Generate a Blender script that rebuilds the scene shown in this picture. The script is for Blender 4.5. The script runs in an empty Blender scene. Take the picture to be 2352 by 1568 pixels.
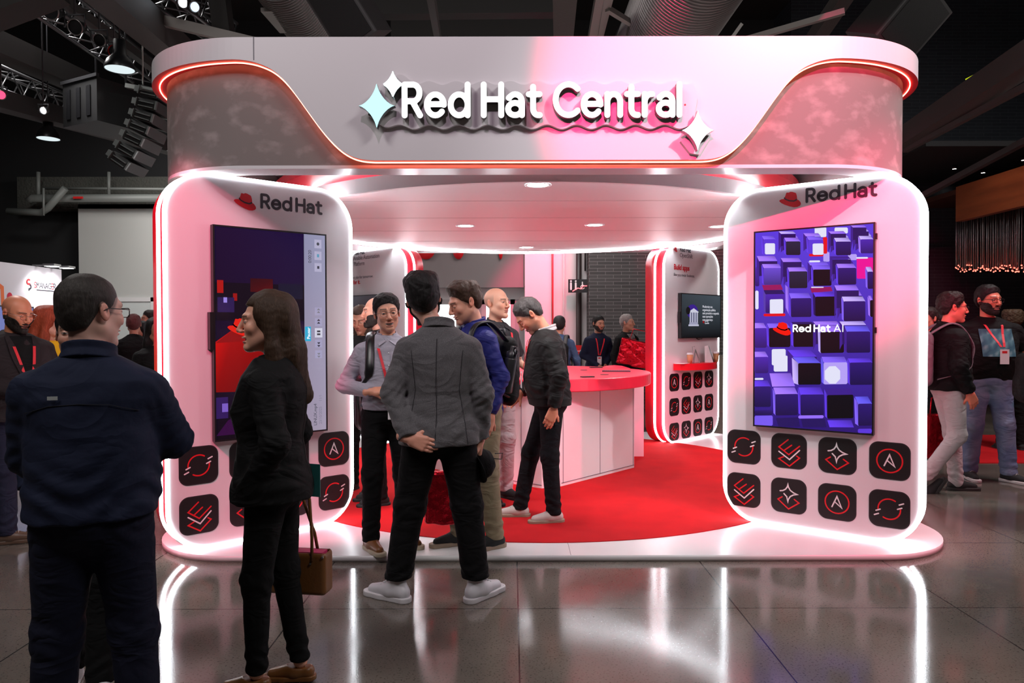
import bpy, bmesh, math, random
import numpy as np
from mathutils import Vector, Matrix, Euler
R = math.radians
PI = math.pi
C = bpy.context.scene.collection
random.seed(7)
rng = np.random.default_rng(7)

# ---------------------------------------------------------------- camera
scene = bpy.context.scene
cam_d = bpy.data.cameras.new('camera'); cam = bpy.data.objects.new('camera', cam_d); C.objects.link(cam)
FPX = 1680.0
cam_d.sensor_width = 36; cam_d.lens = FPX / 2352 * 36; cam_d.clip_end = 100
CAMH = 1.52
cam.matrix_world = Matrix.Translation((0, 0, CAMH)) @ Matrix.Rotation(R(90 - 1.09), 4, 'X') @ Matrix.Rotation(R(-0.12), 4, 'Z')
scene.camera = cam
scene.view_settings.view_transform = 'Standard'; scene.view_settings.look = 'None'
scene.view_settings.gamma = 1; scene.view_settings.use_curve_mapping = False
scene.view_settings.exposure = 0.38
scene.cycles.max_bounces = 6; scene.cycles.diffuse_bounces = 3; scene.cycles.glossy_bounces = 3
scene.cycles.transmission_bounces = 4; scene.cycles.caustics_reflective = False; scene.cycles.caustics_refractive = False
scene.cycles.sample_clamp_indirect = 4.0

# ---------------------------------------------------------------- world
w = bpy.data.worlds.new('world'); scene.world = w; w.use_nodes = True
w.node_tree.nodes['Background'].inputs[0].default_value = (0.9, 0.95, 1.0, 1)
w.node_tree.nodes['Background'].inputs[1].default_value = 0.0

def light(name, kind, loc, aim, energy, col=(1, 1, 1), size=0.3, spot=60, blend=0.3, size_y=None):
    d = bpy.data.lights.new(name, kind); d.energy = energy; d.color = col
    if kind == 'AREA':
        d.size = size
        if size_y: d.shape = 'RECTANGLE'; d.size_y = size_y
    else:
        d.shadow_soft_size = size
    if kind == 'SPOT': d.spot_size = R(spot); d.spot_blend = blend
    o = bpy.data.objects.new(name, d); C.objects.link(o); o.location = loc
    v = Vector(aim) - Vector(loc)
    o.rotation_euler = v.to_track_quat('-Z', 'Y').to_euler()
    return o

# the hall's rig: dim general ceiling light, the stage spots aimed at the stand
RED = (1.0, 0.035, 0.17)
light('hall_light', 'AREA', (-3.5, 0.3, 6.3), (-2.0, 3.5, 0), 100, (1.0, 0.96, 0.94), 1.6)
light('hall_light', 'AREA', (3.5, 0.3, 6.3), (2.5, 3.5, 0), 110, (1.0, 0.96, 0.94), 1.6)
light('hall_light', 'AREA', (-6.0, 8.5, 6.0), (-5.5, 8.5, 0), 170, (1.0, 0.97, 0.95), 1.2)
light('hall_light', 'AREA', (6.3, 6.5, 6.0), (5.5, 7.5, 0), 150, (1.0, 0.97, 0.95), 1.2)
light('hall_light', 'AREA', (0.8, 12.0, 4.4), (0.8, 12.2, 0), 75, (1.0, 0.94, 0.93), 2.0)
light('hall_light', 'AREA', (-5.5, 12.0, 4.6), (-5.5, 14, 1), 90, (1.0, 0.98, 0.95), 1.2)
light('white_spot', 'SPOT', (3.4, 0.8, 5.6), (1.7, 4.8, 2.9), 560, (1.0, 0.93, 0.97), 0.05, 40, 0.7)
light('white_spot', 'SPOT', (-0.6, 0.9, 5.4), (-0.5, 4.8, 2.8), 105, (1.0, 0.74, 0.92), 0.05, 75, 0.8)
light('red_spot', 'SPOT', (-0.3, -0.9, 4.3), (1.62, 4.8, 3.0), 2100, RED, 0.05, 29, 0.35)
light('red_spot', 'SPOT', (-3.9, 1.6, 4.7), (-2.35, 4.95, 1.5), 1500, RED, 0.06, 26, 0.5)
light('red_spot', 'SPOT', (4.6, 1.6, 4.7), (2.75, 5.1, 1.5), 850, RED, 0.06, 32, 0.5)
light('red_spot', 'SPOT', (1.2, 10.6, 5.4), (0.75, 14, 1.9), 1500, RED, 0.1, 32, 0.5)
light('red_spot', 'SPOT', (3.6, 9.0, 5.6), (3.2, 14, 3.0), 500, RED, 0.1, 22, 0.6)
light('red_spot', 'SPOT', (6.8, 2.5, 5.5), (4.4, 7.0, 1.2), 300, RED, 0.1, 40, 0.6)
light('red_spot', 'SPOT', (-1.0, 3.0, 5.8), (-4.4, 8.4, 1.2), 220, RED, 0.1, 34, 0.6)

# ---------------------------------------------------------------- helpers
def S(r, g, b):
    f = lambda c: (c / 255 / 12.92) if c / 255 <= .04045 else ((c / 255 + .055) / 1.055) ** 2.4
    return (f(r), f(g), f(b), 1.0)

_MW = cam.matrix_world.copy()
def ray(px, py):
    v = _MW.to_3x3() @ Vector(((px - 1176) / FPX, -(py - 784) / FPX, -1.0))
    return v
def AT(px, py, Y):            # the point of the place seen at a photo position, at depth Y
    v = ray(px, py); t = Y / v.y
    return Vector((v.x * t, Y, CAMH + v.z * t))

_mats = {}
def mat(name, col, rough=.5, metal=0, emis=None, es=0, bump=None, var=None, spec=.5, coat=0, sheen=0, attr=None, trans=0, stretch=None, alpha=None, fold=None):
    if name in _mats: return _mats[name]
    m = bpy.data.materials.new(name); m.use_nodes = True; nt = m.node_tree; N = nt.nodes; L = nt.links
    b = N['Principled BSDF']
    b.inputs['Base Color'].default_value = col; b.inputs['Roughness'].default_value = rough
    b.inputs['Metallic'].default_value = metal; b.inputs['Specular IOR Level'].default_value = spec
    b.inputs['Coat Weight'].default_value = coat; b.inputs['Sheen Weight'].default_value = sheen
    b.inputs['Transmission Weight'].default_value = trans
    if alpha is not None: b.inputs['Alpha'].default_value = alpha
    if emis: b.inputs['Emission Color'].default_value = emis; b.inputs['Emission Strength'].default_value = es
    src = None
    if bump or var:
        tc = N.new('ShaderNodeTexCoord'); mp = N.new('ShaderNodeMapping'); L.new(tc.outputs['Object'], mp.inputs[0])
        if stretch: mp.inputs['Scale'].default_value = stretch
    if attr:
        a = N.new('ShaderNodeAttribute'); a.attribute_name = attr; src = a.outputs['Color']
        L.new(src, b.inputs['Base Color'])
    if var:                     # (scale, second colour, low, high)
        n = N.new('ShaderNodeTexNoise'); n.inputs['Scale'].default_value = var[0]; n.inputs['Detail'].default_value = 6
        L.new(mp.outputs[0], n.inputs['Vector'])
        r = N.new('ShaderNodeMapRange'); r.inputs[1].default_value = var[2]; r.inputs[2].default_value = var[3]
        L.new(n.outputs['Fac'], r.inputs[0])
        x = N.new('ShaderNodeMix'); x.data_type = 'RGBA'; L.new(r.outputs[0], x.inputs['Factor'])
        x.inputs['A'].default_value = col; x.inputs['B'].default_value = var[1]
        if src: L.new(src, x.inputs['A'])
        L.new(x.outputs['Result'], b.inputs['Base Color'])
    if bump:                    # (scale, strength, distance)
        n = N.new('ShaderNodeTexNoise'); n.inputs['Scale'].default_value = bump[0]; n.inputs['Detail'].default_value = 5
        L.new(mp.outputs[0], n.inputs['Vector'])
        u = N.new('ShaderNodeBump'); u.inputs['Strength'].default_value = bump[1]; u.inputs['Distance'].default_value = bump[2]
        L.new(n.outputs['Fac'], u.inputs['Height']); L.new(u.outputs[0], b.inputs['Normal'])
        if fold:                # creases: (scale, strength, distance), run slantwise over the cloth
            n2 = N.new('ShaderNodeTexNoise'); n2.inputs['Scale'].default_value = fold[0]; n2.inputs['Detail'].default_value = 2.5; n2.inputs['Distortion'].default_value = 1.2
            n2.inputs['Roughness'].default_value = .45
            mp2 = N.new('ShaderNodeMapping'); mp2.inputs['Scale'].default_value = (1, 1, 2.0); mp2.inputs['Rotation'].default_value = (.35, .5, 0)
            L.new(tc.outputs['Object'], mp2.inputs[0]); L.new(mp2.outputs[0], n2.inputs['Vector'])
            rg = N.new('ShaderNodeMath'); rg.operation = 'PINGPONG'; rg.inputs[1].default_value = .14; L.new(n2.outputs['Fac'], rg.inputs[0])
            u2 = N.new('ShaderNodeBump'); u2.inputs['Strength'].default_value = fold[1]; u2.inputs['Distance'].default_value = fold[2]
            L.new(rg.outputs[0], u2.inputs['Height']); L.new(u.outputs[0], u2.inputs['Normal']); L.new(u2.outputs[0], b.inputs['Normal'])
    _mats[name] = m
    return m

def emat(name, col, s):
    if name in _mats: return _mats[name]
    m = bpy.data.materials.new(name); m.use_nodes = True; nt = m.node_tree; nt.nodes.clear()
    e = nt.nodes.new('ShaderNodeEmission'); o = nt.nodes.new('ShaderNodeOutputMaterial')
    e.inputs[0].default_value = col; e.inputs[1].default_value = s; nt.links.new(e.outputs[0], o.inputs[0])
    _mats[name] = m; return m

class MB:
    """collects faces (with a material slot each) that become ONE mesh object"""
    def __init__(s): s.v = []; s.f = []; s.mi = []; s.sm = []; s.col = None
    def add(s, vs, fs, m=0, smooth=False):
        o = len(s.v); s.v += [tuple(v) for v in vs]
        for f in fs: s.f.append([i + o for i in f]); s.mi.append(m); s.sm.append(smooth)
    def box(s, x0, x1, y0, y1, z0, z1, m=0, M=None):
        vs = [Vector((x, y, z)) for x in (x0, x1) for y in (y0, y1) for z in (z0, z1)]
        if M: vs = [M @ v for v in vs]
        s.add(vs, [(0, 1, 3, 2), (4, 6, 7, 5), (0, 4, 5, 1), (2, 3, 7, 6), (0, 2, 6, 4), (1, 5, 7, 3)], m)
    def bar(s, a, b, w, h=None, m=0):
        a = Vector(a); b = Vector(b); d = b - a; L = d.length; h = h or w
        M = Matrix.Translation(a) @ d.to_track_quat('Z', 'Y').to_matrix().to_4x4()
        s.box(-w / 2, w / 2, -h / 2, h / 2, 0, L, m, M)
    def tube(s, pts, r, n=8, m=0, closed=False, smooth=True, flat=None, cap=True):
        pts = [Vector(p) for p in pts]; k = len(pts); vs = []; up0 = None
        rr = r if isinstance(r, (list, tuple)) else [r] * k
        for i, p in enumerate(pts):
            if closed: t = pts[(i + 1) % k] - pts[i - 1]
            else: t = pts[min(i + 1, k - 1)] - pts[max(i - 1, 0)]
            t.normalize()
            if up0 is None:
                up0 = Vector((0, 0, 1)) if abs(t.z) < .9 else Vector((0, 1, 0))
            x = t.cross(up0)
            if x.length < 1e-4: x = t.cross(Vector((1, .3, 0)))
            x.normalize(); y = x.cross(t).normalized(); up0 = y
            for j in range(n):
                a = 2 * PI * j / n
                vs.append(p + x * math.cos(a) * rr[i] + y * math.sin(a) * rr[i] * (flat or 1))
        fs = []
        for i in range(k if closed else k - 1):
            i2 = (i + 1) % k
            for j in range(n):
                j2 = (j + 1) % n; fs.append((i * n + j, i2 * n + j, i2 * n + j2, i * n + j2))
        s.add(vs, fs, m, smooth)
        if not closed and cap:
            o = len(s.v) - len(vs)
            s.f.append([o + j for j in range(n)]); s.mi.append(m); s.sm.append(False)
            s.f.append([o + (k - 1) * n + j for j in reversed(range(n))]); s.mi.append(m); s.sm.append(False)
    def lathe(s, prof, c=(0, 0, 0), n=32, m=0, smooth=True, M=None):
        vs = []; fs = []
        for (r, z) in prof:
            for j in range(n):
                a = 2 * PI * j / n; v = Vector((c[0] + r * math.cos(a), c[1] + r * math.sin(a), c[2] + z))
                vs.append(M @ v if M else v)
        for i in range(len(prof) - 1):
            for j in range(n):
                j2 = (j + 1) % n; fs.append((i * n + j, i * n + j2, (i + 1) * n + j2, (i + 1) * n + j))
        s.add(vs, fs, m, smooth)
    def disc(s, c, r, n=40, m=0, up=1, M=None):
        vs = [Vector((c[0] + r * math.cos(2 * PI * j / n), c[1] + r * math.sin(2 * PI * j / n), c[2])) for j in range(n)]
        if M: vs = [M @ v for v in vs]
        s.add(vs, [list(range(n)) if up > 0 else list(range(n))[::-1]], m)
    def prism(s, poly, h0, h1, plane='xy', m=0, mside=None, smooth_side=False, M=None):
        """poly in 2D extruded; plane xy -> along z, plane xz -> along y"""
        n = len(poly)
        P = (lambda p, h: Vector((p[0], p[1], h))) if plane == 'xy' else (lambda p, h: Vector((p[0], h, p[1])))
        vs = [P(p, h0) for p in poly] + [P(p, h1) for p in poly]
        if M: vs = [M @ v for v in vs]
        o = len(s.v); s.v += [tuple(v) for v in vs]
        s.f += [[o + i for i in range(n)][::-1], [o + n + i for i in range(n)]]; s.mi += [m, m]; s.sm += [False, False]
        ms = m if mside is None else mside
        for i in range(n):
            j = (i + 1) % n; s.f.append([o + i, o + j, o + n + j, o + n + i]); s.mi.append(ms); s.sm.append(smooth_side)
    def mesh(s, name):
        me = bpy.data.meshes.new(name); me.from_pydata(s.v, [], s.f)
        me.polygons.foreach_set('material_index', s.mi); me.polygons.foreach_set('use_smooth', s.sm)
        if s.col is not None:
            a = me.color_attributes.new('Col', 'FLOAT_COLOR', 'POINT')
            a.data.foreach_set('color', np.asarray(s.col, dtype=np.float32).ravel())
        me.update(); return me

def obj(name, mb, mats, parent=None, loc=None, rotz=0, fix=True):
    me = mb.mesh(name) if isinstance(mb, MB) else mb
    if fix and isinstance(mb, MB):
        bm = bmesh.new(); bm.from_mesh(me); bmesh.ops.recalc_face_normals(bm, faces=bm.faces); bm.to_mesh(me); bm.free()
    for m in (mats if isinstance(mats, (list, tuple)) else [mats]): me.materials.append(m)
    o = bpy.data.objects.new(name, me); C.objects.link(o)
    if parent: o.parent = parent
    if loc: o.location = loc
    if rotz: o.rotation_euler = (0, 0, rotz)
    return o
def tag(o, label=None, cat=None, group=None, kind=None):
    if label: o['label'] = label
    if cat: o['category'] = cat
    if group: o['group'] = group
    if kind: o['kind'] = kind
    return o
def thing(name, label, cat, loc=(0, 0, 0), rotz=0, group=None):
    o = bpy.data.objects.new(name, None); C.objects.link(o); o.empty_display_size = .1
    o.location = loc; o.rotation_euler = (0, 0, rotz)
    return tag(o, label, cat, group)
def struct(name, mb, mats, **k): return tag(obj(name, mb, mats, **k), kind='structure')
def rrect(x0, x1, y0, y1, r, n=8):
    pts = []
    for cx, cy, a0 in ((x1 - r, y1 - r, 0), (x0 + r, y1 - r, 90), (x0 + r, y0 + r, 180), (x1 - r, y0 + r, 270)):
        for i in range(n + 1):
            a = R(a0 + 90 * i / n); pts.append((cx + r * math.cos(a), cy + r * math.sin(a)))
    return pts

# --- flat lettering made of strokes (centre lines of even width with round ends)
def arc(cx, cy, rx, ry, a0, a1, n=16):
    return [(cx + rx * math.cos(R(a0 + (a1 - a0) * i / n)), cy + ry * math.sin(R(a0 + (a1 - a0) * i / n))) for i in range(n + 1)]
GL = {
 'R': (.60, [[(0, 0), (0, 1)], [(0, 1), (.33, 1)] + arc(.33, .73, .25, .27, 90, -90) + [(0, .46)], [(.30, .46), (.60, 0)]]),
 'e': (.66, [[(0.02, .36), (.65, .36)] + arc(.33, .34, .33, .34, 0, 320, 26)]),
 'd': (.66, [arc(.33, .34, .33, .34, 0, 360, 26), [(.66, 0), (.66, 1)]]),
 'H': (.68, [[(0, 0), (0, 1)], [(.68, 0), (.68, 1)], [(0, .52), (.68, .52)]]),
 'a': (.54, [arc(.27, .20, .27, .20, 0, 360, 20), [(.03, .56)] + arc(.28, .44, .26, .24, 125, 0, 10) + [(.54, 0)]]),
 't': (.42, [[(.17, .92), (.17, .2)] + arc(.37, .2, .20, .20, 180, 270, 6) + [(.43, 0)], [(0, .68), (.42, .68)]]),
 'C': (.82, [arc(.5, .5, .5, .5, 45, 315, 26)]),
 'n': (.50, [[(0, 0), (0, .68)], [(0, .40)] + arc(.25, .42, .25, .26, 180, 0, 12) + [(.5, 0)]]),
 'r': (.28, [[(0, 0), (0, .68)], [(0, .40)] + arc(.25, .40, .25, .28, 180, 80, 8)]),
 'l': (.0, [[(0, 0), (0, 1)]]),
 'A': (.76, [[(0, 0), (.38, 1), (.76, 0)], [(.14, .34), (.62, .34)]]),
 'I': (.0, [[(0, 0), (0, 1)]]),
 'S': (.52, [arc(.27, .74, .25, .26, 35, 235, 12) + arc(.27, .26, .25, .26, 62, -150, 14)]),
 'M': (.74, [[(0, 0), (0, 1), (.37, .42), (.74, 1), (.74, 0)]]),
 'N': (.62, [[(0, 0), (0, 1), (.62, 0), (.62, 1)]]),
 'G': (.80, [arc(.5, .5, .5, .5, 45, 345, 26) + [(.98, .46), (.62, .46)]]),
 'E': (.5, [[(.5, 1), (0, 1)], [(.5, .5), (0, .5)], [(.5, 0), (0, 0)]]),
}
def strokes(text, size, gap=.24, space=.34):
    """list of poly-lines for a word, cap height = size, starting at x=0"""
    out = []; x = 0
    for ch in text:
        if ch == ' ': x += space; continue
        wd, sts = GL[ch]
        for st in sts: out.append([((x + p[0]) * size, p[1] * size) for p in st])
        x += wd + gap
    return out, (x - gap) * size
def stroke2d(mb, pts, wd, put, m=0, caps=True):
    """flat ribbon of even width along pts with mitred bends and round ends; put(x, y) -> 3D point"""
    h = wd / 2; mb.lift = getattr(mb, 'lift', 0) + 1
    nrm_ = (put(1, 0) - put(0, 0)).cross(put(0, 1) - put(0, 0)).normalized() * (.00006 * mb.lift)
    P = [p for k, p in enumerate(pts) if k == 0 or math.hypot(p[0] - pts[k - 1][0], p[1] - pts[k - 1][1]) > 1e-6]
    if len(P) < 2: P = [pts[0], (pts[0][0] + 1e-5, pts[0][1])]
    closed = len(P) > 3 and math.hypot(P[0][0] - P[-1][0], P[0][1] - P[-1][1]) < 1e-5
    if closed: P = P[:-1]
    n = len(P); D = []
    for k in range(n if closed else n - 1):
        a, b = P[k], P[(k + 1) % n]; L = math.hypot(b[0] - a[0], b[1] - a[1]); D.append(((b[0] - a[0]) / L, (b[1] - a[1]) / L))
    vs = []
    for k in range(n):
        d0 = D[k - 1] if (closed or k > 0) else D[0]; d1 = D[k] if k < len(D) else D[-1]
        tx, ty = d0[0] + d1[0], d0[1] + d1[1]; L = math.hypot(tx, ty) or 1e-6; tx, ty = tx / L, ty / L
        c = max(.35, tx * d1[0] + ty * d1[1]); q = h / c
        vs += [put(P[k][0] - ty * q, P[k][1] + tx * q) + nrm_, put(P[k][0] + ty * q, P[k][1] - tx * q) + nrm_]
    mb.add(vs, [(2 * k, 2 * ((k + 1) % n), 2 * ((k + 1) % n) + 1, 2 * k + 1) for k in range(n if closed else n - 1)], m)
    if caps and not closed:
        for p, d, sg in ((P[0], D[0], -1), (P[-1], D[-1], 1)):
            a0 = math.atan2(d[1] * sg, d[0] * sg)
            mb.add([put(p[0] + h * math.cos(a0 + PI * (j / 8 - .5)), p[1] + h * math.sin(a0 + PI * (j / 8 - .5))) + nrm_ for j in range(9)], [list(range(9))], m)
def poly2d(mb, pts, put, m=0): mb.add([put(*p) for p in pts], [list(range(len(pts)))], m)

def font_text(name, body, size, material, parent, M, bold=0.0, extrude=0.0006, align='LEFT'):
    cu = bpy.data.curves.new(name, 'FONT'); cu.body = body; cu.size = size; cu.extrude = extrude; cu.offset = bold
    cu.align_x = align; cu.resolution_u = 3; cu.space_character = .95
    t = bpy.data.objects.new(name, cu); C.objects.link(t)
    dg = bpy.context.evaluated_depsgraph_get(); me = bpy.data.meshes.new_from_object(t.evaluated_get(dg))
    bpy.data.objects.remove(t); me.transform(M); me.materials.clear(); me.materials.append(material)
    o = bpy.data.objects.new(name, me); C.objects.link(o); o.parent = parent
    return o
def wallM(x, z, off=-.004, flip=1):   # text lying on a local xz plane that faces -y
    return Matrix.Translation((x, off, z)) @ Matrix.Rotation(R(90), 4, 'X')
HAT_BRIM = [(0, .37), (.03, .41), (.10, .435), (.225, .44), (.40, .36), (.64, .31), (.82, .36), (.91, .295), (.975, .21), (1, .125), (.955, .05), (.83, 0), (.68, 0), (.47, .065), (.255, .16), (.085, .265), (.01, .34)]
HAT_CROWN = [(.225, .44), (.29, .60), (.32, .70), (.35, .73), (.40, .715), (.455, .715), (.51, .745), (.60, .73), (.74, .67), (.775, .64), (.81, .51), (.825, .36), (.64, .27), (.40, .33)]
HAT_BAND = [(.21, .46), (.24, .53), (.32, .43), (.49, .355), (.68, .325), (.80, .39), (.825, .35), (.80, .30), (.68, .26), (.47, .295), (.30, .38)]
def hat(mb, x, z, wd, put, mr, mk):
    for pl, m, e in ((HAT_BRIM, mr, 0), (HAT_CROWN, mr, .0004), (HAT_BAND, mk, .0009)):
        pl2 = [(x + p[0] * wd, z + p[1] * wd) for p in pl]
        poly2d(mb, pl2, lambda a, b, e=e: put(a, b) + Vector((0, -e, 0)), m)
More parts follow.
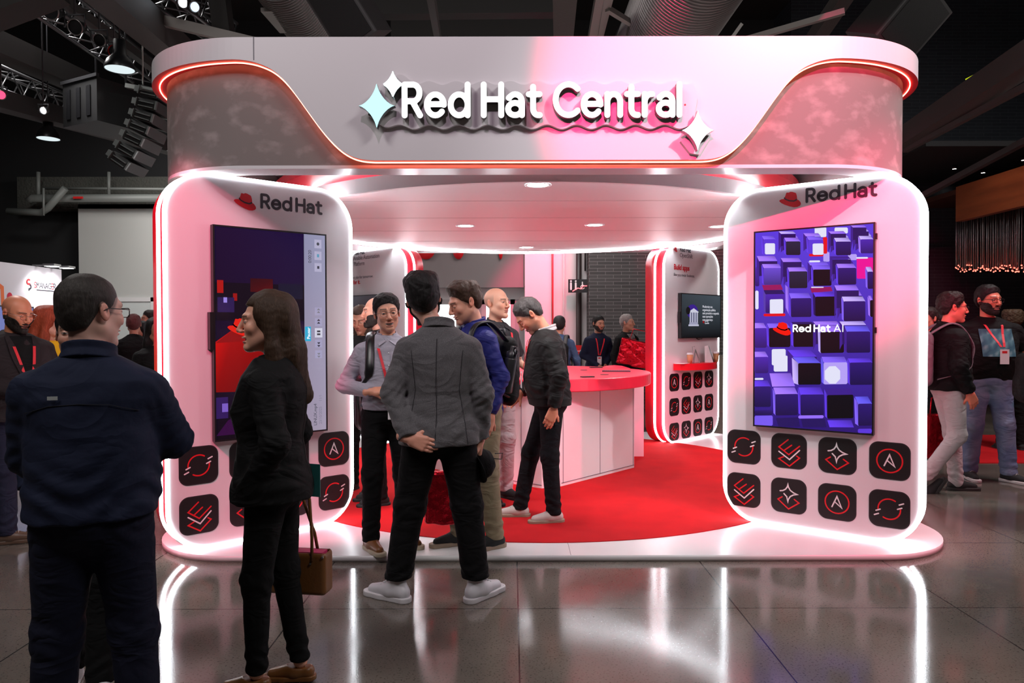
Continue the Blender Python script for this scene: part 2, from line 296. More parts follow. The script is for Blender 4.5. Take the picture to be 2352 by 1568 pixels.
TV_POLY = [([.533,1.0,.615,1.0,.623,.998,.624,.958,.616,.953,.534,.956,.526,.961,.525,1.0],'W'),([.698,.996,.791,.992,.799,.987,.799,.967,.791,.963,.699,.967,.691,.971,.691,.992],'W'),([.607,.881,.642,.88,.65,.875,.651,.835,.643,.831,.608,.832,.6,.837,.599,.877],'w'),([.809,.862,.864,.861,.872,.856,.872,.836,.865,.832,.809,.833,.802,.838,.801,.858],'w'),([.603,.954,.623,.953,.631,.948,.632,.875,.624,.871,.605,.872,.596,.876,.595,.95],'R'),([.486,.877,.593,.874,.601,.869,.601,.863,.593,.859,.487,.862,.478,.867,.478,.872],'R'),([.06,.982,.161,.978,.186,.959,.077,.963],'l'),([.055,.979,.079,.964,.08,.88,.063,.891],'p'),([.086,.964,.178,.961,.186,.956,.187,.881,.179,.877,.087,.879,.078,.885,.077,.96],'p'),([.097,.943,.172,.94,.18,.935,.181,.888,.172,.884,.098,.886,.089,.891,.088,.938],'W'),([.232,.983,.358,.978,.383,.96,.253,.965],'L'),([.232,.983,.253,.965,.254,.902,.233,.891],'P'),([.253,.963,.383,.958,.384,.905,.254,.902],'D'),([.211,.999,.338,.994,.363,.981,.233,.986],'w'),([.211,.999,.233,.986,.234,.923,.213,.891],'P'),([.233,.984,.363,.979,.364,.926,.234,.923],'D'),([.261,.965,.379,.96,.404,.94,.278,.944],'L'),([.257,.962,.28,.945,.281,.876,.264,.886],'p'),([.286,.945,.395,.941,.404,.936,.405,.877,.396,.872,.287,.876,.279,.881,.278,.941],'N'),([.429,.98,.555,.975,.578,.96,.45,.964],'L'),([.429,.98,.45,.964,.451,.901,.431,.89],'P'),([.45,.963,.578,.958,.579,.904,.451,.901],'D'),([.458,.963,.574,.959,.598,.94,.474,.944],'l'),([.453,.961,.476,.945,.477,.875,.46,.886],'p'),([.482,.945,.59,.941,.598,.936,.599,.876,.591,.872,.483,.875,.475,.88,.474,.941],'p'),([.517,.925,.592,.923,.6,.918,.601,.871,.593,.867,.518,.869,.51,.874,.509,.921],'W'),([.659,.964,.782,.96,.805,.943,.679,.947],'w'),([.659,.964,.679,.947,.68,.887,.661,.875],'P'),([.679,.946,.805,.941,.806,.89,.68,.887],'D'),([.64,.98,.763,.976,.785,.963,.66,.968],'L'),([.64,.98,.66,.968,.661,.908,.641,.875],'P'),([.66,.966,.785,.962,.786,.91,.661,.908],'D'),([.687,.946,.802,.942,.825,.922,.703,.926],'w'),([.683,.943,.705,.927,.706,.86,.69,.871],'p'),([.711,.927,.817,.923,.825,.919,.826,.862,.818,.857,.712,.86,.704,.865,.703,.923],'D'),([.86,.965,.962,.961,.985,.943,.88,.947],'w'),([.86,.965,.88,.947,.881,.886,.862,.877],'P'),([.88,.945,.985,.941,.986,.89,.881,.886],'D'),([.839,.984,.942,.98,.964,.966,.858,.97],'w'),([.839,.984,.858,.97,.86,.91,.841,.878],'P'),([.858,.969,.964,.964,.965,.913,.86,.91],'D'),([.821,1.0,.924,.997,.946,.986,.84,.99],'L'),([.821,1.0,.84,.99,.841,.929,.823,.878],'P'),([.84,.989,.946,.984,.947,.932,.841,.929],'D'),([.885,.947,.98,.943,1.0,.926,.9,.929],'w'),([.881,.944,.902,.93,.903,.863,.888,.873],'L'),([.908,.93,.994,.927,1.0,.922,1.0,.865,.996,.86,.909,.863,.902,.868,.9,.926],'P'),([.009,.823,.029,.822,.038,.817,.039,.728,.031,.723,.01,.723,.001,.728,.0,.818],'P'),([.014,.88,.176,.875,.202,.849,.036,.853],'L'),([.014,.88,.036,.853,.037,.775,.015,.744],'P'),([.036,.851,.202,.847,.203,.78,.037,.775],'D'),([.062,.837,.215,.833,.24,.811,.079,.815],'L'),([.057,.834,.081,.816,.082,.729,.065,.74],'p'),([.088,.816,.232,.812,.24,.807,.242,.732,.233,.727,.089,.729,.08,.734,.079,.811],'v'),([.257,.837,.415,.833,.44,.813,.279,.816],'l'),([.257,.837,.279,.816,.28,.74,.259,.721],'P'),([.279,.815,.44,.811,.441,.746,.28,.74],'D'),([.232,.862,.39,.858,.415,.838,.254,.842],'L'),([.232,.862,.254,.842,.255,.766,.234,.722],'P'),([.254,.841,.415,.837,.416,.771,.255,.766],'D'),([.292,.813,.441,.81,.465,.788,.309,.791],'L'),([.287,.811,.31,.792,.312,.707,.295,.718],'p'),([.317,.792,.457,.789,.465,.784,.466,.71,.458,.705,.318,.707,.31,.712,.309,.787],'N'),([.468,.837,.621,.833,.645,.815,.489,.818],'l'),([.468,.837,.489,.818,.49,.745,.47,.729],'P'),([.489,.817,.645,.813,.646,.75,.49,.745],'D'),([.5,.818,.644,.814,.668,.792,.516,.795],'l'),([.495,.815,.517,.796,.519,.714,.502,.725],'p'),([.524,.796,.66,.793,.668,.788,.669,.717,.661,.713,.525,.714,.517,.719,.516,.791],'K'),([.485,.842,.568,.84,.574,.836,.574,.835,.568,.831,.485,.833,.479,.837,.479,.838],'W'),([.676,.84,.823,.836,.846,.816,.696,.82],'P'),([.676,.84,.696,.82,.697,.746,.678,.73],'P'),([.696,.818,.846,.815,.847,.752,.697,.746],'D'),([.655,.857,.802,.853,.825,.839,.675,.843],'P'),([.655,.857,.675,.843,.676,.769,.657,.731],'P'),([.675,.841,.825,.837,.826,.774,.676,.769],'D'),([.707,.819,.845,.815,.868,.794,.722,.797],'L'),([.702,.816,.724,.798,.725,.717,.709,.727],'p'),([.73,.798,.86,.795,.868,.79,.869,.719,.862,.715,.731,.716,.723,.721,.722,.794],'D'),([.878,.843,.996,.84,1.0,.835,1.0,.744,.998,.74,.88,.742,.873,.746,.871,.839],'M'),([.873,.846,.955,.844,.961,.84,.961,.839,.955,.836,.873,.838,.867,.842,.867,.843],'W'),([.942,.797,.983,.796,1.0,.772,.957,.773],'w'),([.938,.794,.959,.774,.96,.692,.945,.702],'l'),([.964,.774,.997,.773,1.0,.768,1.0,.696,.999,.692,.966,.692,.959,.697,.957,.769],'D'),([.065,.728,.235,.727,.254,.701,.081,.701],'m'),([.079,.702,.244,.7,.27,.678,.097,.679],'D'),([.074,.699,.099,.68,.1,.583,.082,.594],'v'),([.106,.68,.261,.679,.27,.674,.271,.588,.263,.583,.107,.583,.098,.588,.097,.676],'P'),([.145,.653,.248,.653,.256,.648,.257,.583,.249,.578,.146,.578,.137,.583,.136,.649],'W'),([.088,.58,.269,.58,.277,.575,.277,.571,.269,.566,.088,.566,.079,.571,.079,.575],'R'),([.011,.701,.023,.7,.032,.695,.033,.608,.024,.603,.012,.603,.003,.608,.002,.696],'W'),([.275,.725,.303,.711,.305,.575,.28,.609],'L'),([.308,.682,.476,.68,.5,.654,.325,.655],'l'),([.303,.679,.326,.656,.328,.561,.311,.571],'p'),([.333,.656,.492,.655,.501,.65,.502,.566,.494,.561,.334,.561,.326,.566,.325,.651],'D'),([.49,.705,.665,.708,.679,.686,.505,.681],'m'),([.518,.683,.682,.681,.705,.659,.534,.66],'p'),([.513,.68,.536,.661,.537,.564,.521,.574],'D'),([.542,.661,.697,.66,.705,.655,.707,.569,.699,.565,.544,.564,.536,.569,.534,.656],'K'),([.503,.711,.601,.709,.605,.707,.605,.706,.601,.704,.503,.705,.498,.708,.498,.708],'W'),([.718,.686,.892,.684,.914,.661,.737,.663],'L'),([.718,.686,.737,.663,.739,.576,.72,.551],'P'),([.738,.661,.914,.659,.916,.585,.739,.576],'D'),([.692,.714,.867,.711,.89,.687,.712,.689],'L'),([.692,.714,.712,.689,.714,.602,.695,.551],'P'),([.712,.687,.89,.685,.892,.611,.714,.602],'D'),([.754,.658,.92,.656,.942,.633,.77,.634],'w'),([.75,.655,.771,.635,.773,.538,.757,.548],'l'),([.777,.635,.935,.634,.942,.629,.944,.543,.937,.539,.779,.538,.771,.543,.77,.63],'D'),([.964,.659,.985,.659,1.0,.637,.978,.637],'L'),([.959,.656,.98,.638,.982,.558,.967,.568],'L'),([.986,.638,1.0,.638,1.0,.633,1.0,.563,1.0,.558,.988,.558,.98,.563,.979,.634],'K'),([.0,.532,.08,.532,.109,.505,.0,.504],'L'),([.0,.529,.001,.505,.002,.403,.0,.414],'p'),([.009,.505,.099,.506,.109,.5,.11,.41,.101,.404,.01,.403,.0,.408,.0,.5],'P'),([.111,.529,.292,.53,.32,.506,.13,.505],'l'),([.105,.526,.132,.506,.134,.407,.114,.418],'p'),([.14,.506,.311,.507,.32,.502,.322,.415,.312,.409,.142,.407,.132,.412,.13,.501],'K'),([.329,.536,.503,.536,.53,.524,.347,.523],'D'),([.323,.533,.349,.524,.351,.41,.332,.421],'p'),([.357,.525,.521,.525,.53,.52,.532,.418,.523,.412,.358,.41,.349,.415,.347,.519],'K'),([.517,.538,.713,.539,.739,.521,.54,.52],'L'),([.517,.538,.54,.52,.542,.425,.519,.395],'P'),([.54,.518,.739,.519,.74,.438,.542,.425],'D'),([.561,.518,.747,.519,.773,.487,.579,.485],'L'),([.556,.515,.581,.486,.583,.381,.565,.392],'w'),([.588,.486,.764,.488,.773,.482,.775,.39,.766,.385,.59,.381,.581,.387,.579,.481],'K'),([.737,.537,.925,.538,.95,.52,.759,.519],'w'),([.737,.537,.759,.519,.761,.426,.739,.399],'P'),([.759,.517,.95,.518,.951,.439,.761,.426],'D'),([.777,.515,.956,.516,.981,.488,.795,.487],'B'),([.773,.512,.797,.488,.799,.385,.781,.396],'P'),([.803,.488,.972,.489,.981,.484,.983,.393,.975,.388,.805,.385,.797,.39,.795,.483],'D'),([.166,.397,.271,.399,.281,.394,.282,.322,.273,.316,.167,.314,.157,.319,.156,.392],'W'),([.184,.363,.292,.365,.302,.359,.303,.29,.294,.285,.185,.282,.175,.287,.174,.357],'W'),([.0,.382,.096,.384,.125,.356,.001,.354],'L'),([.0,.379,.003,.355,.004,.27,.0,.282],'p'),([.011,.355,.115,.357,.125,.352,.126,.279,.116,.273,.012,.27,.002,.276,.001,.35],'P'),([.297,.394,.493,.397,.55,.364,.352,.36],'p'),([.297,.394,.352,.36,.353,.262,.299,.232],'P'),([.352,.358,.55,.362,.552,.278,.353,.262],'D'),([.342,.358,.527,.362,.584,.331,.391,.327],'B'),([.336,.355,.393,.328,.394,.219,.345,.229],'w'),([.4,.329,.575,.332,.584,.327,.586,.231,.577,.225,.402,.22,.392,.225,.391,.323],'K'),([.59,.363,.777,.366,.803,.338,.608,.334],'l'),([.585,.36,.61,.335,.611,.227,.593,.238],'B'),([.617,.335,.794,.339,.803,.334,.805,.239,.796,.233,.619,.227,.609,.232,.608,.33],'w'),([.656,.317,.707,.319,.745,.297,.746,.257,.709,.233,.658,.232,.619,.253,.618,.294],'W'),([.805,.358,.977,.361,1.0,.341,.822,.337],'p'),([.8,.355,.824,.338,.826,.23,.809,.24],'p'),([.831,.338,.993,.342,1.0,.337,1.0,.241,.996,.235,.833,.23,.824,.235,.823,.333],'D'),([.006,.245,.075,.247,.083,.242,.083,.241,.075,.237,.007,.235,.0,.239,.0,.24],'W'),([.0,.231,.119,.235,.148,.204,.0,.2],'p'),([.0,.228,.001,.201,.002,.094,.0,.105],'p'),([.009,.201,.139,.205,.148,.2,.15,.105,.14,.099,.01,.094,.0,.099,.0,.195],'D'),([.137,.272,.327,.277,.365,.211,.162,.204],'L'),([.172,.2,.361,.206,.39,.172,.191,.165],'L'),([.166,.196,.193,.166,.195,.057,.175,.068],'l'),([.201,.166,.38,.173,.39,.168,.391,.071,.382,.066,.202,.057,.192,.062,.191,.161],'D'),([.394,.206,.583,.212,.61,.177,.413,.169],'p'),([.389,.203,.415,.17,.417,.065,.398,.076],'p'),([.423,.171,.601,.177,.611,.172,.612,.08,.603,.074,.424,.066,.415,.071,.413,.165],'D'),([.62,.206,.827,.213,.853,.182,.638,.174],'P'),([.615,.203,.64,.175,.642,.059,.624,.069],'p'),([.647,.175,.845,.183,.853,.178,.855,.074,.847,.069,.649,.059,.64,.064,.638,.17],'K'),([.865,.174,.967,.178,1.0,.144,.891,.139],'B'),([.86,.171,.893,.141,.895,.034,.868,.044],'l'),([.9,.141,.993,.145,1.0,.14,1.0,.045,.995,.04,.902,.035,.893,.039,.891,.135],'D'),([.01,.076,.158,.083,.168,.078,.168,.064,.158,.058,.011,.051,.001,.057,.0,.07],'D'),([.011,.048,.158,.055,.168,.05,.169,.008,.159,.002,.011,.0,.001,.0,.001,.042],'l'),([.196,.043,.395,.055,.412,.008,.221,.0],'D'),([.418,.048,.622,.056,.636,.015,.436,.007],'D'),([.642,.051,.837,.059,.859,.025,.661,.017],'p'),([.899,.02,.991,.025,1.0,.02,1.0,.009,.991,.003,.899,.0,.891,.003,.89,.014],'p'),([.404,.065,.603,.074,.612,.069,.612,.065,.603,.059,.404,.049,.395,.054,.395,.059],'L')]
TV_COL = {'P': (60, 30, 140), 'p': (90, 55, 215), 'D': (36, 18, 92), 'K': (6, 4, 14), 'W': (226, 226, 248), 'L': (150, 110, 250), 'l': (120, 90, 240), 'B': (95, 85, 235), 'M': (235, 15, 150), 'R': (225, 15, 25), 'm': (150, 20, 90), 'N': (28, 28, 52), 'v': (85, 60, 170), 'w': (180, 160, 245)}
# ---------------------------------------------------------------- materials of the stand
M_white = mat('white_laminate', (.80, .78, .80, 1), .38)
M_white2 = mat('white_gloss', (.82, .80, .82, 1), .22)
M_red = mat('red_laminate', (.72, .02, .045, 1), .30)
M_redm = mat('red_matt', (.62, .012, .03, 1), .5)
M_redtop = mat('red_tabletop', (.80, .035, .08, 1), .35)
M_carpet = mat('red_carpet', (.50, .010, .014, 1), .95, bump=(900, .4, .002), var=(3.5, (.43, .008, .012, 1), .4, .65), spec=.15)
M_drum = mat('plaster_print', (.235, .195, .185, 1), .75, var=(7, (.40, .33, .32, 1), .50, .74), bump=(40, .08, .002), stretch=(1, 1, 1.5))
M_led = emat('led_white', (.90, .95, 1.0, 1), 12)
M_ledr = emat('led_red', (1.0, .20, .12, 1), 8)
M_black = mat('black_plastic', (.012, .012, .014, 1), .35)
M_sticker = mat('black_sticker', (.012, .010, .011, 1), .45)
M_rim = mat('sticker_rim', (.06, .045, .055, 1), .45)
M_ink = mat('dark_ink', (.028, .025, .035, 1), .5)
M_inkg = mat('grey_ink', (.16, .15, .17, 1), .5)
M_inkr = mat('red_ink', (.72, .01, .018, 1), .5)
M_inkred2 = mat('hat_red', (.60, .010, .022, 1), .5)
M_inkw = mat('white_ink', (.85, .84, .85, 1), .5)
M_metal = mat('brushed_metal', (.55, .55, .56, 1), .3, 1)
M_dark = mat('dark_metal', (.05, .05, .055, 1), .45, .6)

BC = (0.22, 7.58)       # centre of the stand
Z0 = 0.042
# ---------------------------------------------------------------- base and carpet
b = MB(); b.prism([(x + .28, y + 7.52) for x, y in rrect(-2.80, 2.80, -2.80, 2.80, .66, 14)], 0, .042, smooth_side=True)
base = obj('stand_platform', b, [mat('platform_white', (.80, .78, .79, 1), .3, var=(1.2, (.72, .69, .70, 1), .4, .7))])
tag(base, 'low white rounded floor platform that carries the whole stand', 'platform')
b = MB()
b.box(.3785, .3815, 4.725, 5.0, .0421, .0425)
obj('joint_line', b, M_inkg, base)
b = MB(); b.lathe([(2.56, 0), (2.56, .005)], (.25, 7.55, .0425), 96); b.disc((.25, 7.55, .0475), 2.56, 96)
tag(obj('round_carpet', b, M_carpet), 'round bright red carpet lying inside the white stand', 'carpet')

# ---------------------------------------------------------------- header ring
def plan(a, r, cx, cy, half=None, n=22, y0=None):
    """closed outline of the header in plan, as (x, y, arc length from the front middle)"""
    pts = [(cx, cy - a)]; L = [0.0]
    out = []
    st = a - r
    seq = [(0, -a), ] + [(st * k / 18, -a) for k in range(1, 19)]
    seq += [(st + r * math.sin(R(90 * k / n)), -a + r - r * math.cos(R(90 * k / n))) for k in range(1, n + 1)]
    seq += [(a, -st + 2 * st * k / 12) for k in range(1, 13)]
    return [(cx + x, cy + y) for x, y in seq]
HC = (0.165, 7.46); HA = 2.69; HR = .80
def arcl(pts):
    L = [0.0]
    for p, q in zip(pts[:-1], pts[1:]): L.append(L[-1] + math.hypot(q[0] - p[0], q[1] - p[1]))
    return L
hd = thing('booth_header', 'tall rounded overhead header of the stand carrying the large sign', 'header', (HC[0], HC[1], 0))
full = rrect(-HA, HA, -HA, HA, HR, 20)
inner = rrect(-HA + .2, HA - .2, -HA + .2, HA - .2, HR - .2, 20)
b = MB(); n = len(full)
vs = [(x, y, z) for z in (2.575, 3.34) for x, y in full]
b.add(vs, [(i, (i + 1) % n, n + (i + 1) % n, n + i) for i in range(n)], 0, True)
obj('plaster_drum', b, M_drum, hd, fix=True)
b = MB()
vs = [(x, y, 2.553) for x, y in full] + [(x, y, 2.553) for x, y in inner] + [(x, y, 2.575) for x, y in full] + [(x, y, 3.34) for x, y in inner]
fs = [(i, n + i, n + (i + 1) % n, (i + 1) % n) for i in range(n)] + [(i, (i + 1) % n, 2 * n + (i + 1) % n, 2 * n + i) for i in range(n)]
fs += [(n + i, 3 * n + i, 3 * n + (i + 1) % n, n + (i + 1) % n) for i in range(n)]
b.add(vs, fs, 0, False); obj('underside_trim', b, M_white2, hd)
b = MB(); b.prism(inner, 3.02, 3.05); obj('top_cover', b, mat('cream_cover', (.72, .70, .66, 1), .7), hd)
# front plate with the S shaped lower outline, wrapped round the corners
PT = .095
half = []
a2 = HA + PT; r2 = HR + PT; st = a2 - r2
for k in range(0, 97): half.append((st * k / 96, -a2))
for k in range(1, 31): half.append((st + r2 * math.sin(R(3 * k)), -a2 + r2 - r2 * math.cos(R(3 * k))))
for k in range(1, 13): half.append((a2, -st + (2 * st) * k / 12))
Lh = arcl(half)
prof = [(0, 2.585), (1.10, 2.585), (1.17, 2.60), (1.24, 2.635), (1.32, 2.71), (1.40, 2.81), (1.50, 2.955), (1.58, 3.065), (1.64, 3.135), (1.72, 3.185), (1.86, 3.225), (9, 3.225)]
zl = lambda u: float(np.mean(np.interp(u + np.linspace(-.075, .075, 15), [p[0] for p in prof], [p[1] for p in prof])))
def side(sg):
    out = []
    for (x, y), u in zip(half, Lh):
        out.append((sg * x - (.05 if False else 0), y, u))
    return out
def nrm(i):
    a = half[max(i - 1, 0)]; c = half[min(i + 1, len(half) - 1)]; dx, dy = c[0] - a[0], c[1] - a[1]; L = math.hypot(dx, dy)
    return (dy / L, -dx / L)
ZT = 3.365
b = MB(); lp = MB(); led = []
cols = [(-1, i) for i in range(len(half) - 1, 0, -1)] + [(1, i) for i in range(len(half))]
vs = []
for sg, i in cols:
    x, y = half[i]; nx, ny = nrm(i); z = zl(Lh[i])
    xi, yi = x - nx * PT, y - ny * PT
    vs += [(sg * x, y, z), (sg * x, y, ZT), (sg * xi, yi, ZT), (sg * xi, yi, z)]
    led.append((sg * (x - nx * .05), y - ny * .05, z - .004))
k = len(cols); f0 = []; f1 = []
for i in range(k - 1):
    o = i * 4; q = o + 4
    f0 += [(o, q, q + 1, o + 1), (o + 1, q + 1, q + 2, o + 2)]
    f1 += [(o + 3, q + 3, q, o)]
b.add(vs, f0, 0, False); b.add(vs, f1, 1, False)
mesh_ = obj('front_plate', b, [mat('plate_white', (.74, .71, .73, 1), .42), M_redm], hd, fix=False)
b = MB(); b.tube(led, .0045, 5, cap=False, smooth=False); obj('led_strip', b, M_ledr, hd)
tag(C.objects['led_strip'], 'thin glowing orange red light line')
b = MB(); xj = -1.80; b.box(xj - .003, xj + .003, -a2 - .002, -a2, 3.22, ZT)
obj('seam', b, M_inkg, hd)

# ---------------------------------------------------------------- disc ceiling of the stand
cl = thing('disc_canopy', 'white round ceiling disc with glowing rim above the red counter', 'canopy', (BC[0], BC[1], 0))
b = MB(); b.lathe([(0.001, 2.560), (1.2, 2.560), (2.462, 2.560), (2.462, 2.529), (2.50, 2.529), (2.50, 2.635), (.001, 2.635)], (0, 0, 0), 128, smooth=False)
def disc_mat():
    m = mat('canopy_white', (.80, .76, .78, 1), .5); nt = m.node_tree; N = nt.nodes; L = nt.links
    tc = N.new('ShaderNodeTexCoord'); mp = N.new('ShaderNodeMapping'); mp.inputs['Scale'].default_value = (.4, 24, 1)
    ns = N.new('ShaderNodeTexNoise'); ns.inputs['Scale'].default_value = 1.0; ns.inputs['Detail'].default_value = 3
    L.new(tc.outputs['Object'], mp.inputs[0]); L.new(mp.outputs[0], ns.inputs['Vector'])
    bp = N.new('ShaderNodeBump'); bp.inputs['Strength'].default_value = .25; bp.inputs['Distance'].default_value = .01
    L.new(ns.outputs['Fac'], bp.inputs['Height']); L.new(bp.outputs[0], N['Principled BSDF'].inputs['Normal'])
    return m
obj('disc', b, disc_mat(), cl)
b = MB()
for y in (-1.55, -.62, .31, 1.24): w_ = math.sqrt(2.5 ** 2 - y * y) - .03; b.box(-w_, w_, y - .003, y + .003, 2.5585, 2.5598)
obj('panel_joint', b, mat('joint_grey', (.30, .27, .29, 1), .6), cl)
b = MB(); b.tube([(2.446 * math.cos(2 * PI * j / 96), 2.446 * math.sin(2 * PI * j / 96), 2.5505) for j in range(96)], .0085, 6, closed=True, smooth=False)
obj('led_ring', b, emat('led_ring', (.92, .96, 1, 1), 36), cl)
b = MB(); b.tube([(2.2 * math.cos(2 * PI * j / 96), 2.2 * math.sin(2 * PI * j / 96), 2.648) for j in range(96)], .010, 6, closed=True, smooth=False)
obj('upper_led_ring', b, emat('led_ring_upper', (.95, .96, 1, 1), 14), cl)
b = MB(); b.lathe([(.001, 2.735), (2.56, 2.735), (2.56, 2.80), (.001, 2.80)], (0, 0, 0), 128, smooth=False)
obj('red_upper_disc', b, M_red, cl)
for a in (35, 145, 215, 325, 270, 90):
    b = MB(); b.box(1.9 * math.cos(R(a)) - .09, 1.9 * math.cos(R(a)) + .09, 1.9 * math.sin(R(a)) - .05, 1.9 * math.sin(R(a)) + .05, 2.63, 2.74)
    obj('spacer_block', b, M_white, cl)
for (x, y, r) in ((-.03, -2.24, .10), (-.69, -.11, .10), (.62, -.15, .10), (1.91, -.02, .10), (-1.99, -.02, .10), (-.03, 1.9, .10)):
    b = MB(); b.lathe([(r, 2.5595), (r, 2.553), (r * .8, 2.553), (r * .8, 2.5588)], (x, y, 0), 28)
    o = obj('downlight', b, M_white2, cl)
    b = MB(); b.disc((x, y, 2.5565), r * .8, 28, up=-1); obj('lamp_disc', b, emat('downlight_glow', (1, .97, .95, 1), 14), o)
    light('downlight_lamp', 'SPOT', (BC[0] + x, BC[1] + y, 2.53), (BC[0] + x, BC[1] + y, 0), 42, (1, .96, .95), .07, 130, .9)

# ---------------------------------------------------------------- splayed panels
PW, PH, PTH, PRAD = 1.335, 2.50, .28, .27
def icon(kind):
    """the stroke drawings of the stickers, in a unit square: list of (points, material slot)"""
    if kind == 0:   # open ring with four short dashes
        c = [(arc(0, 0, .27, .27, 28 + 30, 190, 18), 2), (arc(0, 0, .27, .27, 238, 370, 18), 2)]
        for (x, y) in ((.26, .16), (.22, .04), (-.30, -.06), (-.34, -.18)): c.append(([(x - .02, y - .015), (x + .08, y + .03)], 3))
        return c
    if kind == 1:   # stacked layers
        return [([(-.02, .33), (-.28, .10), (.0, -.10), (.30, .17)], 2), ([(.08, .18), (-.12, .02)], 2), ([(-.28, -.03), (.02, -.24), (.30, .05)], 3), ([(-.14, -.17), (-.28, -.24), (.02, -.43), (.30, -.17), (.22, -.12)], 2)]
    if kind == 2:   # four point spark over a diamond
        q = [(-.24, .12)] + [(-.02 - .22 * (1 - math.sin(R(a))), .34 - .22 * math.cos(R(a))) for a in (20, 45, 70)] + [(-.02, .34)]
        q += [(-.02 + .24 * (1 - math.sin(R(a))) , .34 - .25 * math.cos(R(a))) for a in (70, 45, 20)] + [(.24, .07)]
        q += [(-.02 + .24 * (1 - math.sin(R(a))), -.18 + .24 * math.cos(R(a))) for a in (20, 45, 70)] + [(-.02, -.18), (-.05, -.03), (-.13, .05)]
        return [(q, 3), ([(-.18, -.05), (-.30, -.13), (.0, -.38), (.29, -.17), (.16, -.08)], 2)]
    return [(arc(0, 0, .31, .31, 0, 360, 30), 2), ([(-.13, -.14), (.0, .16), (.12, -.14), (-.05, -.0)], 3)]
def sticker(parent, x, z, sz, kind, wd=1.0):
    put = lambda a, c: Vector((x + a * sz * wd, -.0025, z + c * sz))
    b = MB()
    b.prism([(x + p[0] * wd, z + p[1]) for p in rrect(-sz / 2, sz / 2, -sz / 2, sz / 2, sz * .24, 8)], -.002, 0, 'xz', 0)
    rr = rrect(-sz / 2 + .004, sz / 2 - .004, -sz / 2 + .004, sz / 2 - .004, sz * .235, 8)
    rr.append(rr[0]); stroke2d(b, [(p[0] / sz, p[1] / sz) for p in rr], .008, lambda a, c: put(a, c) + Vector((0, .0003, 0)), 1, caps=False)
    for pts, m in icon(kind): stroke2d(b, pts, .036, put, m)
    return obj('icon_sticker', b, [M_sticker, M_rim, M_inkr, M_inkw], parent, fix=False)
def panel(loc, ang, label, group):
    t = thing('display_panel', label, 'panel', (loc[0], loc[1], Z0), R(ang), group)
    rr = rrect(-PW / 2, PW / 2, .004, PH, PRAD, 14)
    b = MB(); b.prism(rr, 0, PTH, 'xz', 0, 1, True); obj('board', b, [M_white, M_red], t)
    for y in (.006, .135):
        rr2 = rrect(-PW / 2 - .005, PW / 2 + .005, -.004 + .009, PH + .005, PRAD + .005, 12)
        b = MB(); b.tube([(p[0], y, p[1]) for p in rr2], .0135, 6, closed=True, smooth=False); obj('led_strip', b, M_led, t)
    return t
p_l = panel((-1.735, 5.175), 41.5, 'white lit panel left of the opening with hat emblem and playback screen', 'splayed panels of the stand')
p_r = panel((2.185, 5.255), -36.8, 'white lit panel right of the opening under the purple cube screen', 'splayed panels of the stand')
p_br = panel((2.375, 9.62), 45, 'white lit rear panel reading Build apps with shelf', 'splayed panels of the stand')
p_bl = panel((-1.80, 9.62), -45, 'white lit rear panel about automation behind the light-shirted man', 'splayed panels of the stand')
def logo(parent, x, z, h, hatw, kind='ink'):
    put = lambda a, c: Vector((a, -.002, c))
    b = MB(); hat(b, x, z - hatw * .20, hatw, put, 0, 1); obj('hat_emblem', b, [M_inkred2, M_ink], parent, fix=False)
    sts, wd = strokes('Red Hat', h * .90, .27, .22); b = MB()
    for s in sts: stroke2d(b, [(p[0] + x + hatw * 1.26, p[1] + z + .0) for p in s], h * .20, put)
    obj('lettering', b, M_ink, parent, fix=False)
# front panels: emblem, words, stickers
def at_panel(t, px, py):      # local x, z on the panel face seen at a photo position
    mw = Matrix.Translation(t.location) @ Matrix.Rotation(t.rotation_euler.z, 4, 'Z'); inv = mw.inverted()
    o = inv @ Vector((0, 0, CAMH)); d = inv.to_3x3() @ ray(px, py); k = -o.y / d.y; q = o + d * k
    return q.x, q.z
x_, z_ = at_panel(p_l, 537, 467); logo(p_l, x_, z_ - .005, .098, .155)
x_, z_ = at_panel(p_r, 1790, 468); logo(p_r, x_, z_ - .005, .098, .155)
for t, k0 in ((p_l, 0), (p_r, 0)):
    for row, z in enumerate((.565, .235)):
        for c in range(4):
            x = -.475 + .330 * c if t is p_l else -.520 + .334 * c
            kk = (c + row) % 4
            sticker(t, x, z, .255, kk)
# rear right panel: wording and stickers
b = MB(); put = lambda a, c: Vector((a, -.002, c))
x_, z_ = at_panel(p_br, 1547, 576); hat(b, x_, z_ - .01, .085, put, 0, 1); obj('hat_emblem', b, [M_inkred2, M_ink], p_br, fix=False)
for tx, px, py, sz, m_, bo in (('Red Hat', 1561, 577, .082, M_ink, .0018), ('OpenShift', 1561, 590, .080, M_inkg, 0), ('Build apps', 1547, 618, .096, M_inkred2, .0022), ('like you mean business.', 1547, 633, .056, M_inkg, 0)):
    x_, z_ = at_panel(p_br, px, py); font_text('lettering', tx, sz, m_, p_br, wallM(x_, z_), bo)
for row, z in enumerate((.775, .46, .145)):
    for c in range(4): sticker(p_br, -.435 + .285 * c, z, .225, (3 + c + row) % 4)
# rear left panel wording
for tx, px, py, sz, m_, bo in (('Red Hat', 813, 586, .082, M_ink, .0018), ('Ansible Automation', 812, 598, .080, M_inkg, 0), ('Platform', 813, 611, .080, M_inkg, 0), ("Don't just plan for tomorrow.", 796, 642, .056, M_inkg, 0), ('Automate for it.', 782, 655, .080, M_inkred2, .002)):
    x_, z_ = at_panel(p_bl, px, py); font_text('lettering', tx, sz, m_, p_bl, wallM(x_, z_), bo)
for row, z in enumerate((.775, .46, .145)):
    for c in range(4): sticker(p_bl, -.435 + .285 * c, z, .225, (1 + c + row) % 4)

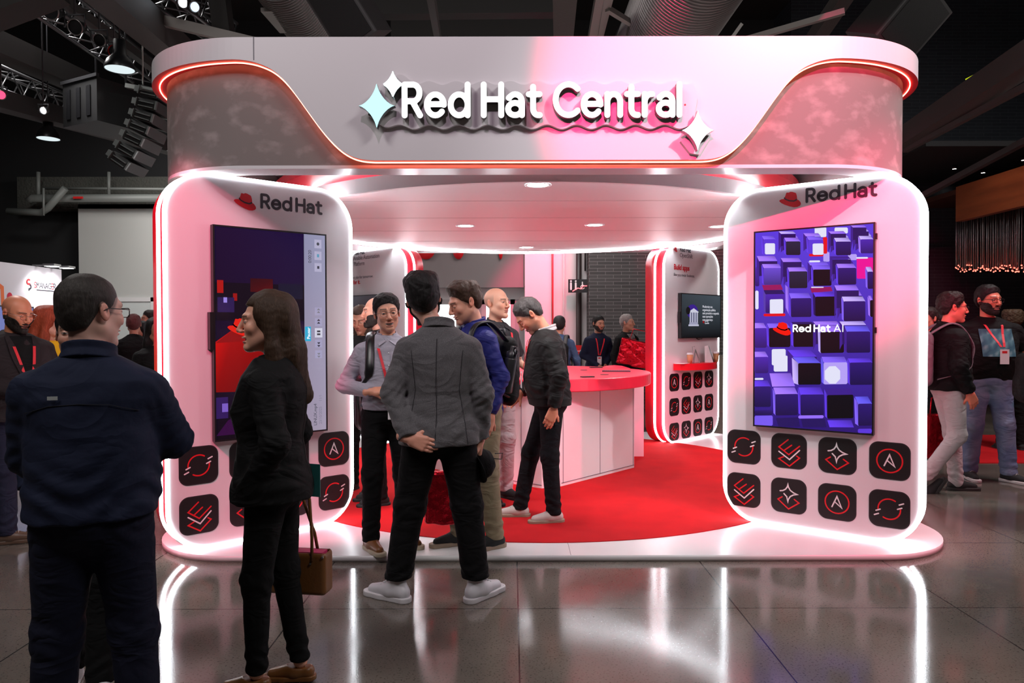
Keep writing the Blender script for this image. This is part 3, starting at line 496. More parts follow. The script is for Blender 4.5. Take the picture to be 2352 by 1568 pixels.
# ---------------------------------------------------------------- screens
def screen_mat(name, s=1.0):
    m = bpy.data.materials.new(name); m.use_nodes = True; nt = m.node_tree; b = nt.nodes['Principled BSDF']
    a = nt.nodes.new('ShaderNodeAttribute'); a.attribute_name = 'Col'
    b.inputs['Base Color'].default_value = (.01, .01, .01, 1); b.inputs['Roughness'].default_value = .12
    nt.links.new(a.outputs['Color'], b.inputs['Emission Color']); b.inputs['Emission Strength'].default_value = s * .77
    return m
def tv(name, label, parent, x0, z0, w, h, bez=.011, dep=.05, group=None):
    """a screen hung on a panel face: it is a thing of its own"""
    mw = Matrix.Translation(parent.location) @ Matrix.Rotation(parent.rotation_euler.z, 4, 'Z')
    p = mw @ Vector((x0 + w / 2, -dep, z0)); t = thing(name, label, 'screen', p, parent.rotation_euler.z, group)
    b = MB(); b.box(-w / 2, w / 2, .004, dep - .0025, 0, h); b.box(-w / 2, w / 2, 0, .004, 0, bez); b.box(-w / 2, w / 2, 0, .004, h - bez, h)
    b.box(-w / 2, -w / 2 + bez, 0, .004, bez, h - bez); b.box(w / 2 - bez, w / 2, 0, .004, bez, h - bez)
    obj('casing', b, M_black, t)
    return t, (w - 2 * bez), (h - 2 * bez), bez
def colour_screen(t, sw, sh, bez, polys, mname, s, name='screen'):
    b = MB(); b.col = []
    for k, (pts, c) in enumerate(polys):
        y = .0032 - .00002 * k
        cc = [S(*c)] * len(pts) if not isinstance(c[0], tuple) else [S(*q) for q in c]
        b.add([(-sw / 2 + u * sw, y, bez + v * sh) for u, v in pts], [list(range(len(pts)))])
        b.col += cc
    return obj(name, b, screen_mat(mname, s), t, fix=False)
# right: purple cubes
t, sw, sh, bz = tv('wall_screen', 'upright screen of glowing purple cubes with a red fedora emblem', p_r, -.435, .735, .825, 1.455)
polys = [([(0, 0), (1, 0), (1, 1), (0, 1)], ((44, 20, 120), (44, 20, 110), (90, 60, 220), (90, 60, 220)))]
for flat_, c in TV_POLY:
    pts = [(flat_[i], flat_[i + 1]) for i in range(0, len(flat_), 2)]
    col = TV_COL[c]
    if c in 'DPvNK' and len(pts) == 8:   # front faces fall off towards the lower edge of the picture
        vm = [p[1] for p in pts]; lo, hi = min(vm), max(vm)
        cc = tuple(tuple(int(q * (1.25 - .5 * (hi - p[1]) / (hi - lo + 1e-6))) for q in col) for p in pts); polys.append((pts, cc))
    elif c in 'lLpBw' and len(pts) == 4:
        f = (1.12, .78, 1.0, 1.2); polys.append((pts, tuple(tuple(min(255, int(q * f[i])) for q in col) for i in range(4))))
    else: polys.append((pts, col))
colour_screen(t, sw, sh, bz, polys, 'cube_picture', 1.0)
b = MB(); put = lambda a, c: Vector((a, -.0005, c)); hat(b, -sw / 2 + .165 * sw, bz + .468 * sh, .162 * sw, put, 0, 1)
sts, wd = strokes('Red Hat', .046, .27, .30)
k_ = .310 * sw / wd
for s in sts: stroke2d(b, [(-sw / 2 + .348 * sw + p[0] * k_, bz + .488 * sh + p[1]) for p in s], .0105, put, 2)
sts, wd = strokes('AI', .046, .3)
for s in sts: stroke2d(b, [(-sw / 2 + .695 * sw + p[0] * 1.15, bz + .488 * sh + p[1]) for p in s], .0065, put, 2)
obj('emblem_and_words', b, [emat('screen_red', S(240, 30, 20), .8), emat('screen_black', (0, 0, 0, 1), 1), emat('screen_white', S(250, 250, 255), 1)], t, fix=False)
for z_ in (1.34, .70): b = MB(); b.box(sw / 2 + .012, sw / 2 + .021, .02, .04, z_, z_ + .04); obj('side_sensor', b, M_black, t)
# left: playback screen
t, sw, sh, bz = tv('wall_screen', 'upright dark screen with grey playback bar behind the long-haired woman', p_l, -.385, .715, .825, 1.455)
DK = (24, 10, 44)
polys = [([(0, 0), (.79, 0), (.79, 1), (0, 1)], ((10, 5, 16), (8, 4, 16), (30, 14, 58), (24, 8, 46)))]
def q4(x0, y0, x1, y1, c): polys.append(([(x0, y0), (x1, y0), (x1, y1), (x0, y1)], c))
q4(0, .56, .79, .74, (12, 8, 22)); q4(.30, .70, .50, .765, ((70, 10, 14), (90, 12, 16), (60, 8, 14), (50, 8, 16))); q4(.018, .69, .07, .75, (170, 22, 18)); q4(.15, .655, .185, .69, (150, 20, 18))
q4(.02, .60, .16, .67, (40, 26, 78)); q4(.55, .67, .78, .745, (22, 22, 44)); q4(.60, .52, .70, .56, (120, 16, 20)); q4(.42, .62, .6, .66, (50, 10, 20)); q4(.07, .645, .10, .67, (150, 130, 220))
polys.append(([(0, .46), (.17, .528), (.45, .50), (.45, .30), (.28, .22), (0, .225)], ((200, 12, 8), (165, 8, 6), (150, 6, 6), (110, 4, 4), (120, 4, 4), (130, 5, 4))))
polys.append(([(0, .455), (.17, .525), (.42, .50), (.24, .462)], (140, 12, 12)))
q4(.0, .10, .10, .20, (46, 24, 86)); q4(.05, .13, .10, .17, (120, 90, 190)); polys.append(([(.0, .02), (.3, .02), (.26, .12), (.1, .09)], (50, 8, 60))); q4(.36, .02, .7, .2, (30, 12, 48))
q4(.72, .44, .79, .50, (14, 10, 20))
SG = (150, 145, 178)
polys.append(([(.793, .0), (1, .0), (1, 1), (.793, 1)], ((152, 140, 160), (160, 150, 172), (150, 150, 180), (140, 140, 170))))
for v in (.955, .895, .835): q4(.895, v - .022, .965, v + .022, (176, 172, 200))
for v in (.61, .555, .445, .39): q4(.895, v - .02, .965, v + .02, (160, 156, 188))
q4(.893, .476, .968, .524, (205, 204, 222)); q4(.797, .458, .856, .532, (40, 165, 205))
for v, dd in ((.50, 0),): q4(.915, v - .012, .948, v - .003, (60, 58, 66)); q4(.915, v + .003, .948, v + .012, (60, 58, 66))
for v, sg, g in ((.61, 1, 120), (.555, 1, 45), (.445, -1, 45), (.39, -1, 120)):
    for e in (-.008, .006): polys.append(([(.915, v + e), (.948, v + e), (.9315, v + e + sg * .010)], (g, g, g + 8)))
polys.append(([(.93 + .014 * math.cos(i * PI / 4), .955 + .0085 * math.sin(i * PI / 4)) for i in range(8)], (70, 70, 80))); q4(.92, .887, .94, .903, (90, 150, 180)); q4(.921, .828, .942, .842, (60, 60, 72))
colour_screen(t, sw, sh, bz, polys, 'playback_picture', 1.0)
b = MB(); hat(b, -sw / 2 + .10 * sw, bz + .488 * sh, .2 * sw, lambda a, c: Vector((a, .0002, c)), 0, 1)
obj('hat_emblem', b, [emat('screen_red2', S(235, 40, 30), .7), emat('screen_black', (0, 0, 0, 1), 1)], t, fix=False)
def vtext(body, size, u, v, m): # words running upwards on the turned picture
    M = Matrix.Translation((-sw / 2 + u * sw, .0005, bz + v * sh)) @ Matrix.Rotation(R(-90), 4, 'Y') @ Matrix.Rotation(R(90), 4, 'X')
    font_text('screen_words', body, size, m, t, M)
g1 = emat('screen_grey', S(70, 68, 80), 1); g2 = emat('screen_grey2', S(115, 110, 128), 1)
vtext('0:00:20', .034, .862, .855, g1); vtext('Pausar', .034, .845, .468, emat('screen_white', S(250, 250, 255), 1))
vtext('LINUX.mp4', .034, .905, .025, g1); vtext('23/10/2025     11/1', .030, .955, .03, g2)
b = MB(); b.box(-sw / 2 - .035, -sw / 2 - .008, .0, .06, .62, .87); obj('wall_bracket', b, M_black, t)
# rear panel: small landscape screen
t, sw, sh, bz = tv('wall_screen', 'small landscape screen above the red shelf on the rear panel', p_br, at_panel(p_br, 1557, 700)[0], 1.335, 1.0, .58, .012)
polys = [([(0, 0), (1, 0), (1, 1), (0, 1)], ((14, 16, 20), (12, 14, 18), (74, 86, 96), (60, 70, 78)))]
polys.append(([(.27 + .14 * math.cos(i * PI / 8), .60 + .17 * math.sin(i * PI / 8)) for i in range(16)], (62, 32, 150)))
q4(.17, .26, .43, .30, (200, 200, 225)); q4(.19, .30, .41, .35, (170, 170, 200))
for x in (.20, .26, .32, .38): q4(x, .35, x + .025, .58, (210, 210, 235))
q4(.225, .35, .26, .58, (120, 120, 150)); q4(.285, .35, .32, .58, (110, 110, 140)); q4(.345, .35, .38, .58, (120, 120, 150))
polys.append(([(.18, .58), (.42, .58), (.42, .60), (.30, .68), (.18, .60)], (220, 220, 240)))
polys.append(([(.16 + .055 * math.cos(i * PI / 6), .62 + .09 * math.sin(i * PI / 6)) for i in range(12)], (18, 16, 20)))
colour_screen(t, sw, sh, bz, polys, 'bank_picture', .8)
wt = emat('screen_dim', S(190, 190, 200), .9)
for i, s in enumerate(('Modernize sua', 'organização pública', 'sem pressões e expanda', 'suas operações', 'com segurança')):
    font_text('screen_words', s, .046, wt, t, Matrix.Translation((-sw / 2 + .52 * sw, .001, bz + (.70 - .078 * i) * sh)) @ Matrix.Rotation(R(90), 4, 'X'))
b = MB(); put = lambda a, c: Vector((a, .001, c)); hat(b, .02, .195, .05, put, 0, 1); obj('hat_emblem', b, [M_inkr, M_black], t, fix=False)
font_text('screen_words', 'Red Hat\nOpenShift', .028, wt, t, Matrix.Translation((.08, .001, .215)) @ Matrix.Rotation(R(90), 4, 'X'))
b = MB(); b.box(-sw / 2 - .03, -sw / 2 - .01, .01, .04, .20, .34); obj('wall_bracket', b, M_black, t)
b = MB(); b.tube([(-.08, .03, -.004), (-.03, .03, -.02), (.06, .03, -.012)], .006, 6); obj('cable', b, M_black, t)
# rear left dark screen
t, sw, sh, bz = tv('wall_screen', 'dark screen on the rear panel behind the bald bearded man', p_bl, -.62, 1.335, 1.0, .58, .012)
polys = [([(0, 0), (1, 0), (1, 1), (0, 1)], ((14, 14, 20), (10, 10, 16), (30, 34, 42), (34, 38, 46)))]
colour_screen(t, sw, sh, bz, polys, 'dark_picture', 1.0)

# ---------------------------------------------------------------- red shelf and what stands on it
mw = Matrix.Translation(p_br.location) @ Matrix.Rotation(R(45), 4, 'Z')
sh_ = [(-.46 + .96 * i / 24, -.005 - .235 * math.sin(PI * min(max((i / 24), 0), 1)) ** .55) for i in range(25)]
sh_ = [(-.46, -.003)] + sh_[1:-1] + [(.50, -.003)]
b = MB(); b.prism([(p[0], p[1]) for p in sh_], 0, .085, 'xy')
s = obj('wall_shelf', b, mat('shelf_red', (.70, .015, .03, 1), .25), None, mw @ Vector((0, 0, .93)), R(45)); tag(s, 'bow-fronted red shelf under the small rear screen', 'shelf')
def on_shelf(x, y): return mw @ Vector((x, y, 1.0155))
def cup(x, y, label):
    t = thing('paper_cup', label, 'cup', on_shelf(x, y), 0, 'paper cups on the red shelf')
    b = MB(); b.lathe([(.001, 0), (.028, 0), (.041, .115), (.001, .115)], n=20); obj('cup_body', b, mat('kraft_paper', S(186, 142, 98), .7), t)
    b = MB(); b.lathe([(.044, .112), (.044, .122), (.038, .124), (.037, .136), (.001, .136)], n=20); obj('cup_lid', b, M_white, t)
cup(-.26, -.12, 'brown paper cup with white lid at the near end of the red shelf')
cup(.36, -.14, 'brown paper cup beside the triangular card at the far shelf end')
b = MB(); fr = [(-.075, 0, 0), (.0, .02, .17), (.075, .0, 0)]
b.tube(fr + [fr[0]], .008, 6); b.tube([(-.06, .01, .0), (-.06, .03, .21), (.0, .03, .21)], .003, 5)
o = obj('sign_holder', b, mat('clear_plastic', (.75, .85, .82, 1), .1, trans=.6), None, on_shelf(-.06, -.10), R(45)); tag(o, 'clear A-shaped acrylic holder beside the near paper cup', 'holder')
t = thing('folded_card', 'triangular folded card with dark printed face on the red shelf', 'card', on_shelf(.20, -.10), R(40))
b = MB(); b.add([(-.09, -.03, 0), (.05, -.06, 0), (.02, .0, .22), (-.03, .02, .21)], [(0, 1, 2, 3)]); obj('blank_side', b, M_white, t)
b = MB(); b.add([(.05, -.06, 0), (.13, -.02, 0), (.075, .02, .21), (.02, .0, .22)], [(0, 1, 2, 3)]); obj('printed_side', b, M_black, t)
b = MB(); b.box(-.11, .11, -.07, .07, 0, .006); o = obj('leaflet', b, M_white, None, on_shelf(-.36, -.07), R(52)); tag(o, 'white leaflet lying at the near end of the red shelf', 'paper')

# ---------------------------------------------------------------- counter
ct = thing('round_counter', 'round red-topped counter on a white faceted cabinet base', 'table', (.22, 7.92, Z0))
b = MB(); b.lathe([(.001, .885), (1.255, .885), (1.262, .892), (1.262, .995), (1.255, 1.002), (.001, 1.002)], n=96, smooth=False)
me = obj('counter_top', b, [M_redtop], ct)
base_pts = [(.455 - .22, 6.76 - 7.92), (1.28 - .22, 7.66 - 7.92), (1.12, .10), (.95, .75), (.3, 1.15), (-.45, 1.1), (-1.05, .6), (-1.1, -.25), (-.32, -.97), (.05, -1.25)]
b = MB(); b.prism(base_pts, .0, .885, 'xy'); obj('cabinet', b, M_white, ct)
b = MB()
def seam(p, q, t_, z0=.03, z1=.86):
    x = p[0] + (q[0] - p[0]) * t_; y = p[1] + (q[1] - p[1]) * t_; nx, ny = (q[1] - p[1]), -(q[0] - p[0]); L = math.hypot(nx, ny)
    b.bar((x + nx / L * .001, y + ny / L * .001, z0), (x + nx / L * .001, y + ny / L * .001, z1), .006, .003)
seam(base_pts[0], base_pts[1], .5); seam(base_pts[0], base_pts[1], .02); seam(base_pts[0], base_pts[1], .985); seam(base_pts[8], base_pts[9], .5); seam(base_pts[9], base_pts[0], .5)
p, q = base_pts[0], base_pts[1]
for (p, q) in ((base_pts[0], base_pts[1]), (base_pts[8], base_pts[9])):
    nx, ny = (q[1] - p[1]), -(q[0] - p[0]); L = math.hypot(nx, ny)
    b.bar((p[0] + nx / L * .002, p[1] + ny / L * .002, .035), (q[0] + nx / L * .002, q[1] + ny / L * .002, .035), .003, .005)
obj('door_joint', b, M_inkg, ct)
b = MB(); b.box(1.12, 1.28, .40, 1.0, 0, .885); obj('side_cabinet', b, M_white, ct)
zt = Z0 + 1.0025
def flat(name, label, cat, x, y, w, d, rz, m, h=.01, r=.008, grp=None):
    b = MB(); b.prism(rrect(-w / 2, w / 2, -d / 2, d / 2, r, 4), 0, h); o = obj(name, b, m, None, (x, y, zt), R(rz)); return tag(o, label, cat, grp)
flat('cable_port', 'dark round cable port in the counter top near the front', 'port', .93, 7.35, .085, .085, 0, M_dark, .003, .04, 'cable ports in the counter')
flat('cable_port', 'dark round cable port in the counter top further back', 'port', .80, 8.15, .075, .075, 0, M_dark, .003, .036, 'cable ports in the counter')
k = flat('keyboard', 'thin dark keyboard lying on the red counter', 'keyboard', 1.12, 7.85, .30, .11, -8, mat('key_dark', (.05, .05, .06, 1), .4), .012, .01)
b = MB()
for i in range(12):
    for j in range(4): b.box(-.137 + i * .023, -.118 + i * .023, -.046 + j * .023, -.027 + j * .023, .0122, .0145)
obj('keys', b, mat('keycap', (.16, .12, .14, 1), .5), k)
flat('phone', 'black phone lying near the back of the red counter', 'phone', .99, 8.62, .15, .07, 8, M_black, .009)
flat('phone', 'black phone lying beside the bomber-jacket man', 'phone', .72, 6.98, .13, .06, 20, M_black, .009)
o = thing('upright_card', 'white upright card standing on the counter before the bomber-jacket man', 'card', (-.28, 7.35, zt), R(10))
b = MB(); b.box(-.04, .04, 0, .008, 0, .17); obj('card_face', b, M_white, o)
b = MB(); b.lathe([(.001, 0), (.03, 0), (.03, .05), (.001, .05)], n=16); tag(obj('metal_cup', b, M_metal, None, (-.20, 7.05, zt)), 'small metal cup on the counter behind the bottle', 'cup')

# ---------------------------------------------------------------- the big sign
sg = thing('stand_sign', 'raised illuminated white lettering sign with three sparks on the header', 'sign', (HC[0], HC[1] - a2, 0))
def surface_nets(F, o, h):
    """vertices and quads of the zero level of F (negative inside) on a grid"""
    Sg = F < 0; nx, ny, nz = F.shape
    cnt = np.zeros((nx - 1, ny - 1, nz - 1), np.float32); acc = np.zeros((3,) + cnt.shape, np.float32)
    edges = []
    for ax in range(3):
        sl0 = [slice(None)] * 3; sl1 = [slice(None)] * 3; sl0[ax] = slice(0, -1); sl1[ax] = slice(1, None)
        cr = Sg[tuple(sl0)] != Sg[tuple(sl1)]
        I = np.argwhere(cr)
        if len(I) == 0: continue
        a = F[tuple(sl0)][cr]; c = F[tuple(sl1)][cr]; t = a / (a - c)
        pos = I.astype(np.float32); pos[:, ax] += t
        u, v = [k for k in range(3) if k != ax]
        neigh = []
        for du, dv in ((0, 0), (-1, 0), (-1, -1), (0, -1)):
            J = I.copy(); J[:, u] += du; J[:, v] += dv; neigh.append(J)
        ok = (I[:, u] > 0) & (I[:, v] > 0) & (I[:, u] < F.shape[u] - 1) & (I[:, v] < F.shape[v] - 1)
        for J in neigh:
            J2 = J[ok]; p2 = pos[ok]
            np.add.at(cnt, (J2[:, 0], J2[:, 1], J2[:, 2]), 1)
            for k in range(3): np.add.at(acc[k], (J2[:, 0], J2[:, 1], J2[:, 2]), p2[:, k])
        edges.append(([J[ok] for J in neigh], Sg[tuple(sl0)][cr][ok], ax))
    act = cnt > 0; idx = -np.ones(cnt.shape, np.int64); idx[act] = np.arange(act.sum())
    V = np.stack([acc[k][act] / cnt[act] for k in range(3)], 1) * h + np.asarray(o, np.float32)
    Q = []
    for neigh, inside, ax in edges:
        q = np.stack([idx[J[:, 0], J[:, 1], J[:, 2]] for J in neigh], 1)
        flip = inside if ax != 1 else ~inside
        q[~flip] = q[~flip][:, ::-1]; Q.append(q)
    Q = np.concatenate(Q) if Q else np.zeros((0, 4), np.int64)
    return V, Q
def nets_mesh(name, V, Q, smooth=True, col=None):
    me = bpy.data.meshes.new(name); n = len(Q)
    me.vertices.add(len(V)); me.vertices.foreach_set('co', np.ascontiguousarray(V, np.float32).ravel())
    me.loops.add(n * 4); me.loops.foreach_set('vertex_index', Q.astype(np.int32).ravel())
    me.polygons.add(n); me.polygons.foreach_set('loop_start', np.arange(n, dtype=np.int32) * 4); me.polygons.foreach_set('loop_total', np.full(n, 4, np.int32))
    me.polygons.foreach_set('use_smooth', np.full(n, smooth)); me.update(calc_edges=True)
    if col is not None:
        a = me.color_attributes.new('Col', 'FLOAT_COLOR', 'POINT'); c4 = np.ones((len(V), 4), np.float32); c4[:, :3] = col
        a.data.foreach_set('color', c4.ravel())
    return me
def grid(lo, hi, h):
    ax = [np.arange(lo[i], hi[i] + h, h, dtype=np.float32) for i in range(3)]
    return np.meshgrid(*ax, indexing='ij')
def seg2(X, Z, a, b):
    bx, bz_ = b[0] - a[0], b[1] - a[1]; L = bx * bx + bz_ * bz_ + 1e-12
    t = np.clip(((X - a[0]) * bx + (Z - a[1]) * bz_) / L, 0, 1)
    return np.hypot(X - a[0] - t * bx, Z - a[1] - t * bz_)
def raised(name, d2, lo, hi, y0, y1, h, mats_, parent, rnd=.006, puff=0):
    X, Y, Z = grid((lo[0], y0 - .01, lo[1]), (hi[0], y1 + .01, hi[1]), h)
    D = d2(X, Z)
    dy = np.maximum(y0 - Y, Y - y1)
    F = np.hypot(np.maximum(D + rnd, 0), np.maximum(dy + rnd, 0)) + np.minimum(np.maximum(D, dy) + rnd, 0) - rnd
    V, Q = surface_nets(F, (lo[0], y0 - .01, lo[1]), h)
    me = nets_mesh(name, V, Q, smooth=False)
    yc = V[:, 1][Q].mean(1); me.polygons.foreach_set('material_index', (yc > y0 + h * 1.2).astype(np.int32))
    o = bpy.data.objects.new(name, me); C.objects.link(o); o.parent = parent
    for m in mats_: me.materials.append(m)
    return o
M_face = emat('sign_face', (1, .97, .98, 1), 1.35)
M_side = mat('sign_side', (.035, .03, .03, 1), .3)
sts_, W_ = strokes('Red Hat Central', 1.0, .265, .36)
capH = .190; scx = (1556 - 934) / FPX * 4.62 / W_
x0 = (934 - 1176) / FPX * 4.62 - HC[0]; zb = 2.842
x = 0
for ch in 'Red Hat Central':
    if ch == ' ': x += .36; continue
    wd, sts = GL[ch]
    P = [[((x + p[0]) * scx + x0, p[1] * capH + zb) for p in st] for st in sts]
    allp = [q for s_ in P for q in s_]; r_ = .0185
    lo = (min(q[0] for q in allp) - .04, min(q[1] for q in allp) - .04); hi = (max(q[0] for q in allp) + .04, max(q[1] for q in allp) + .04)
    def d2(X, Z, P=P):
        D = np.full(X.shape, 9., np.float32)
        for s_ in P:
            for a_, b_ in zip(s_[:-1], s_[1:]): D = np.minimum(D, seg2(X, Z, a_, b_))
        return D - r_
    raised('raised_letter', d2, lo, hi, -.100, -.046, .0045, [M_face, M_side], sg)
    x += wd + .265
def star(cx, cz, rx, rz):
    def f(X, Z):
        u = np.abs(X - cx) / rx; v = np.abs(Z - cz) / rz
        return ((np.power(u + 1e-4, .66) + np.power(v + 1e-4, .66)) ** (1 / .66) - 1) * min(rx, rz) * .36
    return f
M_aqua = emat('spark_aqua', (.55, .93, .96, 1), .95)
for (px, py, rx, rz, m) in ((867, 246, .088, .114, M_aqua), (904, 197, .047, .062, emat('spark_white', (.85, 1, 1, 1), 1.2)), (1600, 302, .077, .098, emat('spark_white2', (1, 1, 1, 1), 1.25))):
    p = AT(px, py, 4.60); cx, cz = p.x - HC[0], p.z
    f = star(cx, cz, rx * .98, rz * .98)
    o = raised('spark', lambda X, Z: f(X, Z) - .011, (cx - rx * 1.3, cz - rz * 1.3), (cx + rx * 1.3, cz + rz * 1.3), -.108, -.05, .004, [m, mat('chrome_side', (.25, .27, .28, 1), .2, .8)], sg)
# wavy backing board, the same white as the plate
bx0, bx1 = x0 - .24, x0 + W_ * scx + .10
top = []; bot = []
for i in range(121):
    t_ = i / 120; xx = bx0 + (bx1 - bx0) * t_; wv = .012 * math.sin(t_ * 2 * PI * 12)
    zt_ = zb + capH + .03 + wv; zb_ = zb - .055 + .014 * math.sin(t_ * 2 * PI * 11 + 1.2)
    if t_ < .14: zt_ += .05 * math.sin(t_ / .14 * PI) ** .6
    if t_ < .10: k_ = (1 - t_ / .10) ** 2; zt_ -= .20 * k_; zb_ += .06 * k_
    top.append((xx, zt_)); bot.append((xx, zb_))
p = AT(1600, 302, 4.60); ex, ez = p.x - HC[0], p.z
tail = [(bx1 + .02, zb - .06), (ex - .09, ez - .05), (ex - .03, ez - .125), (ex + .03, ez - .135), (ex + .10, ez - .02), (ex + .10, ez + .04), (ex - .0, ez + .13), (bx1 + .03, zb + .13)]
b = MB(); b.prism(bot + tail + top[::-1], -.034, -.0005, 'xz'); obj('backing_board', b, mat('plate_white', (1, 1, 1, 1)), sg)
for (x_, z_) in ((x0 + W_ * scx + .05, zb + .08),):
    b = MB(); b.disc((0, 0, 0), .006, 12, M=Matrix.Translation((x_, -.036, z_)) @ Matrix.Rotation(R(90), 4, 'X')); obj('red_dot', b, M_inkr, sg)
# ---------------------------------------------------------------- hall
def floor_mat():
    m = mat('polished_concrete', S(104, 97, 91), .10); nt = m.node_tree; N = nt.nodes; L = nt.links; b = N['Principled BSDF']
    tc = N.new('ShaderNodeTexCoord'); sp = N.new('ShaderNodeSeparateXYZ'); L.new(tc.outputs['Object'], sp.inputs[0])
    def noise(sc, det, vec=tc.outputs['Object']):
        n = N.new('ShaderNodeTexNoise'); n.inputs['Scale'].default_value = sc; n.inputs['Detail'].default_value = det; L.new(vec, n.inputs['Vector']); return n.outputs['Fac']
    def mr(x, a, b_, c, d):
        r = N.new('ShaderNodeMapRange'); L.new(x, r.inputs[0])
        for i, v in enumerate((a, b_, c, d)): r.inputs[i + 1].default_value = v
        return r.outputs[0]
    def mix(f, a, b_):
        x = N.new('ShaderNodeMix'); x.data_type = 'RGBA'; L.new(f, x.inputs['Factor'])
        for s_, v in (('A', a), ('B', b_)):
            if isinstance(v, tuple): x.inputs[s_].default_value = v
            else: L.new(v, x.inputs[s_])
        return x.outputs['Result']
    big = noise(.9, 4); sm = noise(95, 3)
    c1 = mix(mr(big, .35, .65, 0, 1), S(93, 87, 81), S(122, 113, 105)); c2 = mix(mr(sm, .56, .68, 0, .75), c1, S(58, 54, 51))
    def joint(out, off, per):
        a = N.new('ShaderNodeMath'); a.operation = 'ADD'; L.new(out, a.inputs[0]); a.inputs[1].default_value = off
        q = N.new('ShaderNodeMath'); q.operation = 'PINGPONG'; L.new(a.outputs[0], q.inputs[0]); q.inputs[1].default_value = per / 2
        return mr(q.outputs[0], .0025, .0045, 1, 0)
    j1 = joint(sp.outputs[0], -.03 + 24 * 1.185, 1.185); j2 = joint(sp.outputs[1], -3.93 + 24 * 1.185, 1.185)
    mx = N.new('ShaderNodeMath'); mx.operation = 'MAXIMUM'; L.new(j1, mx.inputs[0]); L.new(j2, mx.inputs[1])
    c3 = mix(mx.outputs[0], c2, S(38, 36, 34)); L.new(c3, b.inputs['Base Color'])
    ro = mr(noise(2.2, 5), .3, .7, .07, .14); L.new(ro, b.inputs['Roughness'])
    bp = N.new('ShaderNodeBump'); bp.inputs['Strength'].default_value = .12; bp.inputs['Distance'].default_value = .001
    L.new(noise(150, 3), bp.inputs['Height']); L.new(bp.outputs[0], b.inputs['Normal']); b.inputs['Specular IOR Level'].default_value = .6
    return m
b = MB(); b.box(-14, 14, -4, 22, -.1, 0); struct('floor', b, floor_mat())
M_blackwall = mat('black_wall', (.010, .010, .011, 1), .8)
M_taupe = mat('taupe_paint', (.20, .17, .17, 1), .7)
M_greywall = mat('pale_grey_paint', (.50, .50, .48, 1), .75)
M_whitewall = mat('white_paint', (.70, .68, .68, 1), .65)
def brick_mat(name, c1, c2, mo, bw, bh):
    m = mat(name, c1, .75); nt = m.node_tree; N = nt.nodes; L = nt.links
    tc = N.new('ShaderNodeTexCoord'); sp = N.new('ShaderNodeSeparateXYZ'); cb = N.new('ShaderNodeCombineXYZ')
    L.new(tc.outputs['Object'], sp.inputs[0]); ad = N.new('ShaderNodeMath'); L.new(sp.outputs[0], ad.inputs[0]); L.new(sp.outputs[1], ad.inputs[1])
    L.new(ad.outputs[0], cb.inputs[0]); L.new(sp.outputs[2], cb.inputs[1])
    t = N.new('ShaderNodeTexBrick'); L.new(cb.outputs[0], t.inputs['Vector']); t.inputs['Color1'].default_value = c1; t.inputs['Color2'].default_value = c2; t.inputs['Mortar'].default_value = mo
    t.inputs['Scale'].default_value = 1; t.inputs['Brick Width'].default_value = bw; t.inputs['Row Height'].default_value = bh; t.inputs['Mortar Size'].default_value = .004
    L.new(t.outputs['Color'], N['Principled BSDF'].inputs['Base Color']); return m
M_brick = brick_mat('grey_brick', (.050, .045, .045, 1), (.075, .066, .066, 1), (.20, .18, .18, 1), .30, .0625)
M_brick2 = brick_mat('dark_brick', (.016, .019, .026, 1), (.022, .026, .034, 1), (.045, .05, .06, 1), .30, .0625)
YB = 14.6
b = MB(); b.box(-14, -8.45, YB, YB + .2, 0, 8); b.box(-8.45, 14, YB, YB + .2, 4.0, 8); struct('wall_back', b, M_blackwall)
b = MB(); b.box(-8.42, -1.9, YB - .35, YB, 0, 3.93); struct('wall_pale_block', b, M_greywall)
o = C.objects['wall_pale_block']; o.name = 'wall_back_left'
b = MB(); b.box(-1.9, .25, YB - .4, YB + .2, 2.30, 4.0); struct('wall_bulkhead', b, M_taupe).name = 'wall_over_doors'
b = MB(); b.box(-1.9, .25, YB - .1, YB + .15, 2.08, 2.30); struct('trim_1', b, M_whitewall)
b = MB(); b.box(.25, 1.44, YB - .5, YB + .2, 0, 4.0); struct('wall_back_middle', b, M_whitewall)
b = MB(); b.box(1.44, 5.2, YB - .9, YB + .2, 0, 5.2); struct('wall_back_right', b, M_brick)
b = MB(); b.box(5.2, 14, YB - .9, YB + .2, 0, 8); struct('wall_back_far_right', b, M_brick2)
b = MB(); b.box(-12.2, -12, -4, YB, 0, 8); struct('wall_left', b, M_blackwall)
b = MB(); b.box(12, 12.2, -4, YB, 0, 8); struct('wall_right', b, M_blackwall)
b = MB(); b.box(-14, 14, -4.2, -4, 0, 8); struct('wall_front', b, M_blackwall)
b = MB(); b.box(-14, 14, -4, YB + .2, 7.6, 7.8); struct('ceiling', b, mat('black_ceiling', (.012, .011, .011, 1), .9))
# entrance: glazed doors with daylight behind
M_frame = mat('door_frame', (.42, .39, .39, 1), .5)
M_day = emat('daylight', (.93, .96, 1, 1), 2.2)
for i, (xa, xb_) in enumerate(((-1.9, -1.02), (-.60, .06))):
    b = MB(); w_ = .09
    b.box(xa, xa + w_, YB - .1, YB, 0, 2.08); b.box(xb_ - w_, xb_, YB - .1, YB, 0, 2.08); b.box(xa, xb_, YB - .1, YB, 1.98, 2.08); b.box(xa, xb_, YB - .1, YB, 0, .12)
    d = struct('door_%d' % (i + 1), b, M_frame)
    b = MB(); b.box(xa + w_, xb_ - w_, YB - .05, YB - .03, .12, 1.98); obj('pane', b, M_day, d)
b = MB(); b.box(-1.02, -.60, YB - .1, YB + .15, 0, 2.08); b.box(.06, .25, YB - .1, YB + .15, 0, 2.08); struct('wall_door_pier', b, mat('grey_paint', (.34, .31, .32, 1), .6)).name = 'wall_between_doors'
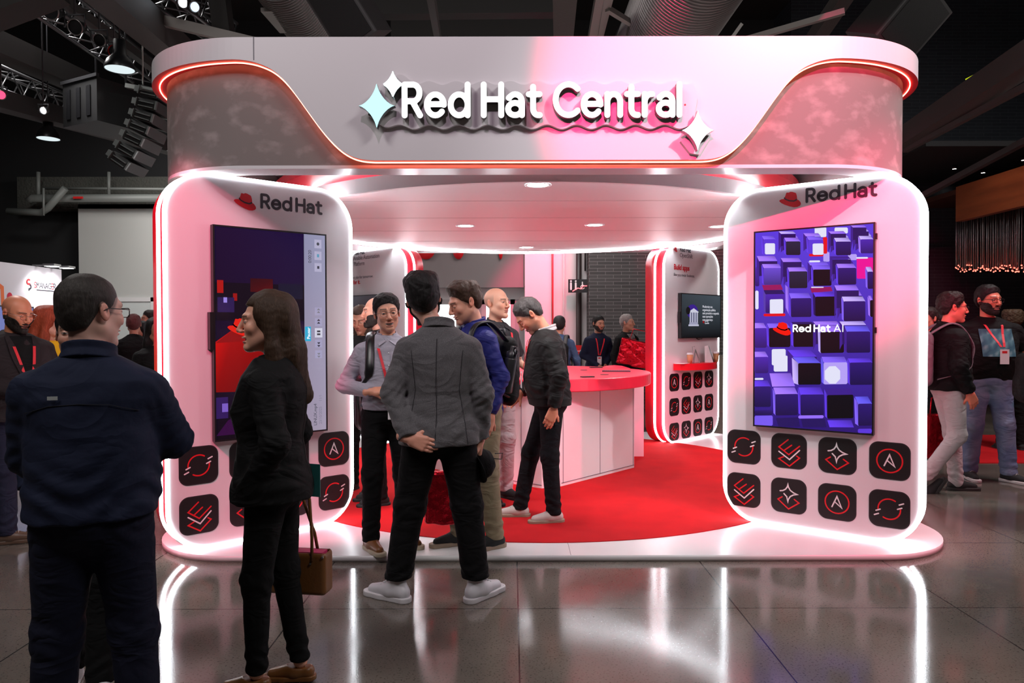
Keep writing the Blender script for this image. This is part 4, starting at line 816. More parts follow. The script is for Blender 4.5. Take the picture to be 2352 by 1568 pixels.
for (xa, z_) in ((-1.62, 1.93), (-1.68, 1.78)):
    b = MB(); b.box(xa, xa + .16, YB - .06, YB - .052, z_, z_ + .025); tag(obj('door_decal', b, emat('decal_red', S(235, 60, 80), 1)), 'short red strip stuck on the left glazed door', 'sticker', 'red strips on the glazed door')
# door in the pale wall
b = MB(); X0 = -7.35; 
for (a_, c_) in ((X0 - .42, X0 - .34), (X0 + .34, X0 + .42)): b.box(a_, c_, YB - .40, YB - .34, 0, 2.12)
b.box(X0 - .42, X0 + .42, YB - .40, YB - .34, 2.04, 2.12); d = struct('door_3', b, M_whitewall)
b = MB(); b.box(X0 - .34, X0 + .34, YB - .38, YB - .345, 0, 2.04); obj('door_leaf', b, mat('door_white', (.60, .63, .62, 1), .4), d)
# pipes and fittings on the white wall
def pipe(name, label, pts, r, m, cat='pipe', grp=None):
    b = MB(); b.tube(pts, r, 10); return tag(obj(name, b, m), label, cat, grp)
M_pipe = mat('dark_pipe', (.035, .022, .022, 1), .4)
yw = YB - .56
pipe('drain_pipe', 'thick dark downpipe with elbow on the white wall by the brick', [(1.28, yw - .02, 4.0), (1.28, yw - .02, .78), (1.26, yw - .02, .68), (1.16, yw - .02, .66)], .055, M_pipe)
pipe('conduit', 'thin red conduit dropping to the alarm bell', [(.78, yw, 4), (.78, yw, .95)], .018, mat('red_pipe', (.65, .04, .05, 1), .4))
pipe('conduit', 'thin pale conduit right of the alarm bell', [(1.0, yw, 4), (1.0, yw, 0)], .014, M_whitewall)
pipe('conduit', 'thin black conduit at the edge of the brick wall', [(1.405, yw, 4), (1.405, yw, 2.6)], .015, M_pipe)
b = MB(); b.lathe([(.001, -.06), (.05, -.05), (.075, 0), (.05, .05), (.001, .06)], n=20); tag(obj('alarm_bell', b, mat('bell_red', (.7, .02, .03, 1), .25), None, (.78, yw - .06, 1.46)), 'round red alarm bell on the white wall', 'bell')
def wall_sign(name, label, x, z, w, h, m, y=yw + .02, deco=None, cat='sign'):
    t = thing(name, label, cat, (x, y, z)); b = MB(); b.box(-w / 2, w / 2, -.02, .0, -h / 2, h / 2); obj('plate', b, m, t)
    if deco:
        b = MB(); deco(b); obj('pictogram', b, M_inkw, t, fix=False)
    return t
M_sred = mat('sign_red', (.72, .02, .02, 1), .4)
def hose(b):
    for r_ in (.05, .075, .03): stroke2d(b, arc(0, 0, r_, r_, 0, 360, 20), .009, lambda a, c: Vector((a, -.022, c)))
def ext(b): stroke2d(b, [(0, -.07), (0, .03)], .05, lambda a, c: Vector((a, -.022, c)), caps=False); stroke2d(b, [(-.03, .06), (.04, .06)], .012, lambda a, c: Vector((a, -.022, c)))
def alarm(b): stroke2d(b, rrect(-.09, -.02, -.03, .03, .005, 2), .009, lambda a, c: Vector((a, -.022, c))); stroke2d(b, [(0, 0), (.05, 0), (.09, .04)], .012, lambda a, c: Vector((a, -.022, c))); stroke2d(b, [(.05, 0), (.07, -.03), (.09, -.03)], .012, lambda a, c: Vector((a, -.022, c)))
wall_sign('fire_sign', 'red fire extinguisher sign left of the alarm bell', .38, 1.04, .22, .24, M_sred, deco=ext)
wall_sign('fire_sign', 'red fire hose sign with white coil right of the bell', 1.03, 1.085, .15, .23, M_sred, deco=hose)
wall_sign('fire_sign', 'red alarm point sign beside the dark downpipe', 1.245, 1.07, .17, .22, M_sred, y=yw - .07, deco=alarm)
def wc(b):
    for x_ in (-.13, -.04):
        stroke2d(b, [(x_, -.06), (x_, .05)], .035, lambda a, c: Vector((a, -.022, c))); stroke2d(b, [(x_, .09), (x_, .0901)], .035, lambda a, c: Vector((a, -.022, c)))
    stroke2d(b, arc(.09, -.02, .035, .035, 30, 330, 12), .014, lambda a, c: Vector((a, -.022, c))); stroke2d(b, [(.085, .0), (.085, .07)], .02, lambda a, c: Vector((a, -.022, c)))
t = wall_sign('restroom_sign', 'dark hanging restroom sign with white figures and pink neon', 1.24, 2.30, .36, .25, M_black, y=yw - .25, deco=wc)
b = MB(); b.tube([(-.10, -.03, -.10), (.0, -.03, -.04), (.06, -.03, -.055), (.1, -.03, .0), (.17, -.03, -.0)], .009, 6); obj('neon_squiggle', b, emat('neon', (1, .12, .14, 1), 3), t)
b = MB(); b.box(-.22, .22, -.12, 0, 0, 1.25); t = obj('hose_cabinet', b, mat('cabinet_grey', (.46, .43, .42, 1), .4), None, (1.03, yw + .05, -.05 + .05)); tag(t, 'grey hose cabinet on the white wall behind the backpack wearer', 'cabinet')
t.scale = (1, 1, .78); t.location.z = 0
b = MB(); b.box(-.17, .17, -.125, -.12, .15, 1.12); obj('cabinet_door', b, mat('cabinet_glass', (.22, .22, .22, 1), .15), t)
# hat discs on the bulkhead
for i, (px, w_) in enumerate(((978, .36), (1053, .22), (1150, .09))):
    p = AT(px, 583, YB - .43); t = thing('round_emblem', ['large red disc with hat mark hung left on the bulkhead', 'middle red disc with hat mark hung on the bulkhead', 'narrow edge-on red disc with hat mark near the white wall'][i], 'emblem', (p.x, YB - .44, 3.03), 0, 'round fedora emblems on the bulkhead')
    b = MB(); b.lathe([(.001, -.01), (.19, -.01), (.19, .01), (.001, .01)], n=30, M=Matrix.Diagonal((w_ / .38, 1, 1, 1)) @ Matrix.Rotation(R(90), 4, 'X')); obj('disc', b, M_inkr, t)
    b = MB(); hat(b, -.12, -.06, .24, lambda a, c: Vector((a * w_ / .38, -.012, c)), 0, 0); obj('hat_mark', b, M_ink, t, fix=False)
# white low counter far behind
b = MB(); b.box(1.45, 2.35, 13.0, 13.5, .0, .70); tag(obj('side_bench', b, M_blackwall), 'dark bench by the brick wall behind the lanyard man', 'bench')
b = MB(); b.box(1.42, 2.38, 12.97, 13.53, .7, .74); obj('bench_top', b, M_whitewall, C.objects['side_bench'])
b = MB(); b.lathe([(.001, 0), (.22, 0), (.24, .03), (.001, .05)], n=24); tag(obj('red_stool_back', b, M_redtop, None, (1.30, 9.3, .62), 0), 'red rounded seat seen just behind the red counter', 'stool')
o = C.objects['red_stool_back']; o.name = 'round_stool'; 
b = MB(); b.lathe([(.20, -.62), (.20, -.6), (.03, -.58), (.03, 0)], n=20); obj('pedestal', b, M_metal, o)
b = MB(); b.lathe([(.24, .02), (.245, .30), (.20, .38), (.10, .41), (.001, .42)], n=24, M=None); obj('backrest', b, M_redtop, o)

# ---------------------------------------------------------------- exhibitor wall on the far left
t = thing('exhibition_wall', 'white exhibitor wall with S-shaped logo and orange graphic behind the bald man', 'wall', (-7.5, 0, 0))
b = MB(); b.box(-.15, 0, 8.5, 12.2, 0, 2.50); obj('wall_board', b, mat('exhibit_white', (.66, .62, .68, 1), .5), t)
MS = Matrix.Translation((.003, 11.42, 0)) @ Matrix.Rotation(R(90), 4, 'Z')
sts, wd = strokes('SMANAGER', .085, .20)
b = MB(); put = lambda a, c: Vector((.004, 11.50 + a * .93, 2.165 + c))
red_i = 0; xcur = 0
for k_, ch in enumerate('SMANAGER'):
    wd_, ss = GL[ch]
    for s_ in ss: stroke2d(b, [((xcur + p[0]) * .085, p[1] * .085) for p in s_], .012, put, 0 if k_ in (0, 6) else 1)
    xcur += wd_ + .20
obj('lettering', b, [M_inkr, M_ink], t, fix=False)
b = MB(); put2 = lambda a, c: Vector((.004, 11.37 + a, 2.20 + c))
stroke2d(b, arc(0, .045, .045, .035, 60, 250, 10) + arc(.0, -.02, .045, .035, 70, 0, 5), .028, put2, 0); stroke2d(b, arc(.0, -.03, .05, .035, 60, -90, 8), .028, put2, 1); stroke2d(b, [(0, -.06), (0, -.085)], .02, put2, 1)
b.box(.002, .005, 11.55, 12.0, 2.125, 2.137, 1); obj('logo_mark', b, [M_inkr, M_ink], t, fix=False)
b = MB(); put3 = lambda a, c: Vector((.004, 10.55 + a, c))
stroke2d(b, [(-.4, 1.75), (.10, 2.12), (.16, 2.15), (.22, 2.12), (.24, 1.7)], .07, put3, 0); stroke2d(b, [(.38, 2.0), (.38, 1.7)], .12, put3, 1); stroke2d(b, [(.1, 1.72), (.34, 1.8)], .1, put3, 1)
obj('curved_graphic', b, [mat('orange_ink', S(225, 110, 60), .5), mat('crimson_ink', S(200, 30, 60), .5)], t, fix=False)
for i, (y_) in enumerate((11.55, 11.93)):
    l = thing('clip_lamp', ['clip-on lamp over the exhibitor wall, nearer one', 'clip-on lamp over the exhibitor wall, at the wall end'][i], 'lamp', (-7.5, y_, 2.5), 0, 'clip lamps over the exhibitor wall')
    b = MB(); b.box(-.05, .26, -.02, .02, .01, .03); b.box(.16, .34, -.09, .09, .0, .035); obj('arm_and_head', b, M_metal, l)
    b = MB(); b.box(.18, .32, -.075, .075, -.004, -.001); obj('lamp_lens', b, emat('clip_glow', (1, 1, 1, 1), 12), l)
    light('clip_light', 'SPOT', (-7.24, y_, 2.48), (-7.5, y_, 2.0), 26, (1, 1, 1), .05, 110, .8)
t = thing('flat_screen', 'small screen with blue picture on the exhibitor wall', 'screen', (-7.5, 11.0, 1.50))
b = MB(); b.box(.003, .04, -.42, .42, -.30, .36); obj('casing', b, M_black, t)
b = MB(); b.col = []
def qq(y0, y1, z0, z1, c, x=.0412): b.add([(x, y0, z0), (x, y1, z0), (x, y1, z1), (x, y0, z1)], [(0, 1, 2, 3)]); b.col += [S(*c)] * 4
qq(-.40, .40, -.28, .34, (110, 120, 185)); qq(-.40, .40, -.28, -.02, (165, 160, 185), .0414); 
b.add([(.0414, -.1, .0), (.0414, .3, .1), (.0414, .1, .32)], [(0, 1, 2)]); b.col += [S(150, 170, 215)] * 3
for k_ in range(3): qq(.0, .33, -.10 - .05 * k_, -.085 - .05 * k_, (90, 90, 120), .0416)
obj('picture', b, screen_mat('blue_picture', .9), t, fix=False)

# ---------------------------------------------------------------- bar on the right
t = thing('timber_bulkhead', 'orange brown timber fascia hanging high on the right', 'bulkhead', (7.2, 0, 0))
b = MB(); b.box(0, .12, 4.5, 11.9, 3.22, 3.78); obj('timber_face', b, mat('timber', (.26, .065, .020, 1), .5, var=(2.5, (.17, .04, .012, 1), .35, .65), stretch=(1, .3, 3)), t)
b = MB(); b.box(.12, 4.5, 4.5, 13.5, 3.70, 3.78); obj('timber_soffit', b, mat('timber_dark', (.06, .016, .008, 1), .6), t)
light('bar_lamp', 'SPOT', (5.6, 8.6, 5.4), (7.2, 9.8, 3.5), 130, (1, .72, .5), .1, 60, .8)
M_rod = mat('steel_rod', (.42, .40, .40, 1), .25, .9); M_tip = emat('rod_tip', (1, .12, .08, 1), 4); rr_ = random.Random(3)
r0 = None
for k_ in range(64):
    px = 2196 + (k_ % 32) * 5.0 + rr_.uniform(-1.5, 1.5); Y = 7.4 * FPX / (px - 1176) + rr_.random() * 1.1; p = AT(px, 620 + rr_.uniform(-12, 4), Y); L_ = 3.70 - p.z
    if r0 is None:
        b = MB(); b.tube([(0, 0, 0), (0, 0, 1)], .009, 6); mr_ = b.mesh('rod'); mr_.materials.append(M_rod)
        b = MB(); b.tube([(0, 0, -.012), (0, 0, .004)], .011, 6); mt_ = b.mesh('rod_tip'); mt_.materials.append(M_tip); r0 = 1
    rd = bpy.data.objects.new('hanging_rod', None); C.objects.link(rd); rd.location = p
    tag(rd, 'thin hanging steel rod with red tip under the timber fascia', 'rod', 'rods hanging from the bar ceiling')
    o = bpy.data.objects.new('rod', mr_); C.objects.link(o); o.parent = rd; o.scale = (1, 1, L_)
    o = bpy.data.objects.new('tip', mt_); C.objects.link(o); o.parent = rd
b = MB(); b.box(6.2, 12, 11.0, 13.68, 4.22, 4.30); tag(obj('ceiling_raft', b, M_blackwall), 'black ceiling raft over the bar holding small recessed lamps', 'raft')
# small ceiling spots on the right
for i, (px, py, Y) in enumerate(((2180, 421, 13.55), (2258, 397, 12.6), (2351, 368, 11.65), (2192, 388, 12.3))):
    p = AT(px, py, Y); t = thing('recessed_lamp', ['small round recessed ceiling lamp, lowest over the right group', 'small round recessed ceiling lamp over the timber fascia end', 'small round recessed ceiling lamp at the picture edge', 'dim small recessed lamp left of the timber fascia'][i], 'lamp', p, 0, 'recessed lamps on the right')
    b = MB(); b.lathe([(.03, 0), (.045, 0), (.045, .06), (.001, .06)], n=16); obj('housing', b, M_black, t)
    b = MB(); b.disc((0, 0, .002), .034, 16, up=-1); obj('lens', b, emat('spot_glow', (1, .95, .9, 1), 9 if i < 3 else 2), t)
# red floor runner and low lit bar counter on the right
b = MB(); b.box(5.2, 11, 8.1, 10.2, .001, .008); tag(obj('floor_runner', b, M_carpet), 'bright red floor covering behind the right-hand group', 'carpet')
b = MB(); b.box(3.6, 8.0, 13.0, 13.6, 0, 1.0); tag(obj('bar_counter', b, mat('beige_panel', (.20, .17, .14, 1), .6)), 'beige counter front behind the right-hand group', 'counter')
b = MB(); b.box(4.8, 6.8, 13.0, 13.6, 1.0, 1.95); tag(obj('back_cabinet', b, mat('beige_panel', (1, 1, 1, 1))), 'beige cabinet standing on the counter behind the group', 'cabinet')
# ---------------------------------------------------------------- things under the hall ceiling
M_duct = mat('duct_metal', (.30, .28, .27, 1), .45, .55)
def duct(label, x, z, r, y0, y1, pitch=.055):
    t = thing('spiral_duct', label, 'duct', (x, y0, z)); prof = []; n = int((y1 - y0) / pitch)
    for i in range(n):
        y = i * pitch; prof += [(r, y), (r, y + pitch * .72), (r + .012, y + pitch * .8), (r + .012, y + pitch * .92)]
    b = MB(); b.lathe(prof, n=44, M=Matrix.Rotation(R(-90), 4, 'X'), smooth=False); obj('duct_shell', b, M_duct, t)
    for y in (1.2, 3.6):
        b = MB(); b.lathe([(r + .014, y), (r + .03, y), (r + .03, y + .05), (r + .014, y + .05)], n=44, M=Matrix.Rotation(R(-90), 4, 'X')); b.tube([(0, y + .025, r), (0, y + .025, 7.59 - z)], .008, 5)
        obj('hanger_strap', b, M_dark, t)
duct('thick spiral ventilation duct above the right half of the header', 1.62, 4.62, .46, 4.6, 12.5)
duct('thinner spiral ventilation duct above the left half of the header', -2.34, 5.06, .30, 6.0, 13.0, .05)
def beam(label, a, c, w_, h_, m, name='steel_beam', cat='beam'):
    b = MB(); b.bar(a, c, w_, h_, 0); return tag(obj(name, b, m), label, cat)
M_beam = mat('grey_beam', (.060, .055, .052, 1), .6); M_beamd = mat('dark_beam', (.03, .027, .026, 1), .7); M_pale = mat('pale_channel', (.30, .28, .26, 1), .5)
def B(label, p, q, Yp, Yq, w_, h_, m, name='steel_beam', cat='beam'): return beam(label, AT(*p, Yp), AT(*q, Yq), w_, h_, m, name, cat)
B('long grey beam rising from the header corner to the upper left', (205, -60), (445, 150), 6.0, 9.0, .26, .30, M_beam)
B('dark beam beside the pendant lamp at upper left', (60, -60), (400, 190), 7.0, 10.5, .10, .10, M_beam)
B('pale flat channel slanting down to the header left corner', (300, 30), (640, 112), 7.5, 7.5, .07, .10, M_pale)
B('concrete coloured beam over the middle of the header', (1298, -40), (1292, 120), 6.5, 9.5, .22, .22, mat('rough_concrete', (.10, .09, .085, 1), .9, bump=(30, .5, .01)))
B('pale double channel right of the concrete beam', (1392, -30), (1362, 110), 6.5, 9.0, .16, .10, M_pale)
B('round pale pipe beside the double channel', (1400, -40), (1375, 100), 6.3, 8.5, .05, .05, M_pale, 'ceiling_pipe', 'pipe')
B('pale slotted strut crossing behind the big duct', (1395, 20), (1510, 90), 7.0, 7.6, .05, .05, M_pale)
B('thin dark beam left of the header middle', (985, -40), (1010, 110), 6.5, 9.5, .07, .14, M_beam)
B('dark vertical hanger above the header left part', (500, -40), (520, 120), 8.0, 8.0, .18, .18, M_beamd)
B('dark beam crossing high above the header middle', (760, 14), (1320, 8), 9.5, 9.5, .2, .3, M_beamd)
B('second dark beam crossing above the header middle', (900, 70), (1300, 66), 11.0, 11.0, .2, .4, M_beamd)
B('pale strut rising to the right speaker', (1690, 98), (1940, 26), 7.0, 6.6, .05, .05, M_pale)
B('grey trunking beside the right speaker', (1858, 110), (1960, -40), 7.8, 7.2, .16, .12, M_beam)
B('slanting pale bracket at the right duct', (1675, 95), (1700, 60), 6.8, 6.8, .12, .03, M_pale)
B('slanting pale plate left of the thin duct', (612, 22), (655, 72), 7.6, 8.2, .12, .04, M_pale)
B('long dark girder at far right', (2075, 320), (2400, 108), 9.5, 6.4, .22, .24, M_beam)
B('round pipe running under the right girder', (2080, 345), (2400, 175), 9.5, 6.6, .06, .06, M_beam, 'ceiling_pipe', 'pipe')
B('lower pipe above the recessed lamps', (2080, 470), (2400, 300), 10.5, 8.0, .07, .07, M_beamd, 'ceiling_pipe', 'pipe')
B('dark beam at upper left with pink glow', (-40, 35), (130, -30), 6.5, 6.5, .3, .2, M_beamd)
B('dark slanting beam above the exhibitor wall', (-40, 220), (420, 345), 8.5, 12.0, .22, .22, M_beamd)
B('lower slanting dark beam behind the array speaker', (-40, 90), (300, 240), 8.0, 11.5, .3, .25, M_beamd)
for i, (px, py) in enumerate(((2235, 175), (2268, 160))):
    p = AT(px, py, 7.68); b = MB(); b.bar(p + Vector((-.045, 0.05, -.02)), p + Vector((.045, -.05, .025)), .03, .01)
    tag(obj('yellow_label', b, emat('label_yellow', S(190, 205, 30), .8)), ['yellow label on the right girder, lower one', 'yellow label on the right girder, upper one'][i], 'label', 'yellow labels on the girder')
# loudspeakers
def speaker(name, label, c, rot, w_, d_, h_, front=None):
    t = thing(name, label, 'speaker', c); t.rotation_euler = [R(a) for a in rot]
    b = MB(); b.prism(rrect(-w_ / 2, w_ / 2, -d_ / 2, d_ / 2, .03, 4), -h_ / 2, h_ / 2); obj('cabinet', b, mat('speaker_grey', (.045, .043, .043, 1), .6), t)
    b = MB(); b.box(-w_ * .42, w_ * .42, -d_ / 2 - .008, -d_ / 2, -h_ * .45, h_ * .45); obj('grille', b, mat('grille_black', (.006, .006, .006, 1), .7, bump=(300, .5, .002)), t)
    b = MB(); b.box(-.10, .10, -.09, .09, -h_ / 2 - .004, -h_ / 2); obj('socket_plate', b, M_dark, t)
    b = MB()
    for x in (-.04, .02): b.box(x - .012, x + .012, -.06, .06, -h_ / 2 - .007, -h_ / 2 - .004)
    obj('handle_slot', b, M_black, t)
    b = MB(); b.tube([(0, 0, h_ / 2), (0, 0, h_ / 2 + .5)], .02, 8); obj('mounting_pole', b, M_dark, t)
speaker('loudspeaker', 'tilted grey loudspeaker above the right end of the header', AT(2062, 52, 6.9), (28, 30, 30), .50, .45, .62)
speaker('loudspeaker', 'black loudspeaker hanging between the ducts above the header', AT(800, 30, 6.6), (24, -25, -25), .42, .38, .60)
t = thing('subwoofer', 'large black subwoofer box hanging behind the array speaker', 'speaker', AT(255, 255, 9.3), R(-28))
b = MB(); b.box(-.34, .34, -.40, .40, -.26, .26); obj('cabinet', b, mat('sub_black', (.014, .014, .015, 1), .5), t)
b = MB()
for x in (-.22, -.02, .18): b.box(x - .04, x + .04, -.41, -.40, -.18, .18)
b.box(-.345, -.34, -.3, .3, -.2, .2); obj('front_grille', b, M_black, t)
b = MB(); b.box(-.36, .36, -.42, -.38, .26, .30); b.box(-.36, .36, .38, .42, .26, .30); b.tube([(-.3, 0, .28), (-.3, 0, 3.0)], .012, 6); b.tube([(.3, 0, .28), (.3, 0, 3.0)], .012, 6); obj('rigging', b, M_dark, t)
# curved line array: each cabinet is a part
t = thing('array_speaker', 'curved hanging column of stacked black speaker boxes at upper left', 'speaker', (0, 0, 0))
path = [(345, 212), (339, 240), (331, 267), (321, 293), (309, 319), (294, 345), (277, 370)]
for i in range(len(path)):
    Y = 8.8; p = AT(*path[i], Y); q = AT(*path[max(i - 1, 0)], Y) if i else AT(351, 185, Y); up = (q - p).normalized()
    xdir = Vector((up.z, 0, -up.x)); M = Matrix((xdir, Vector((0, 1, 0)), up)).transposed().to_4x4(); M.translation = p
    b = MB(); b.box(-.12, .12, -.02, .42, -.060, .060, 0, M); o = obj('array_cabinet', b, mat('array_black', (.05, .052, .052, 1), .45), t)
    b = MB(); b.box(-.128, -.115, -.05, -.02, -.05, .05, 0, M); b.box(.11, .128, -.05, -.02, -.05, .05, 0, M); b.box(-.09, .09, -.045, -.021, .012, .022, 0, M); b.box(-.09, .09, -.045, -.021, -.04, -.03, 0, M); b.box(-.175, -.12, -.04, 0, -.03, .04, 0, M)
    obj('rigging_bar', b, mat('steel_grey', (.30, .32, .31, 1), .35, .7), o)
b = MB(); a_ = AT(290, 197, 8.8); c_ = AT(372, 212, 8.8); b.bar(a_, c_, .06, .05); b.tube([a_ + Vector((.2, 0, 0)), a_ + Vector((.2, 0, 2.3))], .01, 6); obj('top_frame', b, mat('frame_pale', (.45, .48, .46, 1), .4, .5), t)
# pendant lamps
for i, (px, py, Y, r_) in enumerate(((275, 160, 7.6, .145), (111, 319, 9.4, .135))):
    p = AT(px, py, Y); t = thing('pendant_lamp', ['bell pendant lamp with bright lens above the array speaker', 'smaller bell pendant lamp above the exhibitor wall'][i], 'lamp', p, 0, 'bell pendant lamps')
    b = MB(); b.lathe([(r_, 0), (r_ * 1.02, .02), (r_ * .85, .09), (r_ * .45, .15), (r_ * .4, .30), (.001, .31)], n=32); obj('shade', b, M_black, t)
    b = MB(); b.lathe([(.001, .028), (r_ * .9, .03), (r_ * .96, .004)], n=32); obj('lens', b, emat('pendant_glow', (.80, .92, .95, 1), .75), t)
    b = MB(); b.tube([(0, 0, .3), (0, 0, 7.58 - p.z)], .008, 6); obj('cable', b, M_black, t)
# stage lamps on the truss, upper left
def truss(label, a, c, s_, name='lighting_truss'):
    a, c = Vector(a), Vector(c); d = (c - a); L = d.length; M = Matrix.Translation(a) @ d.to_track_quat('X', 'Z').to_matrix().to_4x4(); b = MB(); h_ = s_ / 2
    cor = [(-h_, -h_), (h_, -h_), (h_, h_), (-h_, h_)]
    for (u, v) in cor: b.tube([M @ Vector((0, u, v)), M @ Vector((L, u, v))], .022, 6)
    n = int(L / s_)
    for i in range(n):
        x0_, x1_ = i * L / n, (i + 1) * L / n
        for k_ in range(4):
            (u, v), (u2, v2) = cor[k_], cor[(k_ + 1) % 4]
            b.tube([M @ Vector((x0_, u, v)), M @ Vector((x1_, u2, v2))] if i % 2 else [M @ Vector((x0_, u2, v2)), M @ Vector((x1_, u, v))], .010, 5)
    return tag(obj(name, b, mat('truss_metal', (.12, .12, .125, 1), .35, .7)), label, 'truss')
truss('lighting truss with stage lamps slanting at upper left', AT(60, -40, 7.2), AT(330, 165, 10.5), .30)
truss('short lighting truss above the header left corner', AT(330, -60, 7.0), AT(520, 80, 9.5), .28)
truss('low dark truss at the far left behind the pendant lamp', AT(-30, 175, 9.0), AT(170, 255, 11.5), .28)
def stage_lamp(label, px, py, Y, s_=.16, aim=(0, -1, -.4), glow=None, ring=(.30, .28, .28, 1)):
    p = AT(px, py, Y); t = thing('stage_lamp', label, 'lamp', p, 0, 'stage lamps on the hall ceiling')
    q = Vector(aim).to_track_quat('Z', 'Y').to_matrix().to_4x4()
    b = MB(); b.lathe([(.001, -s_ * 1.4), (s_ * .5, -s_ * 1.35), (s_ * .62, -s_ * .6), (s_ * .72, 0)], n=20, M=q); obj('housing', b, M_black, t)
    b = MB(); b.lathe([(s_ * .74, -.01), (s_ * .80, .0), (s_ * .74, .012), (s_ * .66, .0)], n=20, M=q); obj('rim', b, mat('lamp_rim%d' % int(ring[0] * 99), ring, .3, .8), t)
    b = MB(); b.disc((0, 0, -.01), s_ * .66, 20, M=q); obj('lens', b, emat('lens_%s' % label[:14], glow[0], glow[1]) if glow else M_black, t)
    b = MB(); b.tube([(-s_, 0, 0), (-s_, 0, s_ * 1.2), (s_, 0, s_ * 1.2), (s_, 0, 0)], .01, 5); b.tube([(0, 0, s_ * 1.2), (0, 0, 7.59 - p.z)], .010, 5); obj('yoke', b, M_dark, t)
stage_lamp('ring-rimmed stage lamp lowest on the slanting truss', 228, 92, 7.6, .085)
stage_lamp('dark stage lamp with reddish shine on the truss', 172, 62, 7.2, .10, ring=(.30, .03, .03, 1))  # rim metal is dark red
stage_lamp('dark stage lamp at the top of the slanting truss', 115, 25, 7.0, .11)
stage_lamp('stage lamp with red edge below the ring-rimmed one', 262, 118, 8.0, .085, ring=(.35, .02, .02, 1))
stage_lamp('bright white stage lamp at the top edge left of the ducts', 420, 6, 7.4, .07, glow=((.85, .93, 1, 1), 8))
stage_lamp('blue-white stage lamp right of the brightest one', 447, 16, 7.4, .07, glow=((.6, .8, 1, 1), 1.2))
stage_lamp('small bright stage lamp left of the subwoofer', 99, 254, 8.8, .06, glow=((.85, .92, 1, 1), 3))
stage_lamp('red glowing stage lamp at the left picture edge', 2, 218, 8.5, .07, aim=(.5, -1, -.3), glow=((1, .05, .12, 1), 2))
# pipework on the black wall, left
M_gp = mat('painted_pipe', (.16, .17, .16, 1), .5)
def WP(pts, r_, label, Y=13.9): pipe('wall_pipe', label, [AT(px, py, Y) for px, py in pts], r_, M_gp)
b = MB(); p0 = AT(60, 405, 14.2); p1 = AT(372, 478, 14.2); b.box(-9.6, -6.3, 14.25, 14.58, p1.z, p0.z); o = struct('wall_ledge', b, mat('rough_ledge', (.06, .06, .052, 1), .9, bump=(25, .8, .03))); o.name = 'trim_2'
WP([(66, 462), (75, 455), (380, 455)], .075, 'thick horizontal pipe with red tag on the black wall')
WP([(100, 432), (380, 434)], .025, 'thin upper horizontal pipe on the black wall')
WP([(18, 485), (95, 488), (110, 478), (150, 432)], .065, 'bent pipe at the left of the pipework', 13.7)
WP([(100, 495), (100, 432)], .02, 'thin upright pipe left of the pale wall', 13.6)
WP([(250, 395), (250, 450)], .03, 'short upright pipe hanger above the pipework')
WP([(88, 395), (88, 455)], .035, 'second upright pipe hanger further left')
b = MB(); p = AT(180, 454, 13.8); b.box(p.x - .09, p.x + .09, p.y - .02, p.y, p.z - .02, p.z + .02); tag(obj('pipe_tag', b, M_sred), 'small red tag on the thick wall pipe', 'tag')
# ================================================================ people
# local frame of a figure: faces -y, x to the viewer's right, built for a height of 1.75 m
f32 = np.float32
HSZ = 1.06
def smin(a, b, k):
    h = np.clip(.5 + .5 * (b - a) / k, 0, 1); return b + (a - b) * h - k * h * (1 - h)
def smax(a, b, k): return -smin(-a, -b, k)
def dcap(P, a, b, ra, rb):
    a = np.asarray(a, f32); b = np.asarray(b, f32); d = b - a; L = float(d @ d) + 1e-12
    t = np.clip(((P[0] - a[0]) * d[0] + (P[1] - a[1]) * d[1] + (P[2] - a[2]) * d[2]) / L, 0, 1)
    return np.sqrt((P[0] - a[0] - t * d[0]) ** 2 + (P[1] - a[1] - t * d[1]) ** 2 + (P[2] - a[2] - t * d[2]) ** 2) - (ra + (rb - ra) * t)
def dell(P, c, r):
    x, y, z = (P[0] - c[0]) / r[0], (P[1] - c[1]) / r[1], (P[2] - c[2]) / r[2]
    q = np.sqrt(x * x + y * y + z * z) + 1e-6; g = np.sqrt((x / r[0]) ** 2 + (y / r[1]) ** 2 + (z / r[2]) ** 2) + 1e-6
    return q * (q - 1) / g
def wob(P, s, ph=0):
    return (np.sin(P[0] * s + 1.3 + ph + 1.7 * np.sin(P[2] * s * .7 + ph)) * np.sin(P[2] * s * .9 + .5 + 1.3 * np.sin(P[1] * s * .8)) + .6 * np.sin(P[1] * s * 1.3 + 2.1 + ph + np.sin(P[0] * s * 1.1))) / 1.6
def dloft(P, secs, e=2.35):
    """soft elliptic tube through (z, half width, half depth, cx, cy)"""
    za = [s_[0] for s_ in secs]; z = P[2]
    a, b_, cx, cy = (np.interp(z, za, [s_[k] for s_ in secs]).astype(f32) for k in (1, 2, 3, 4))
    u = np.abs(P[0] - cx) / a; v = np.abs(P[1] - cy) / b_
    return ((u ** e + v ** e) ** (1 / e) - 1) * np.minimum(a, b_) * .92
def shape(fn, lo, hi, h):
    X, Y, Z = grid(lo, hi, h); F = fn((X, Y, Z)).astype(f32)
    F[0], F[-1] = .05, .05; F[:, 0], F[:, -1] = .05, .05; F[:, :, 0], F[:, :, -1] = .05, .05
    return surface_nets(F, lo, h)
def bbox(pts, pad):
    A = np.array(pts, f32); return A.min(0) - pad, A.max(0) + pad
def unit(v): v = np.asarray(v, float); return v / (np.linalg.norm(v) + 1e-9)

